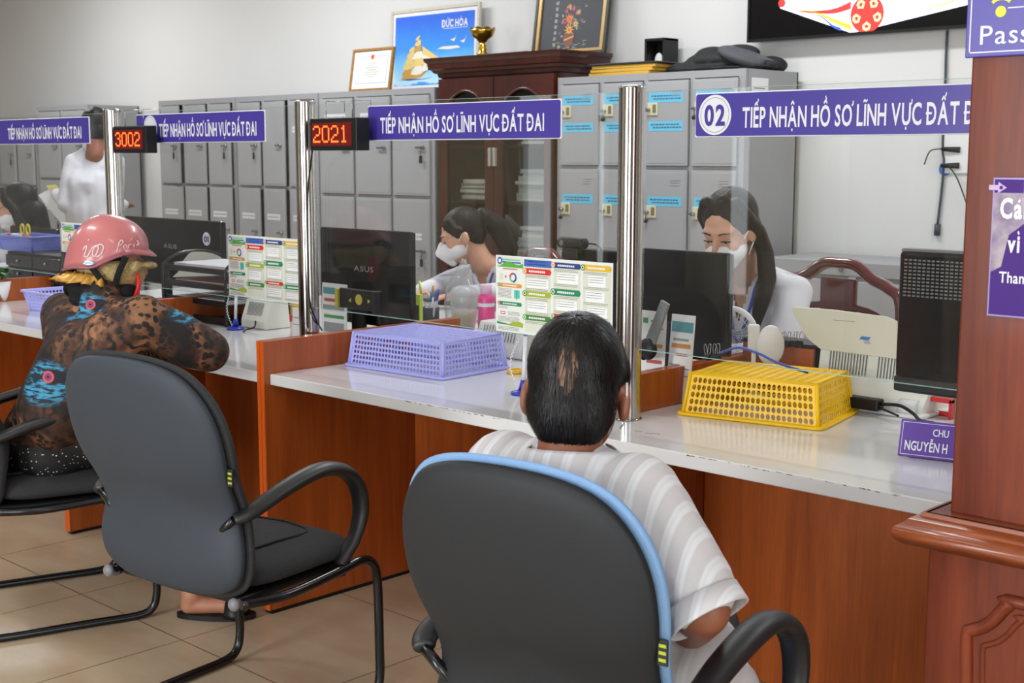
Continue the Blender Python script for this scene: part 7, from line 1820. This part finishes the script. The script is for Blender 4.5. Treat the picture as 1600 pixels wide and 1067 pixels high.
    if glasses:
        bm = newbm()
        for sd in (-1, 1): tube(bm, [Vector((sd*.032+.023*math.cos(2*PI*k/20), .104, .0+.019*math.sin(2*PI*k/20))) for k in range(20)], .0016, 6, closed=True); tube(bm, [(sd*.055, .102, .004), (sd*.08, .0, .008)], .0016, 6)
        tube(bm, [(-.009, .105, .004), (.009, .105, .004)], .0016, 6); o = obj('glasses', bm, mat('frame_dark', (60, 40, 36), .3), t); o.data.transform(Hd)
    return t
def hair_part(t, M, P_, nm='hair', cut=None):
    o = blob(nm, P_, HAIR, None, .006, 3, cut=cut); o.data.transform(M); o.parent = t; return o
def long_hair(t, M):
    P_ = [ell((0, -.022, .036), (.086, .100, .091)), ell((0, -.062, -.03), (.076, .052, .10))]
    for s in (-1, 1): P_ += chain([Vector((s*.055, .020, .098)), Vector((s*.083, .012, .045)), Vector((s*.086, -.02, -.01))], (.020, .018, .022))
    P_ += chain([Vector((-.080, -.03, -.02)), Vector((-.092, -.03, -.10)), Vector((-.112, .02, -.16)), Vector((-.118, .085, -.20)), Vector((-.112, .15, -.27))], (.026, .028, .030, .028, .014))
    P_ += chain([Vector((.078, -.03, -.02)), Vector((.078, -.045, -.12)), Vector((.07, -.06, -.24))], (.022, .028, .02))
    P_ += chain([Vector((0, -.08, -.05)), Vector((0, -.085, -.2)), Vector((0, -.085, -.32))], (.06, .06, .04))
    hair_part(t, M, P_, cut=None)
def bun_hair(t, M):
    P_ = [ell((0, -.020, .036), (.084, .100, .090)), ell((0, -.055, -.01), (.074, .055, .07)), ell((0, -.125, .035), (.045, .04, .05))]
    for s in (-1, 1): P_ += chain([Vector((s*.058, .035, .085)), Vector((s*.076, .030, .045)), Vector((s*.080, .006, .03))], (.016, .014, .014))
    P_ += chain([Vector((0, -.13, .03)), Vector((.01, -.165, -.03)), Vector((.01, -.17, -.12)), Vector((.0, -.16, -.2))], (.04, .05, .045, .02))
    hair_part(t, M, P_)
def loose_hair(t, M):
    P_ = [ell((0, -.022, .034), (.086, .100, .090)), ell((0, -.065, -.04), (.080, .055, .11))]
    for s in (-1, 1): P_ += chain([Vector((s*.055, .028, .092)), Vector((s*.082, .018, .04)), Vector((s*.088, -.02, -.03)), Vector((s*.09, -.04, -.14)), Vector((s*.08, -.06, -.24))], (.02, .02, .028, .034, .024))
    P_ += chain([Vector((0, -.09, -.05)), Vector((0, -.09, -.25))], (.06, .05))
    hair_part(t, M, P_)
h3 = dep(1140, 357, 4.2)
w3 = staff('person with long black hair, white mask and blue lanyard behind the rightmost black monitor', h3, (.10, -.99), .42, long_hair, 'flat')
staff_chair(h3.x+.13, h3.y+.14, PI-.12, aZ(1200, 406, h3.y+.35), 'carved dark red wooden chair behind the long-haired staff woman', WCH, .52)
h2 = dep(722, 367, 6.1)
w2 = staff('person with tied-back black hair and white mask looking down, in a white shirt', h2, (-.62, -.78), .38, bun_hair, 'kf', arms='desk')
staff_chair(h2.x+.10, h2.y+.14, PI-.1, .98, 'dark red wooden chair behind the staff woman with tied-back hair', WCH, .5)
h1 = dep(26, 322, 7.3)
w1 = staff('person with glasses, white mask and loose dark hair at the left edge', h1, (-.72, -.70), .22, loose_hair, 'flat', lanyard=False, glasses=True, s=1.04)
staff_chair(h1.x+.0, h1.y+.12, PI, .98, 'dark staff chair at the left edge under the person with glasses', BLACKP, .46)

# standing man with papers
def standing():
    D = 8.0; O = dep(140, 300, D); O = Vector((O.x, O.y, 0)); t = thing('person', 'person standing with back to us in a white long-sleeved shirt, holding papers', 'person', O)
    f = Vector((-.72, .70, 0)).normalized(); r = Vector((f.y, -f.x, 0))
    hc = dep(150, 201, D)-O; Hd = look(hc, (-.80, .6), .20, 0, 1.0)
    top = dep(149, 233, D)-O; SLp = dep(117, 256, D)-O; SRp = dep(178, 253, D)-O; chs = dep(145, 290, D)-O; wst = dep(150, 345, D)-O; pel_ = Vector((wst.x, wst.y, .90))
    eL_ = dep(104, 318, D-.05)-O; wL_ = dep(88, 302, D+.22)-O; eR_ = dep(178, 322, D+.1)-O; wR_ = eR_+f*.22
    k1, k2 = pel_+r*.10+Vector((0, 0, -.42)), pel_-r*.10+Vector((0, 0, -.42)); a1, a2 = k1+Vector((0, 0, -.40)), k2+Vector((0, 0, -.40))
    sk = head_prims(Hd)+[cap(Hd @ Vector((0, -.03, -.12)), top, .052, .056), cap(top, chs, .06, .10), cap(chs, pel_, .10, .10)]+chain([SLp, eL_, wL_], (.045, .04, .028))+chain([SRp, eR_, wR_], (.045, .04, .028))
    sk += hand_prims(wL_, wL_+(wL_-eL_), None, (0, 0, 1), 1, .4)+hand_prims(wR_, wR_+f*.1, None, (0, 0, 1), 1, .3)
    sk += chain([pel_+r*.09, k1, a1], (.09, .06, .04))+chain([pel_-r*.09, k2, a2], (.09, .06, .04))
    for a in (a1, a2): sk += [cap(a, Vector((a.x, a.y, .03))+f*.02, .035, .03), cap(Vector((a.x, a.y, .03)), Vector((a.x, a.y, .025))+f*.17, .03, .022)]
    blob('body', sk, SKIN3, t, .008, 3)
    sp = [cap(SLp, SRp, .06, .06), cap(top+Vector((0, 0, -.05)), chs, .07, .13), cap(SLp, chs, .065, .11), cap(SRp, chs, .065, .11), cap(chs-r*.05, pel_-r*.05+Vector((0, 0, .04)), .12, .125), cap(chs+r*.05, pel_+r*.05+Vector((0, 0, .04)), .12, .125), cap(top, SLp, .05, .06), cap(top, SRp, .05, .06)]+chain([SLp, SLp.lerp(eL_, .5), eL_], (.066, .064, .056))+chain([eL_, wL_], (.054, .036))+chain([SRp, eR_, wR_], (.066, .055, .036))
    sh = blob('shirt', sp, SHIRTW, t, .009, 4, post=lambda v: v-f*noise.noise(Vector((v.x*8, v.y*8, v.z*9)))*.014)
    bm = newbm(); A = []; B = []
    for k in range(25):
        an = 2*PI*k/25; d = r*math.cos(an)*.064+f*math.sin(an)*.066; A.append(bm.verts.new(top+d+Vector((0, 0, .035)))); B.append(bm.verts.new(top+d*1.2+Vector((0, 0, -.005))))
    for k in range(25): bm.faces.new((A[k], A[(k+1) % 25], B[(k+1) % 25], B[k]))
    solid(obj('collar', bm, SHIRTW, sh, smooth=True), .003)
    blob('trousers', chain([pel_+r*.08, k1, a1], (.12, .085, .06))+chain([pel_-r*.08, k2, a2], (.12, .085, .06))+[cap(pel_-r*.06, pel_+r*.06, .125)], TROU, t, .01, 2)
    o = blob('hair', [ell((0, -.018, .036), (.085, .101, .092)), ell((0, -.052, -.018), (.077, .058, .072)), ell((.076, .0, .02), (.012, .024, .03)), ell((-.076, .0, .02), (.012, .024, .03))], HAIR, None, .006, 3, cut=[((0, .062, 0), (0, 1, .3))]); o.data.transform(Hd); o.parent = t
    face_parts(t, Hd); bm = newbm()
    return wL_+O, O
wl, Os = standing()
t = thing('held_papers', 'white papers with a yellow slip held by the standing man', 'papers', (wl.x, wl.y, wl.z-.03))
Dp = (Os-C0).dot(FW)+.0
D7 = 8.2
bm = newbm(); P_ = [dep(60, 305, D7)-t.location, dep(88, 289, D7)-t.location, dep(122, 345, D7)-t.location, dep(98, 352, D7)-t.location]
bm.faces.new([bm.verts.new(p) for p in P_]); solid(obj('sheet', bm, PAPER, t), .006)
bm = newbm(); P_ = [dep(72, 290, D7-.01)-t.location, dep(86, 288, D7-.01)-t.location, dep(90, 294, D7-.01)-t.location, dep(76, 295, D7-.01)-t.location]; bm.faces.new([bm.verts.new(p) for p in P_]); solid(obj('yellow_slip', bm, mat('slip_yellow', (214, 206, 96), .6), t), .004)

# desks the back-row staff lean on
for x, y, lb in ((h2.x-.05, 3.885, 'plain staff desk behind the counter in front of the staff woman with tied-back hair'),):
    t = thing('staff_desk', lb, 'desk', (x, y, 0), 0, 'staff desks behind the counter')
    bm = newbm(); rbox(bm, (-.6, -.165, ZC-.03), (.6, .165, ZC), .003); obj('desk_top', bm, TOPM, t)
    for sx in (-1, 1):
        bm = newbm(); rbox(bm, (sx*.58-.012, -.15, 0), (sx*.58+.012, .15, ZC-.031), .002); obj('side_panel', bm, ORANGE, t)
